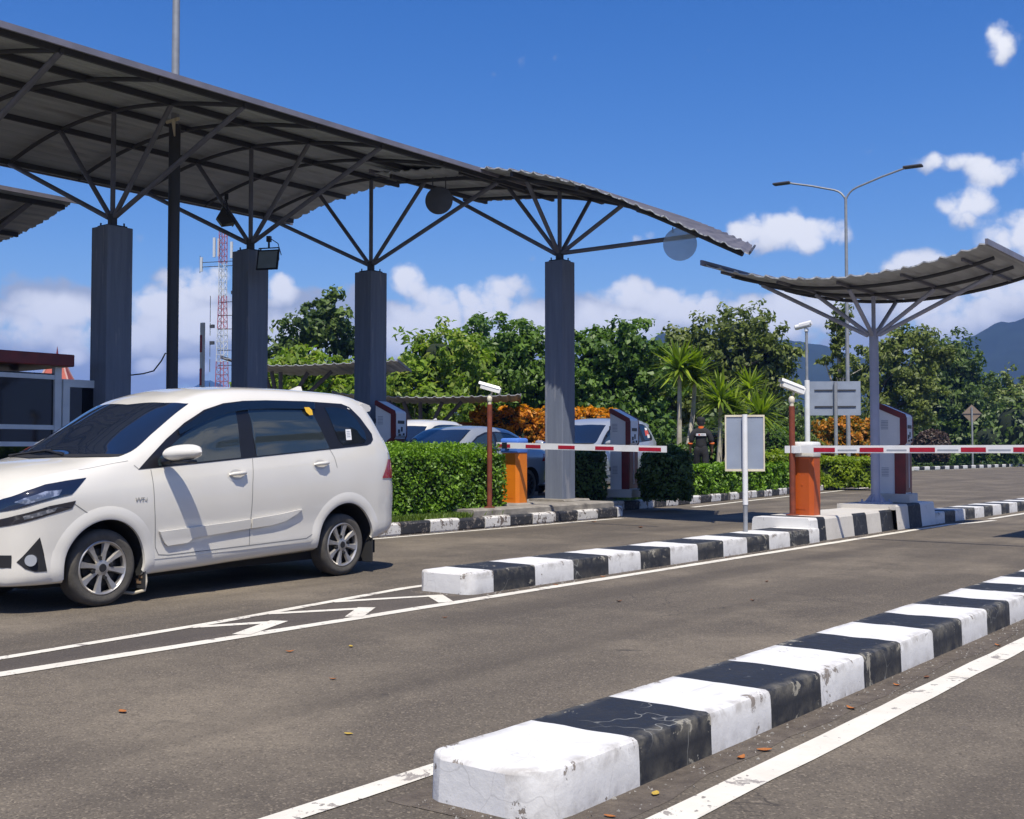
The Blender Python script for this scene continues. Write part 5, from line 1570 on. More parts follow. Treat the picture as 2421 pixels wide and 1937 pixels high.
mb = MB(); mb.box(.3, .65, .35, 1.2, .05, .95); mb.build('counter', M['wall_cream'], bt)
# the open door leaf
dr = MB()
x = W1 - .02
dr.box(x - .03, x + .03, D1 + .02, D1 + .13, .05, 2.12); dr.box(x - .03, x + .03, D1 + .60, D1 + .72, .05, 2.12)
dr.box(x - .03, x + .03, D1 + .13, D1 + .60, 2.0, 2.12); dr.box(x - .03, x + .03, D1 + .13, D1 + .60, .05, .2)
d = dr.build('door', M['frame_grey'], bt)
mb = MB(); mb.box(x - .008, x + .008, D1 + .13, D1 + .60, .2, 2.0); mb.build('pane', M['glass_booth'], d)

def red_roof_house(label, px, depth, w, dep, wall_h, roof_h, rot):
    x, y = spot(px, depth)
    t = thing('house', label, 'house', (x, y, 0), rot)
    mb = MB(); mb.box(-w / 2, w / 2, -dep / 2, dep / 2, 0, wall_h); wl = mb.build('wall', M['wall_cream'], t)
    for q in (-.3, 0, .3):
        mb = MB(); mb.box(q * w - .6, q * w + .6, -dep / 2 - .03, -dep / 2 + .01, 1.0, 2.2); mb.build('window', M['glass_booth'], wl)
    e = .8
    mb = MB()
    n = 12
    # hipped roof with flared eaves
    prof = [(1.0, 0.0), (.86, .16), (.6, .45), (.3, .75), (.12, .97), (.06, 1.0)]
    rows = []
    for k, h in prof:
        hw = (w / 2 + e) * k * .98 + w * .10 * (1 - k); hd = (dep / 2 + e) * k
        z = wall_h - .15 + roof_h * h
        rows.append([(-hw, -hd, z), (hw, -hd, z), (hw, hd, z), (-hw, hd, z)])
    mb.grid(rows, close_u=True); mb.add(rows[-1], [(0, 1, 2, 3)]); mb.add(rows[0], [(0, 1, 2, 3)])
    rf = mb.build('roof', M['roof_tile'], t)
    mb = MB()
    for c in range(4):
        mb.tube([tuple(np.add(r[c], (0, 0, .03))) for r in rows], .10, 6)
    mb.build('ridge', pmat('ridge tiles', (.50, .30, .26), .8), rf)
    mb = MB(); mb.tube([(0, 0, wall_h + roof_h - .3), (0, 0, wall_h + roof_h + .5), (0, 0, wall_h + roof_h + 1.3)], [.22, .12, .02], 8); mb.build('finial', M['maroon'], rf)
    return t
red_roof_house('red tiled house roof seen between the toll booth and the first dark pillar', 216, 120, 3.4, 4, 5.6, 4.6, CAM_YAW + .3)
red_roof_house('red tiled roof with a tall finial rising over the toll booth roof', 118, 120, 4, 4, 5.6, 5.4, CAM_YAW + .1)

# low orange wall behind the queue
x, y = spot(920, 36)
t = thing('low_wall', 'low orange and white wall behind the white car roof', 'wall', (x, y, 0), CAM_YAW)
mb = MB(); mb.box(-1.9, 1.9, -.12, .12, 1.35, 2.12); mb.build('coping', pmat('orange brown wall', (.40, .13, .035), .7), t)
mb = MB(); mb.box(-1.88, 1.88, -.1, .1, 0, 1.348); mb.build('panel', M['white_enamel'], t)

# ---------------------------------------------------------------- radio mast
x, y = spot(466, 150)
t = thing('radio_mast', 'red and white lattice radio mast with antennas behind the long canopy', 'mast', (x, y, 0), .4)
M['mast_red'] = pmat('mast red', (.36, .08, .09), .6); M['mast_white'] = pmat('mast white', (.55, .56, .58), .6)
H = 30.6
def half(z): return .80 - .42 * min(z / 22.0, 1.0)
nseg = 7
for s in range(nseg):
    z0, z1 = H * s / nseg, H * (s + 1) / nseg
    mb = MB(); k = 5
    for (sx, sy) in ((-1, -1), (1, -1), (1, 1), (-1, 1)):
        mb.tube([(sx * half(z0), sy * half(z0), z0), (sx * half(z1), sy * half(z1), z1)], .055, 5)
    for j in range(k):
        a, b = z0 + (z1 - z0) * j / k, z0 + (z1 - z0) * (j + 1) / k
        ha, hb = half(a), half(b)
        C4a = [(-ha, -ha, a), (ha, -ha, a), (ha, ha, a), (-ha, ha, a)]; C4b = [(-hb, -hb, b), (hb, -hb, b), (hb, hb, b), (-hb, hb, b)]
        for q in range(4):
            mb.tube([C4a[q], C4b[(q + 1) % 4]], .030, 4); mb.tube([C4a[q], C4a[(q + 1) % 4]], .026, 4)
    mb.build('lattice_section', M['mast_red'] if s % 2 == 0 else M['mast_white'], t)
for (ax, ay, z, h) in ((-1.2, -.2, 27.0, 2.6), (-.9, .5, 27.2, 2.4), (1.2, .1, 26.8, 2.2), (2.1, 0, 25.6, 1.6), (-3.2, 0, 25.2, 1.9)):
    mb = MB(); mb.box(ax - .16, ax + .16, ay - .1, ay + .1, z, z + h); mb.build('panel_antenna', M['mast_white'], t)
mb = MB()
for z in (25.8, 26.4, 21.0, 19.2, 17.4, 14.6, 12.6, 9.5):
    L = 3.4 if z > 25 else 2.0
    mb.tube([(-L * (1 if z > 25 else .3), 0, z), (L, 0, z)], .05, 4); mb.tube([(L, 0, z - .6), (L, 0, z + .7)], .07, 4)
    mb.tube([(-L * (1 if z > 25 else .9), 0, z - .8), (-L * (1 if z > 25 else .9), 0, z + .9)], .05, 4)
for (xx, z) in ((1.6, 22), (1.9, 20.4), (1.8, 18.3), (-1.5, 17.6), (-1.5, 15.4), (1.9, 13.2)):
    mb.box(xx - .3, xx + .3, -.15, .15, z, z + .45)
mb.build('aerials', M['steel_dark'], t)
# ================================================================== VEGETATION
def leaf_mat(name, dark, light, trans=0.30, rough=0.5, hue3=None):
    m = bpy.data.materials.new(name); m.use_nodes = True
    T = NT(m.node_tree); T.n.clear()
    out = T.node('ShaderNodeOutputMaterial'); b = T.node('ShaderNodeBsdfPrincipled'); tr = T.node('ShaderNodeBsdfTranslucent'); mx = T.node('ShaderNodeMixShader')
    at = T.node('ShaderNodeAttribute', attribute_name='leafvar')
    sp = T.node('ShaderNodeSeparateXYZ'); T.l.new(at.outputs['Vector'], sp.inputs[0])
    c = T.mix(sp.outputs[0], dark, light)
    if hue3: c = T.mix(T.maprange(sp.outputs[1], .72, .9, 0, 1), c, hue3)
    T.l.new(c, b.inputs['Base Color']); b.inputs['Roughness'].default_value = rough; b.inputs['Specular IOR Level'].default_value = .45
    tc = T.node('ShaderNodeMix', data_type='RGBA', blend_type='MULTIPLY'); tc.inputs[0].default_value = 1.0
    T.l.new(c, tc.inputs[6]); tc.inputs[7].default_value = (1.3, 1.5, .5, 1)
    T.l.new(tc.outputs[2], tr.inputs['Color'])
    mx.inputs[0].default_value = trans
    T.l.new(b.outputs[0], mx.inputs[1]); T.l.new(tr.outputs[0], mx.inputs[2]); T.l.new(mx.outputs[0], out.inputs[0])
    return m
L = {}
L['bright'] = leaf_mat('bright broad leaves', (0.075, 0.145, 0.012), (0.24, 0.35, 0.038), .38, hue3=(.26, .30, .05))
L['mid'] = leaf_mat('mid green leaves', (0.038, 0.088, 0.014), (0.125, 0.215, 0.030), .28)
L['dark'] = leaf_mat('dark green leaves', (0.032, 0.066, 0.017), (0.125, 0.185, 0.036), .22)
L['olive'] = leaf_mat('olive leaves', (0.055, 0.080, 0.014), (0.175, 0.215, 0.040), .25)
L['hedge'] = leaf_mat('hedge leaves', (0.050, 0.125, 0.009), (0.205, 0.36, 0.022), .28)
L['lime'] = leaf_mat('lime hedge leaves', (0.10, 0.17, 0.010), (0.30, 0.38, 0.02), .36)
L['orange'] = leaf_mat('orange croton leaves', (0.42, 0.130, 0.008), (0.85, 0.37, 0.014), .36, hue3=(.12, .10, .015))
L['mixed'] = leaf_mat('green and orange leaves', (0.09, 0.11, 0.012), (0.60, 0.22, 0.015), .32, hue3=(.05, .10, .02))
L['brown'] = leaf_mat('brown twigs', (0.055, 0.035, 0.025), (0.10, 0.065, 0.045), .1)
L['palm'] = leaf_mat('palm blades', (0.085, 0.145, 0.012), (0.32, 0.40, 0.04), .36)
L['grass'] = leaf_mat('grass blades', (0.065, 0.12, 0.012), (0.16, 0.23, 0.03), .3)
M['bark'] = pmat('bark', (0.13, 0.105, 0.08), 0.9, col2=(.07, .055, .04), scale=6, bump=.6, bscale=20)
M['pale_bark'] = pmat('pale bark', (0.52, 0.48, 0.40), 0.85, col2=(.28, .25, .2), scale=5, stretch=(1, 1, .5), bump=.4)
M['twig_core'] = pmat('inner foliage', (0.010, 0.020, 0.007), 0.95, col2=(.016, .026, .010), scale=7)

def add_leaves(mbv, centers, normals, size, rng, aspect=1.9, up=0.35, var=None, fold=0.25):
    """diamond leaves, bent along the midrib: two triangles pairs per leaf"""
    n = len(centers)
    d = rng.normal(size=(n, 3)); d /= np.linalg.norm(d, axis=1, keepdims=True)
    nrm = normals * .75 + d * .75 + np.array([0, 0, up]); nrm /= np.linalg.norm(nrm, axis=1, keepdims=True) + 1e-9
    t = rng.normal(size=(n, 3)); t -= nrm * np.sum(t * nrm, axis=1, keepdims=True); t /= np.linalg.norm(t, axis=1, keepdims=True) + 1e-9
    s = np.cross(nrm, t)
    ln = size * rng.uniform(.65, 1.35, size=(n, 1)); w = ln / aspect
    tipz = -0.18 * ln * nrm
    v0 = centers - t * ln * .5; v1 = centers + s * w * .5 + nrm * w * fold * .5 - t * ln * .05
    v2 = centers + t * ln * .5 + tipz; v3 = centers - s * w * .5 + nrm * w * fold * .5 - t * ln * .05
    vs = np.stack([v0, v1, v2, v3], axis=1).reshape(-1, 3)
    fs = np.arange(n * 4).reshape(n, 4)
    mbv.append((vs, fs, var if var is not None else rng.uniform(size=n), rng.uniform(size=n)))

def leaf_object(name, packs, mat, parent=None, core=None, core_mat=None):
    vs = []; fs = []; va = []; vb = []; o = 0
    for (v, f, a, b) in packs:
        vs.append(v); fs.append(f + o); o += len(v); va.append(a); vb.append(b)
    V = np.concatenate(vs); F = np.concatenate(fs); A = np.concatenate(va); B = np.concatenate(vb)
    nq = len(F)
    cv, cf = ([], []) if core is None else (core.v, core.f)
    me = bpy.data.meshes.new(name)
    nv = len(V) + len(cv)
    me.vertices.add(nv)
    allv = np.concatenate([V, np.array(cv, float).reshape(-1, 3)]) if len(cv) else V
    me.vertices.foreach_set('co', allv.astype(np.float32).ravel())
    loops = F.ravel().tolist(); starts = list(range(0, nq * 4, 4)); tot = [4] * nq
    for f in cf:
        starts.append(len(loops)); tot.append(len(f)); loops += [i + len(V) for i in f]
    me.loops.add(len(loops)); me.loops.foreach_set('vertex_index', loops)
    me.polygons.add(len(starts)); me.polygons.foreach_set('loop_start', starts); me.polygons.foreach_set('loop_total', tot)
    me.materials.append(mat)
    if len(cv):
        me.materials.append(core_mat or M['twig_core'])
        me.polygons.foreach_set('material_index', [0] * nq + [1] * len(cf))
    att = me.attributes.new('leafvar', 'FLOAT_VECTOR', 'FACE')
    data = np.zeros((len(starts), 3), np.float32); data[:nq, 0] = A; data[:nq, 1] = B
    att.data.foreach_set('vector', data.ravel())
    me.update(calc_edges=True); me.validate()
    ob = bpy.data.objects.new(name, me); COL.objects.link(ob)
    if parent: ob.parent = parent
    return ob

def blob_leaves(rng, blobs, n, size, clump=0.55, shell=.55, aspect=1.9, gap=0.18, up=.35, varbias=0.0):
    """leaves gathered into clumps spread through ellipsoids (x, y, z, rx, ry, rz)"""
    vol = np.array([b[3] * b[4] + b[4] * b[5] + b[3] * b[5] for b in blobs]); vol = vol / vol.sum()
    packs = []
    for b, f in zip(blobs, vol):
        nb = int(n * f); c = np.array(b[:3]); r = np.array(b[3:6])
        mean_r = float(r.mean())
        ncl = max(6, int(14 * (mean_r / clump) ** 2 * (1 - gap) * .55))
        d = rng.normal(size=(ncl, 3)); d /= np.linalg.norm(d, axis=1, keepdims=True)
        rad_ = (1 - shell * rng.uniform(size=(ncl, 1)) ** 1.6)
        bump = 1 + .16 * rng.normal(size=(ncl, 1))
        cc = c + d * r * rad_ * bump
        per = max(4, nb // ncl)
        cvar = rng.uniform(0.0, 1.0, size=ncl)
        csz = clump * rng.uniform(.55, 1.25, size=(ncl, 1, 1))
        off = rng.normal(size=(ncl, per, 3)); off /= np.linalg.norm(off, axis=2, keepdims=True) + 1e-9
        rr = rng.uniform(.15, 1.0, size=(ncl, per, 1)) ** .6
        P = cc[:, None, :] + off * rr * csz * np.array([1, 1, .7])
        nr = off + (d[:, None, :]) * .8
        nr /= np.linalg.norm(nr, axis=2, keepdims=True) + 1e-9
        var = np.clip(np.repeat(cvar, per) * .65 + rng.uniform(0, .5, size=ncl * per) + varbias, 0, 1)
        add_leaves(packs, P.reshape(-1, 3), nr.reshape(-1, 3), size, rng, aspect, up, var)
    return packs

def limb_mesh(rng, h, r, crowns, lean=0.0, forks=7, z0=0.0):
    mb = MB()
    top = Vector((lean * h, 0, h * .62))
    p = [Vector((0, 0, z0))]
    for k in range(1, 6):
        u = k / 5
        p.append(Vector((top.x * u + rng.normal() * .05 * r * 4, rng.normal() * .05 * r * 4, z0 + (top.z - z0) * u)))
    mb.tube(p, [r * 1.35, r, r * .9, r * .8, r * .7, r * .5], 9)
    for k in range(min(forks, max(3, len(crowns) * 2))):
        b = crowns[k % len(crowns)]
        a = p[2 + k % 4]
        e = Vector((b[0] + rng.normal() * b[3] * .35, b[1] + rng.normal() * b[4] * .35, b[2] + rng.normal() * b[5] * .3))
        m1 = a.lerp(e, .45) + Vector((0, 0, .12 * (e - a).length))
        mb.tube([a, m1, e], [r * .5, r * .3, r * .1], 6)
        e2 = m1 + (e - m1).length * Vector((rng.normal() * .5, rng.normal() * .5, .6))
        mb.tube([m1, e2], [r * .25, r * .06], 5)
    return mb

def tree(name, label, px, depth, crowns, trunk_h, trunk_r, leaf, n, size, clump=.6, aspect=1.9, bark='bark', gap=.2, shell=.6, rotz=None, group=None, seed=1, lean=0.0, core=True, z0=0.0, varbias=0.0, up=.35, scale=1.0):
    """crowns are ellipsoids in the tree's own frame: x right as seen from the road, y away, z up"""
    rng = np.random.default_rng(seed)
    x, y = spot(px, depth)
    t = thing(name, label, 'tree', (x, y, z0), CAM_YAW if rotz is None else rotz, group)
    t.scale = (scale, scale, scale)
    limb_mesh(rng, trunk_h, trunk_r, crowns, lean).build('trunk', M[bark], t, smooth=50)
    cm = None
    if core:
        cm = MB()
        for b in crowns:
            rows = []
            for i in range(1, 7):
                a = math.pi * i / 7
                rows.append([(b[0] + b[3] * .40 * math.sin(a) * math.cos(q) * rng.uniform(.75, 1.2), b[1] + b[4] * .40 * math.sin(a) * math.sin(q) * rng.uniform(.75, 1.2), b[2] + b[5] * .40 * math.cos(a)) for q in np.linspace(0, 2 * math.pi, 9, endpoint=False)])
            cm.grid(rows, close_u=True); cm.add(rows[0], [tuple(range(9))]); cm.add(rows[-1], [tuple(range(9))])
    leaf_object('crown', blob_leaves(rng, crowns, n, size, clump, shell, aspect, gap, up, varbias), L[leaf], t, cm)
    return t

# ---- trees standing across the back, from left to right
tree('leafy_tree', 'tall dark open crowned tree rising behind the bright tree, left of the third dark pillar', 655, 62,
     [(0.9, 0, 8.1, 1.8, 1.7, 1.3), (-1.0, 0, 7.0, 1.7, 1.6, 1.3), (1.9, 0.2, 6.9, 1.1, 1.2, .7), (-1.6, 0, 5.2, 1.8, 1.8, 1.6), (1.6, 0, 4.8, 1.1, 1.3, 1.5), (-.3, 0, 4.2, 1.8, 1.8, 1.6), (.7, .3, 9.3, 1.0, 1.0, .7)],
     8.0, .24, 'dark', 9000, .36, .55, seed=21, gap=.3, shell=.75, core=False)
tree('leafy_tree', 'bright green broad leaved tree between the second and third dark pillars', 655, 42,
     [(-.6, 0, 3.9, 1.5, 1.5, 1.3), (.9, -.2, 3.2, 1.3, 1.4, 1.3), (-1.6, 0, 2.8, 1.3, 1.4, 1.4), (.2, -.3, 2.3, 1.7, 1.5, 1.3)],
     3.9, .16, 'bright', 9000, .30, .45, aspect=2.6, seed=22, gap=.15, varbias=.08)
tree('leafy_tree', 'broad bright green tree with pale limbs, just right of the third dark pillar', 872, 44,
     [(.9, 0, 4.9, 1.5, 1.6, 1.25), (-.6, -.2, 3.9, 1.5, 1.6, 1.4), (2.0, 0, 4.3, 1.2, 1.5, 1.3), (-1.2, 0, 2.7, 1.4, 1.5, 1.2), (.8, -.4, 3.0, 1.9, 1.6, 1.4)],
     4.6, .17, 'bright', 12000, .30, .45, aspect=2.6, bark='pale_bark', seed=23, gap=.12, varbias=.05)
tree('leafy_tree', 'fresh green broad leaved tree just left of the sunlit single pillar', 1070, 47,
     [(.4, 0, 5.2, 1.6, 1.6, 1.5), (-1.2, .2, 4.8, 1.2, 1.4, 1.2), (1.4, 0, 4.0, 1.3, 1.5, 1.6), (-.4, -.3, 3.4, 2.0, 1.6, 1.5), (.6, -.3, 2.2, 1.8, 1.5, 1.2)],
     5.0, .18, 'mid', 12500, .29, .45, aspect=2.4, bark='pale_bark', seed=24, gap=.12, varbias=.18)
tree('leafy_tree', 'deep green tree top showing between the two bright broad leaved trees', 1010, 55,
     [(0, 0, 6.0, 1.5, 1.5, 1.6), (-.9, 0, 4.6, 1.6, 1.5, 1.6), (1.0, 0, 4.4, 1.6, 1.6, 1.6)], 6.0, .2, 'mid', 6500, .32, .5, seed=25)
tree('leafy_tree', 'dense dark green tree directly right of the sunlit single pillar', 1290, 45,
     [(.5, 0, 5.2, 1.3, 1.4, 1.4), (-.8, 0, 4.6, 1.4, 1.4, 1.4), (1.1, -.2, 4.0, 1.4, 1.4, 1.6), (-.4, -.3, 3.2, 1.9, 1.6, 1.5), (1.0, -.3, 2.2, 1.4, 1.4, 1.2), (-1.0, -.2, 1.8, 1.3, 1.4, 1.2)],
     5.0, .2, 'mid', 13500, .27, .45, seed=26, gap=.12, varbias=-.05)
tree('leafy_tree', 'wide domed olive green tree behind the palms', 1530, 66,
     [(.6, 0, 8.0, 2.6, 2.4, 1.5), (-1.9, 0, 7.0, 2.2, 2.2, 1.6), (2.5, 0, 6.6, 1.8, 2.0, 1.6), (.4, -.5, 6.2, 3.0, 2.3, 1.9), (2.5, -.2, 5.2, 1.5, 1.8, 1.6), (-2.6, -.2, 5.2, 1.9, 1.9, 2.0), (0, 0, 4.0, 2.8, 2.0, 1.8), (1.6, 0, 2.8, 2.0, 2, 1.8)],
     8.0, .36, 'olive', 16000, .34, .6, seed=27, gap=.15, varbias=.05)
tree('leafy_tree', 'small dark tree with a bare trunk beside the tall palms', 1388, 50,
     [(.2, 0, 4.6, 1.1, 1.2, 1.0), (-.3, 0, 3.6, 1.0, 1.1, 1.0), (.9, .3, 3.4, 1.0, 1.1, 1.1)], 4.4, .19, 'olive', 5000, .28, .4, seed=28, gap=.2, varbias=-.05)
tree('leafy_tree', 'thin shaded tree between the domed tree and the round canopy post', 1660, 58,
     [(0, 0, 4.6, 1.2, 1.3, 1.1), (.4, 0, 3.2, 1.4, 1.4, 1.3), (-.7, 0, 2.6, 1.3, 1.3, 1.3)], 4.6, .14, 'dark', 4500, .28, .45, seed=29, varbias=.15, scale=.62)
tree('climber_tree', 'tall narrow trunk wrapped in climbing leaves beside the street lamp', 1772, 52,
     [(0, 0, 7.3, .55, .55, .7), (-.1, 0, 6.1, .42, .42, .9), (.0, 0, 4.6, .40, .4, 1.0), (.05, 0, 3.0, .42, .42, 1.0), (.1, 0, 1.8, .6, .6, .8), (-.7, 0, 5.4, .4, .3, .18)],
     7.2, .20, 'olive', 3600, .20, .22, bark='pale_bark', seed=30, core=False, gap=.1)
tree('leafy_tree', 'loose grey green tree behind the round canopy post', 1850, 78,
     [(.4, 0, 5.8, 1.2, 1.3, .9), (1.8, 0, 6.3, 1.2, 1.3, .7), (-.6, 0, 4.6, 1.3, 1.3, 1.1), (1.1, 0, 4.6, 1.4, 1.4, 1.1), (.2, -.2, 3.1, 1.7, 1.5, 1.3), (1.9, -.2, 3.3, 1.3, 1.4, 1.2), (2.9, 0, 5.5, .9, 1, .6)],
     6.0, .17, 'olive', 11500, .23, .4, scale=1.42, seed=31, gap=.32, shell=.8, core=False, varbias=.1)
tree('leafy_tree', 'dense dark broad leaved tree behind the ticket machine at the right', 1985, 96,
     [(.4, 0, 5.9, 1.6, 1.6, 1.2), (-.8, 0, 4.9, 1.5, 1.5, 1.4), (1.2, 0, 4.6, 1.6, 1.6, 1.6), (0, -.3, 3.4, 2.0, 1.7, 1.5), (1.4, -.2, 2.6, 1.7, 1.5, 1.3), (-.9, -.2, 2.2, 1.6, 1.5, 1.2)],
     5.8, .22, 'dark', 12500, .26, .45, scale=1.55, seed=32, gap=.15, varbias=.02)
tree('leafy_tree', 'pale green bushy tree at the right edge behind the diamond shaped sign', 2120, 108,
     [(.6, 0, 4.6, 1.6, 1.6, 1.3), (-.9, 0, 3.7, 1.5, 1.5, 1.2), (1.6, 0, 3.4, 1.6, 1.6, 1.5), (-.2, -.3, 2.3, 2.0, 1.7, 1.4), (1.6, -.2, 1.6, 1.6, 1.5, 1.1)],
     4.4, .17, 'olive', 12500, .25, .42, scale=1.5, seed=33, gap=.2, varbias=.22)
tree('leafy_tree', 'small yellow green tree in front of the dark mountain slope at the right', 2060, 125,
     [(0, 0, 6.3, 1.5, 1.5, 1.0), (1.2, 0, 5.0, 1.6, 1.6, 1.2), (-1.0, 0, 4.2, 1.6, 1.6, 1.4)], 6.0, .2, 'mid', 6500, .32, .5, scale=1.25, seed=34, varbias=.3)

# ---- woodland behind, one mass
rng = np.random.default_rng(77)
wb = []
for px in np.linspace(-500, 3000, 90):
    dd = rng.uniform(88, 112)
    x, y = spot(px, dd)
    h = rng.uniform(2.0, 4.2) if px < 560 else rng.uniform(4.0, 6.6)
    wb.append((x, y, h * .5, rng.uniform(2.4, 4.0), rng.uniform(2, 3.5), h * .55))
for px in np.linspace(600, 2300, 64):
    dd = rng.uniform(56, 70) if px > 1200 else rng.uniform(50, 60)
    x, y = spot(px, dd)
    if -24 < x: continue
    h = rng.uniform(2.2, 3.6)
    wb.append((x, y, h * .45, rng.uniform(1.4, 2.4), rng.uniform(1.2, 2.2), h * .55))
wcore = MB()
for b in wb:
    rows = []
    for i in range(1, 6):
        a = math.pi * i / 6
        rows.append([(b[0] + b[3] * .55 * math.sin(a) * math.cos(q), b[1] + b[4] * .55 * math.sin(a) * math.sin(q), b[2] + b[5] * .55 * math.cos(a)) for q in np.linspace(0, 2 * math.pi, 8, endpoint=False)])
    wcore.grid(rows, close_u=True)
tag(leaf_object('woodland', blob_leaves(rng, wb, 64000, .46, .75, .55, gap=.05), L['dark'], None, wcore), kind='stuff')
bpy.data.objects['woodland']['label'] = 'dark undergrowth and woodland filling the background'

# ---- clipped hedges
def hedge(name, label, x0, x1, y0, y1, z0, z1, leaf, n, size, seed, rotz=0.0, origin=None, wob=.06, round_=0.0, cat='hedge', aspect=1.9, varbias=0.0, wild=0):
    rng = np.random.default_rng(seed)
    ox, oy = origin if origin else ((x0 + x1) / 2, (y0 + y1) / 2)
    hx, hy, hz = (x1 - x0) / 2, (y1 - y0) / 2, (z1 - z0)
    A = np.array([2 * hx * 2 * hy, 2 * hx * hz, 2 * hx * hz, 2 * hy * hz, 2 * hy * hz]); A = A / A.sum()
    which = rng.choice(5, size=n, p=A)
    u = rng.uniform(-1, 1, size=n); v = rng.uniform(-1, 1, size=n)
    P = np.zeros((n, 3)); N_ = np.zeros((n, 3))
    for k in range(5):
        m = which == k
        if k == 0: P[m] = np.stack([u[m] * hx, v[m] * hy, np.full(m.sum(), hz)], 1); N_[m] = (0, 0, 1)
        elif k in (1, 2):
            s = 1 if k == 1 else -1
            P[m] = np.stack([u[m] * hx, np.full(m.sum(), s * hy), (v[m] + 1) / 2 * hz], 1); N_[m] = (0, s, .2)
        else:
            s = 1 if k == 3 else -1
            P[m] = np.stack([np.full(m.sum(), s * hx), u[m] * hy, (v[m] + 1) / 2 * hz], 1); N_[m] = (s, 0, .2)
    if round_ > 0:
        q = P.copy(); q[:, 2] -= hz * .5
        nn = np.linalg.norm(q / np.array([hx, hy, hz * .5]), axis=1, keepdims=True)
        sph = q / nn * 1.08
        q = q * (1 - round_) + sph * round_
        P = q; P[:, 2] += hz * .5
        N_ = N_ * (1 - round_) + (sph / np.linalg.norm(sph, axis=1, keepdims=True)) * round_
    # lumpy surface
    def lump(p, f): return np.sin(p[:, 0] * f + 1.3) * np.sin(p[:, 1] * f * 1.1 + .7) * np.sin(p[:, 2] * f * 1.3 + 2.1) + .6 * np.sin(p[:, 0] * f * 2.3 + p[:, 1] * f * 1.9) * np.sin(p[:, 2] * f * 2.1 + p[:, 1])
    l1 = lump(P, 4.2)
    P = P + N_ * (l1[:, None] * wob + rng.uniform(-.12, .03, size=(n, 1)))
    var = np.clip(.45 + .25 * l1 + rng.uniform(-.4, .4, size=n) + varbias, 0, 1)
    P[:, 2] = np.maximum(P[:, 2], .01)
    packs = []
    add_leaves(packs, P, N_ / (np.linalg.norm(N_, axis=1, keepdims=True) + 1e-9), size, rng, aspect, .25, var)
    if wild:
        # loose shoots on top
        q = np.stack([rng.uniform(-hx, hx, wild), rng.uniform(-hy, hy, wild), np.full(wild, hz)], 1)
        for k in range(7):
            add_leaves(packs, q + np.array([0, 0, .02 + .022 * k]) + rng.normal(size=(wild, 3)) * .02, np.tile(np.array([0, 0, .4]), (wild, 1)), size * .9, rng, aspect, .1, np.clip(rng.uniform(.4, 1, wild), 0, 1))
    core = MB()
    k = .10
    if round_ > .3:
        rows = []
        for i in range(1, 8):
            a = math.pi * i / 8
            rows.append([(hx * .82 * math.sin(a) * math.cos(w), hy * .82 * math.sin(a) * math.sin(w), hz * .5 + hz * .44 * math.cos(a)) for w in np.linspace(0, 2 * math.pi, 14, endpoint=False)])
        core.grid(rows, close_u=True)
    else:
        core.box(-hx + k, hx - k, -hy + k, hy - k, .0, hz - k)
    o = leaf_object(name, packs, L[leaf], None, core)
    o.location = (ox, oy, z0); o.rotation_euler = (0, 0, rotz)
    return tag(o, label, cat)

hedge('hedge', 'clipped bright green hedge between the white car and the orange barrier box', -12.85, -11.72, 9.0, 14.75, .16, 1.15, 'hedge', 44000, .062, 5, wild=900, wob=.055)
x, y = spot(1234, 23.3)
hedge('shrub', 'dark clipped shrub right behind the single pillar, left of its ticket machine', x - .36, x + .36, y - .5, y + .5, .16, 1.22, 'dark', 4200, .085, 6, rotz=CAM_YAW, round_=.3, cat='shrub', wob=.08)
x, y = spot(1402, 22.8)
hedge('shrub', 'large dark rounded shrub right of the ticket machine, in front of the silver car', x - .47, x + .47, y - .6, y + .6, .16, 1.20, 'dark', 6500, .085, 7, rotz=CAM_YAW, round_=.4, cat='shrub', wob=.1)
x, y = spot(1150, 36)
hedge('croton_hedge', 'tall orange croton hedge behind the blue grey sedan and the single pillar', x - 2.2, x + 2.2, y - .7, y + .7, .1, 2.42, 'orange', 15000, .19, 8, rotz=CAM_YAW, cat='hedge', wob=.16, aspect=2.2)
x, y = spot(1000, 33)
hedge('croton_bush', 'low orange croton bush in front of the low orange wall', x - .7, x + .7, y - .4, y + .4, .1, 1.85, 'orange', 2500, .17, 18, rotz=CAM_YAW, cat='bush', round_=.3, wob=.1)
x, y = -13.66, 27.2
hedge('hedge', 'clipped green hedge with bare stems along the kerb below the small white sign post', x - .32, x + .32, y - 3.5, y + 3.5, .16, .84, 'hedge', 12000, .10, 9, rotz=.114, cat='hedge', wob=.08)
x, y = spot(1635, 34.5)
hedge('hedge', 'yellow green hedge above the clipped green hedge, left of the dark orange barrier box', x - 1.2, x + 1.2, y - .5, y + .5, .16, 1.12, 'lime', 6000, .11, 10, rotz=CAM_YAW, cat='hedge', wob=.1)
x, y = spot(1775, 35.5)
hedge('hedge', 'yellow green hedge along the kerb under the large grey sign', x - .95, x + .85, y - .6, y + .6, .1, .96, 'lime', 5200, .12, 11, rotz=CAM_YAW, cat='hedge', wob=.1)
x, y = spot(1790, 43)
hedge('croton_bush', 'orange and green croton bush behind the round canopy post', x - 1.35, x + 1.25, y - .7, y + .7, 0, 2.35, 'mixed', 6500, .18, 12, rotz=CAM_YAW, round_=.4, cat='bush', wob=.2, varbias=.15)
x, y = spot(1962, 86)
hedge('bush', 'round brown bush on the far lawn right of the ticket machine', x - 1.25, x + 1.25, y - 1.1, y + 1.1, .2, 2.8, 'brown', 3200, .22, 13, round_=.8, cat='bush', wob=.1)
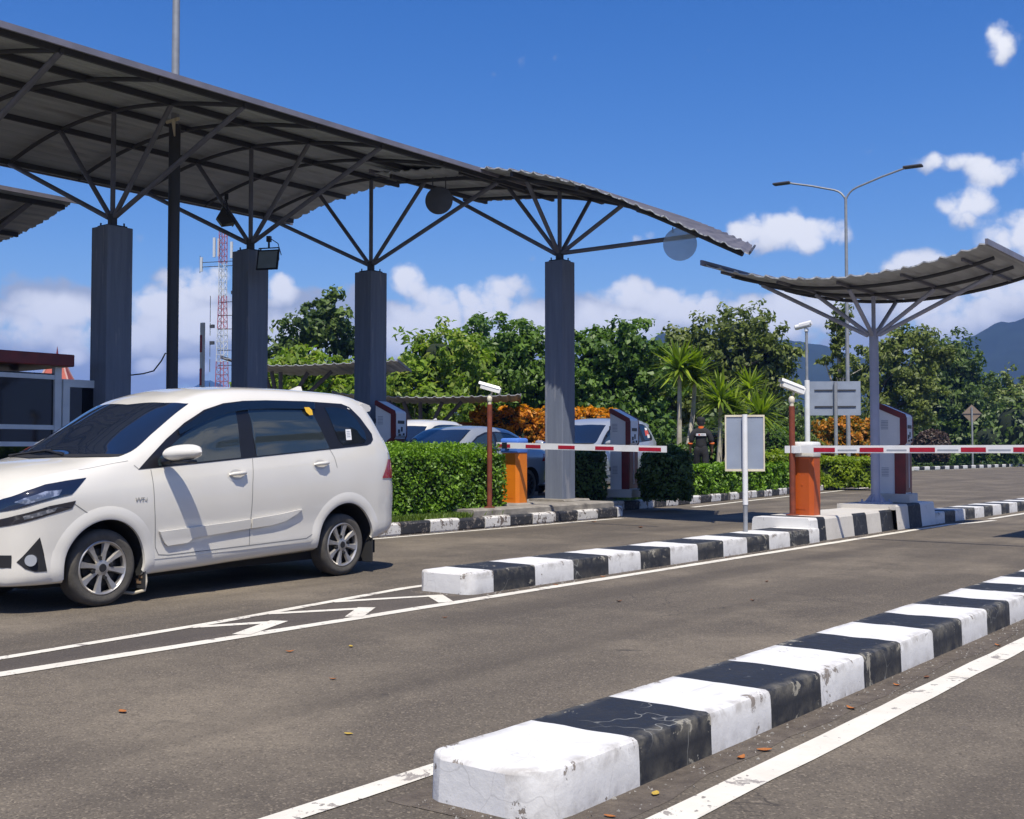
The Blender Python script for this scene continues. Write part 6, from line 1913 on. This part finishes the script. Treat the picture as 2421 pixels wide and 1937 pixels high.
for k, (px, d_, r_, h_, lf, lb) in enumerate(((1985, 88, .75, 1.0, 'mid', 'small round clipped bush left of the diamond shaped sign'),
                                         (2085, 100, 1.6, 2.7, 'lime', 'rounded yellow green bush right of the diamond shaped sign post'),
                                         (2015, 95, 1.7, 1.6, 'hedge', 'low green bush behind the diamond shaped sign post'),
                                         (1945, 88, 1.2, 2.6, 'mid', 'green bush beside the maroon ticket machine, left of the round brown bush'),
                                         (1475, 33, .8, 1.35, 'mid', 'low green bush behind the walking man'),
                                         (1660, 40, .9, 1.5, 'hedge', 'green bush under the feathery palm'),
                                         (1632, 37, .7, 1.9, 'mid', 'dark green bush right of the small white sign post'),
                                         (2130, 106, 2.2, 1.5, 'mid', 'low dark bush at the right edge of the lawn'),
                                         (1545, 33, .7, 1.6, 'brown', 'brown leafed bush right of the walking man'))):
    x, y = spot(px, d_)
    hedge('bush', lb, x - r_, x + r_, y - r_, y + r_, .1, h_ + .1, lf, int(1500 * r_ * 2), .13, 40 + k, round_=.7, cat='bush', wob=.1)
x, y = spot(172, 33)
hedge('bush', 'small yellow green bush between the toll booth and the first dark pillar', x - .6, x + .6, y - .6, y + .6, .2, 2.0, 'lime', 2000, .16, 14, round_=.6, cat='bush', wob=.12)

# ---- palms with sword leaves
def yucca(label, px, depth, heads, seed, group='sword leaved palms in the planted bed'):
    rng = np.random.default_rng(seed)
    x, y = spot(px, depth)
    t = thing('palm', label, 'palm', (x, y, .15), CAM_YAW, group)
    for (dx, dy, h, r, nn) in heads:
        mb = MB(); pts = [(dx * .25, dy * .25, 0), (dx * .5, dy * .5, h * .3), (dx * .85, dy * .85, h * .65), (dx, dy, h)]
        mb.tube(pts, [.105, .08, .065, .055], 9); mb.build('trunk', M['pale_bark'], t, smooth=50)
        vs = []; fs = []; a_ = []
        for k in range(nn):
            az_ = rng.uniform(0, 2 * math.pi); el_ = math.asin(rng.uniform(-.45, 1.0))
            L_ = r * rng.uniform(.8, 1.15); w = .042 * r / .8
            d = np.array([math.cos(az_) * math.cos(el_), math.sin(az_) * math.cos(el_), math.sin(el_)])
            s = np.cross(d, [0, 0, 1.0]); s /= np.linalg.norm(s) + 1e-6
            b = np.array([dx, dy, h + rng.uniform(-.12, .15)])
            drop = max(0, .45 - el_ * .3) * .35
            p0, p1, p2 = b, b + d * L_ * .55 + np.array([0, 0, -drop * L_ * .25]), b + d * L_ + np.array([0, 0, -drop * L_])
            o = len(vs)
            vs += [p0 - s * w * .5, p0 + s * w * .5, p1 + s * w, p1 - s * w, p2 + s * w * .15, p2 - s * w * .15]
            fs += [(o, o + 1, o + 2, o + 3), (o + 3, o + 2, o + 4, o + 5)]; v_ = rng.uniform(); a_ += [v_, v_]
        leaf_object('crown', [(np.array(vs), np.array(fs), np.array(a_), rng.uniform(size=len(fs)))], L['palm'], t)
    return t
yucca('tallest pair of sword leaved palms with pale trunks, left of the walking man', 1428, 33, [(0.05, 0, 3.45, 0.95, 150), (.55, .3, 3.2, .9, 130)], 51)
yucca('sword leaved palm with a leaning trunk just right of the walking man', 1510, 32, [(.1, 0, 2.5, .82, 140), (.5, .25, 2.15, .75, 110)], 52)
yucca('sword leaved palm standing behind the small white sign post, taller and thinner', 1562, 35, [(.3, .2, 3.0, .75, 110)], 53)
yucca('short sword leaved palm with its head over the small white sign', 1575, 31, [(-.35, 0, 1.5, .6, 80), (.35, 0, 2.05, .85, 130)], 54)
# feathery dwarf palm
rng = np.random.default_rng(60)
x, y = spot(1688, 39)
t = thing('dwarf_palm', 'dwarf palm with drooping feathery fronds, left of the large grey sign post', 'palm', (x, y, .1), CAM_YAW)
mb = MB(); mb.tube([(0, 0, 0), (0, 0, .7), (0.03, 0, 1.35)], [.16, .14, .12], 9); mb.build('trunk', M['bark'], t, smooth=50)
vs = []; fs = []
for k in range(46):
    az_ = rng.uniform(0, 2 * math.pi); el_ = rng.uniform(.0, 1.35); L_ = rng.uniform(.8, 1.15)
    d = np.array([math.cos(az_), math.sin(az_), 0]); s0 = np.array([-d[1], d[0], 0])
    pr = None
    for i in range(11):
        u = i / 10
        p = np.array([0, 0, 1.4]) + d * L_ * math.cos(el_) * u + np.array([0, 0, L_ * math.sin(el_) * u - .75 * L_ * u * u])
        for sg in (-1, 1):
            q = p + s0 * sg * .24 * (1 - .5 * u) + d * .10 + np.array([0, 0, -.06])
            o = len(vs); vs += [p, p + d * .035, q + d * .02, q]; fs.append((o, o + 1, o + 2, o + 3))
leaf_object('crown', [(np.array(vs), np.array(fs), rng.uniform(size=len(fs)), rng.uniform(size=len(fs)))], L['olive'], t)

# ---- grass verge inside the kerb, and low grass by the slab
def grass_patch(label, pts_fn, n, h, seed):
    rng = np.random.default_rng(seed)
    P = pts_fn(rng, n)
    a = rng.uniform(0, 2 * math.pi, n); w = .012
    s = np.stack([np.cos(a), np.sin(a), np.zeros(n)], 1); lean = rng.normal(size=(n, 3)) * .35; lean[:, 2] = 1
    hh = h * rng.uniform(.5, 1.3, size=(n, 1))
    v0 = P - s * w; v1 = P + s * w; v2 = P + lean * hh + s * w * .2; v3 = P + lean * hh - s * w * .2
    V = np.stack([v0, v1, v2, v3], 1).reshape(-1, 3)
    o = leaf_object('grass', [(V, np.arange(n * 4).reshape(n, 4), rng.uniform(size=n), rng.uniform(size=n))], L['grass'])
    return tag(o, label, None, kind='stuff')
def verge(rng, n):
    y = rng.uniform(6, 14.5, n); x = rng.uniform(-11.78, -11.38, n); return np.stack([x, y, np.full(n, .165)], 1)
grass_patch('short green grass between the hedge and the kerb', verge, 16000, .075, 1)
def verge2(rng, n):
    u = rng.uniform(0, 1, n); y = 20.5 + u * 20; x = np.interp(y, [20.5, 22.7, 30, 39.6, 42], [-12.7, -12.95, -13.8, -15.1, -15.7]) - rng.uniform(0, 1.2, n); return np.stack([x, y, np.full(n, .165)], 1)
grass_patch('short green grass along the kerb of the planted bed', verge2, 14000, .10, 2)
def lawn(rng, n):
    y = rng.uniform(60, 130, n); x = -25.1 - rng.uniform(0, 1, n) ** 1.5 * 14; return np.stack([x, y, np.full(n, -.02)], 1)
grass_patch('mown green lawn beyond the carriageway', lawn, 22000, .14, 3)

# ---- mountains
M['mountain'] = pmat('forested mountain', (0.013, 0.027, 0.016), 0.95, col2=(0.008, 0.018, 0.012), scale=.025, detail=6, col3=(.022, .036, .02), scale3=.008)
def mountain(name, label, ridge, d_near, d_far, seed):
    """ridge: (bearing px, depth, height) points; slopes fall towards and away from the road"""
    from mathutils import noise as mn
    mb = MB(); rows = []
    bx = [q[0] for q in ridge]; hz_ = [q[1] for q in ridge]
    pxs = np.linspace(bx[0], bx[-1], 160)
    for f in np.linspace(0, 1, 26):
        row = []
        for px in pxs:
            dd = d_near + (d_far - d_near) * f
            top = np.interp(px, bx, hz_)
            g_ = min(f / .7, 1.0) if f < .7 else 1 - (f - .7) / .3 * .6
            s = g_ ** 1.25
            x, y = spot(px, dd)
            n = mn.fractal(Vector((x * .008 + seed, y * .008, 0)), .9, 2.1, 5)
            n2_ = mn.fractal(Vector((x * .06 + seed, y * .06, 4)), .8, 2.1, 4)
            row.append((x, y, max(-2, top * s * (1 + .13 * n) + 3.0 * n2_ * s)))
        rows.append(row)
    mb.grid(rows)
    o = mb.build(name, M['mountain'], smooth=180)
    o['kind'] = 'structure'
    return o
def hpx(py, d): return (952 - py) / 2397.0 * d
D1 = 1300
mountain('mountain', '', [(1150, 0), (1290, hpx(770, D1)), (1360, hpx(720, D1)), (1400, hpx(698, D1)), (1480, hpx(680, D1)), (1560, hpx(684, D1)), (1650, hpx(704, D1)), (1720, hpx(716, D1)), (1790, hpx(735, D1)), (1880, hpx(740, D1)), (1960, hpx(712, D1)), (2050, hpx(694, D1)), (2110, hpx(668, D1)), (2156, hpx(650, D1)), (2300, hpx(600, D1)), (2600, hpx(560, D1)), (3000, hpx(650, D1)), (3400, 0)], 900, 1500, 2.0)
D2 = 3000
mountain('mountain', '', [(150, 0), (250, hpx(842, D2)), (330, hpx(826, D2)), (390, hpx(812, D2)), (415, hpx(801, D2)), (428, hpx(797, D2)), (446, hpx(806, D2)), (520, hpx(838, D2)), (700, hpx(870, D2)), (900, 0)], 2400, 3250, 5.0)
# ================================================================== PERSON AND SMALL THINGS
M['cloth_black'] = pmat('black cloth', (0.012, 0.012, 0.014), 0.85, col2=(.02, .02, .023), scale=8)
M['skin'] = pmat('skin', (0.30, 0.17, 0.10), 0.6)
M['orange_cloth'] = pmat('orange cloth', (0.72, 0.14, 0.015), 0.8)
M['white_cloth'] = pmat('white cloth', (0.72, 0.70, 0.72), 0.8)
def skin_mesh(name, verts, edges, radii, mat, parent, root=0, sub=2):
    me = bpy.data.meshes.new(name); me.from_pydata(verts, edges, []); o = bpy.data.objects.new(name, me); COL.objects.link(o)
    md = o.modifiers.new('s', 'SKIN')
    md.use_smooth_shade = True
    me.skin_vertices.new() if not me.skin_vertices else None
    for i, r in enumerate(radii):
        sv = me.skin_vertices[0].data[i]; sv.radius = (r, r) if not isinstance(r, tuple) else r; sv.use_root = (i == root)
    s = o.modifiers.new('ss', 'SUBSURF'); s.levels = sub; s.render_levels = sub
    me2 = bpy.data.meshes.new_from_object(o.evaluated_get(bpy.context.evaluated_depsgraph_get()))
    o.modifiers.clear(); o.data = me2; bpy.data.meshes.remove(me)
    me2.materials.append(mat); me2.polygons.foreach_set('use_smooth', [True] * len(me2.polygons))
    o.parent = parent
    return o
px_, py_ = spot(1476, 29.2)
per = thing('person', 'man seen from behind in a black cap and black uniform with orange collar and cuffs', 'person', (px_, py_, .25), CAM_YAW - .15)
per.scale = (1.02, 1.02, 1.02)
# local frame: y is the way he faces, z up; feet on the ground
V = [(0, 0, .96), (0, -.01, 1.12), (0, -.015, 1.30), (0, 0, 1.44), (0, .01, 1.53), (0, .025, 1.62), (0, .03, 1.70),
     (-.10, 0, .90), (-.11, .06, .50), (-.11, -.02, .09), (-.12, .12, .04),
     (.10, 0, .90), (.11, -.04, .50), (.11, -.16, .10), (.12, -.02, .05),
     (-.19, 0, 1.40), (-.26, -.02, 1.14), (-.27, .07, .92), (-.265, .11, .85),
     (.19, 0, 1.40), (.27, -.03, 1.14), (.27, .04, .92), (.265, .08, .85)]
E_ = [(0, 1), (1, 2), (2, 3), (3, 4), (4, 5), (5, 6), (0, 7), (7, 8), (8, 9), (9, 10), (0, 11), (11, 12), (12, 13), (13, 14), (3, 15), (15, 16), (16, 17), (17, 18), (3, 19), (19, 20), (20, 21), (21, 22)]
R_ = [(.115, .085), (.11, .08), (.13, .085), (.10, .07), .050, .082, .078, .075, .052, .042, .040, .075, .052, .042, .040, .050, .038, .032, .028, .050, .038, .032, .028]
body = skin_mesh('body', V, E_, R_, M['skin'], per)
# fingers on each hand, rooted in the palm
fm = MB()
for s in (-1, 1):
    bx, by, bz = s * .265, (.11 if s < 0 else .08), .85
    for k, (o, ln) in enumerate(((-.026, .062), (-.009, .075), (.009, .070), (.025, .055))):
        a = Vector((bx, by + o, bz - .03)); fm.tube([a, a + Vector((-s * .008, .008, -ln * .6)), a + Vector((-s * .022, .014, -ln))], [.009, .0085, .007], 6)
    a = Vector((bx - s * .012, by + .03, bz + .005)); fm.tube([a, a + Vector((-s * .012, .022, -.025)), a + Vector((-s * .018, .03, -.05))], [.010, .009, .007], 6)
fm.build('fingers', M['skin'], per, smooth=50)
def cloth(name, idx, grow, mat):
    mp = {i: k for k, i in enumerate(idx)}
    ed = [(mp[a], mp[b]) for a, b in E_ if a in mp and b in mp]
    ex = {4: -.010, 0: .026, 3: .020, 15: .014, 19: .014, 7: .012, 11: .012}
    rr = [tuple(q + grow + ex.get(i, 0) for q in (R_[i] if isinstance(R_[i], tuple) else (R_[i], R_[i]))) for i in idx]
    return skin_mesh(name, [V[i] for i in idx], ed, rr, mat, per)
shirt = cloth('shirt', [0, 1, 2, 3, 4, 15, 16, 19, 20], .030, M['cloth_black'])
cloth('trousers', [0, 1, 7, 8, 9, 11, 12, 13], .026, M['cloth_black'])
for s, q in ((-1, (V[10], V[9])), (1, (V[14], V[13]))):
    mb = MB(); a = Vector(q[1]); b = Vector(q[0]); mb.tube([a + Vector((0, -.06, -.05)), a + Vector((0, .02, -.03)), b + Vector((0, .02, -.005)), b + Vector((0, .07, -.012))], [.04, .055, .048, .02], 10); mb.build('shoe', M['cloth_black'], per, smooth=60)
mb = MB(); mb.lathe([(.072, 1.485), (.080, 1.50), (.072, 1.545), (.060, 1.55)], 20); mb.build('collar', M['orange_cloth'], shirt, smooth=40)
for s, i in ((-1, 16), (1, 20)):
    a = Vector(V[i]); b = Vector(V[i + 1]); d = (b - a)
    mb = MB(); mb.tube([a + d * .0, a + d * .14], [.062, .058], 12); mb.build('cuff', M['orange_cloth'], shirt, smooth=50)
# white band with a coloured print across the back
rows = []
for z in (1.315, 1.375):
    rows.append([(.150 * math.sin(a) * 1.08, -.128 * math.cos(a) - .014, z) for a in np.linspace(-.95, .95, 14)])
mb = MB(); mb.grid(rows); bd = mb.build('back_band', M['white_cloth'], shirt)
rows = [[(.150 * math.sin(a) * 1.08, -.132 * math.cos(a) - .015, z) for a in np.linspace(-.45, -.15, 5)] for z in (1.328, 1.362)]
mb = MB(); mb.grid(rows)
mb.build('print', M['red_print'], bd)
rows = [[(.150 * math.sin(a) * 1.08, -.132 * math.cos(a) - .015, z) for a in np.linspace(-.05, .6, 5)] for z in (1.338, 1.352)]
mb = MB(); mb.grid(rows); mb.build('print', M['label_grey'], bd)
mb = MB(); mb.lathe([(.096, 1.66), (.104, 1.70), (.102, 1.75), (.07, 1.79), (.01, 1.80)], 22, origin=(0, .03, 0)); mb.box(-.07, .07, .10, .21, 1.672, 1.684)
mb.build('cap', M['cloth_black'], per, smooth=50)
mb = MB(); mb.lathe([(.085, 1.585), (.094, 1.63), (.094, 1.66)], 20, origin=(0, .022, 0)); mb.build('hair', M['trim_matt'], per, smooth=50)
fc = MB()
for s in (-1, 1):
    fc.tube([(s * .03, .105, 1.645), (s * .03, .114, 1.645)], .011, 8); fc.tube([(s * .088, .02, 1.62), (s * .10, .015, 1.655)], .014, 6)
fc.tube([(0, .108, 1.645), (0, .132, 1.612), (0, .112, 1.605)], [.009, .013, .008], 6); fc.tube([(-.022, .104, 1.575), (.022, .104, 1.575)], .007, 6)
fc.build('face', M['skin'], per, smooth=50)

# ---- fallen leaves
M['leaf_a'] = pmat('dry orange leaf', (0.42, 0.15, 0.03), 0.8, col2=(.25, .08, .02), scale=30)
M['leaf_b'] = pmat('dry yellow leaf', (0.50, 0.36, 0.05), 0.8, col2=(.35, .22, .04), scale=30)
M['leaf_c'] = pmat('dry brown leaf', (0.17, 0.07, 0.03), 0.85, col2=(.10, .045, .02), scale=30)
def leaf_mesh(mat, L_, curl):
    mb = MB(); rows = []
    for i in range(6):
        u = i / 5; w = L_ * .26 * math.sin(math.pi * (u * .9 + .06)); x = (u - .5) * L_
        z = .006 + curl * (2 * u - 1) ** 2 * L_
        rows.append([(x, -w, z + .35 * w * (1 + curl)), (x, 0, z), (x, w, z + .30 * w)])
    mb.grid(rows); mb.grid([[tuple(np.add(p, (0, 0, .0012))) for p in r] for r in rows])
    return mb
LEAVES = [ # pixel-measured ground spots turned into places on the road: x, y, size, kind
    (-2.02, 4.18, .075, 0), (-2.04, 4.02, .06, 0), (-2.06, 3.42, .06, 1), (-2.03, 5.1, .065, 0), (-2.00, 6.05, .06, 2), (-1.98, 7.3, .06, 0), (-2.05, 3.12, .05, 0),
    (-2.05, 5.75, .05, 0), (-2.30, 2.78, .06, 0),
    (-5.2, 4.5, .06, 0), (-5.05, 4.85, .06, 1), (-4.4, 4.1, .05, 0), (-4.6, 3.0, .075, 0), (-4.3, 2.2, .06, 2), (-3.5, 3.35, .05, 1), (-5.98, 9.0, .07, 0), (-5.95, 8.2, .07, 0),
    (-4.9, 7.6, .07, 2), (-4.6, 9.6, .07, 2), (-4.1, 8.3, .06, 2), (-9.4, 15.2, .16, 2), (-10.75, 15.9, .11, 0), (-7.9, 12.9, .06, 2), (-1.0, 3.6, .05, 2), (-0.7, 4.4, .04, 2), (-5.4, 6.1, .05, 0), (-6.0, 11.5, .05, 0)]
protos = {}
rl = random.Random(5)
for k, (x, y, s, kd) in enumerate(LEAVES):
    key = (kd, k % 2)
    lab = ('dry fallen leaf on the road or along the foot of a kerb',)[0]
    if key not in protos:
        o = leaf_mesh(M[('leaf_a', 'leaf_b', 'leaf_c')[kd]], 1.0, .10 + .1 * (k % 2)).build('fallen_leaf', M[('leaf_a', 'leaf_b', 'leaf_c')[kd]], smooth=60)
        protos[key] = o
    else:
        o = protos[key].copy(); COL.objects.link(o)
    o.location = (x, y, .003); o.scale = (s * .85, s * .85, s * .85); o.rotation_euler = (0, 0, rl.uniform(0, 6.28))
    tag(o, lab, 'leaf', 'dry leaves scattered on the road')

# ---- grit along the islands
rng = np.random.default_rng(9)
gm = MB()
def grit(x0, x1, y0, y1, n, s0, s1):
    for k in range(n):
        x = rng.uniform(x0, x1); y = rng.uniform(y0, y1); s = rng.uniform(s0, s1) ** 1.0
        vs = [(x + s * rng.uniform(-1, 1), y + s * rng.uniform(-1, 1), .001) for _ in range(3)] + [(x, y, s * rng.uniform(.4, 1.0))]
        gm.add(vs, [(0, 1, 2), (0, 1, 3), (1, 2, 3), (2, 0, 3)])
grit(-2.15, -1.98, 2.9, 12, 620, .003, .009); grit(-2.15, -2.05, 2.9, 12, 160, .005, .012); grit(-2.7, -2.15, 2.80, 2.9, 90, .003, .010)
grit(-6.06, -5.96, 7.2, 18, 420, .004, .013); grit(-6.7, -6.1, 7.05, 7.16, 60, .004, .012); grit(-11.22, -11.05, 8, 17.5, 300, .006, .02)
tag(gm.build('grit', M['stone']), 'small grit and paint flakes along the foot of the kerbs', None, kind='stuff')

# rocks in the planted bed
for k, (px, d_, s, lb) in enumerate(((1652, 38, .42, 'pale rough boulder left of the dwarf palm'), (1668, 40, .30, 'smaller boulder tucked beside the dwarf palm'))):
    x, y = spot(px, d_)
    bm = bmesh.new(); bmesh.ops.create_icosphere(bm, subdivisions=3, radius=s)
    from mathutils import noise as mn
    for v in bm.verts: v.co = v.co * (1 + .35 * mn.noise(v.co * 3 + Vector((k * 5, 0, 0)))); v.co.z *= .75
    me = bpy.data.meshes.new('boulder'); bm.to_mesh(me); bm.free(); me.materials.append(M['stone'])
    o = bpy.data.objects.new('boulder', me); COL.objects.link(o); o.location = (x, y, s * .5 + .75 - .3 * k)
    o.location.z = .15 + s * .45
    tag(o, lb, 'boulder')

# ================================================================== AIR
hz = MB(); hz.box(-3650, 3650, -3650, 3650, -1.1, 262)
ho = hz.build('haze', [])
ho['kind'] = 'stuff'; ho['label'] = 'thin bluish air between the road and the mountains'
hm = bpy.data.materials.new('haze'); hm.use_nodes = True
T = NT(hm.node_tree); T.n.clear()
out = T.node('ShaderNodeOutputMaterial'); pv = T.node('ShaderNodeVolumePrincipled')
pv.inputs['Color'].default_value = (0.17, 0.37, 0.95, 1); pv.inputs['Density'].default_value = 0.00028
pv.inputs['Anisotropy'].default_value = 0.0
T.l.new(pv.outputs[0], out.inputs['Volume'])
ho.data.materials.append(hm)
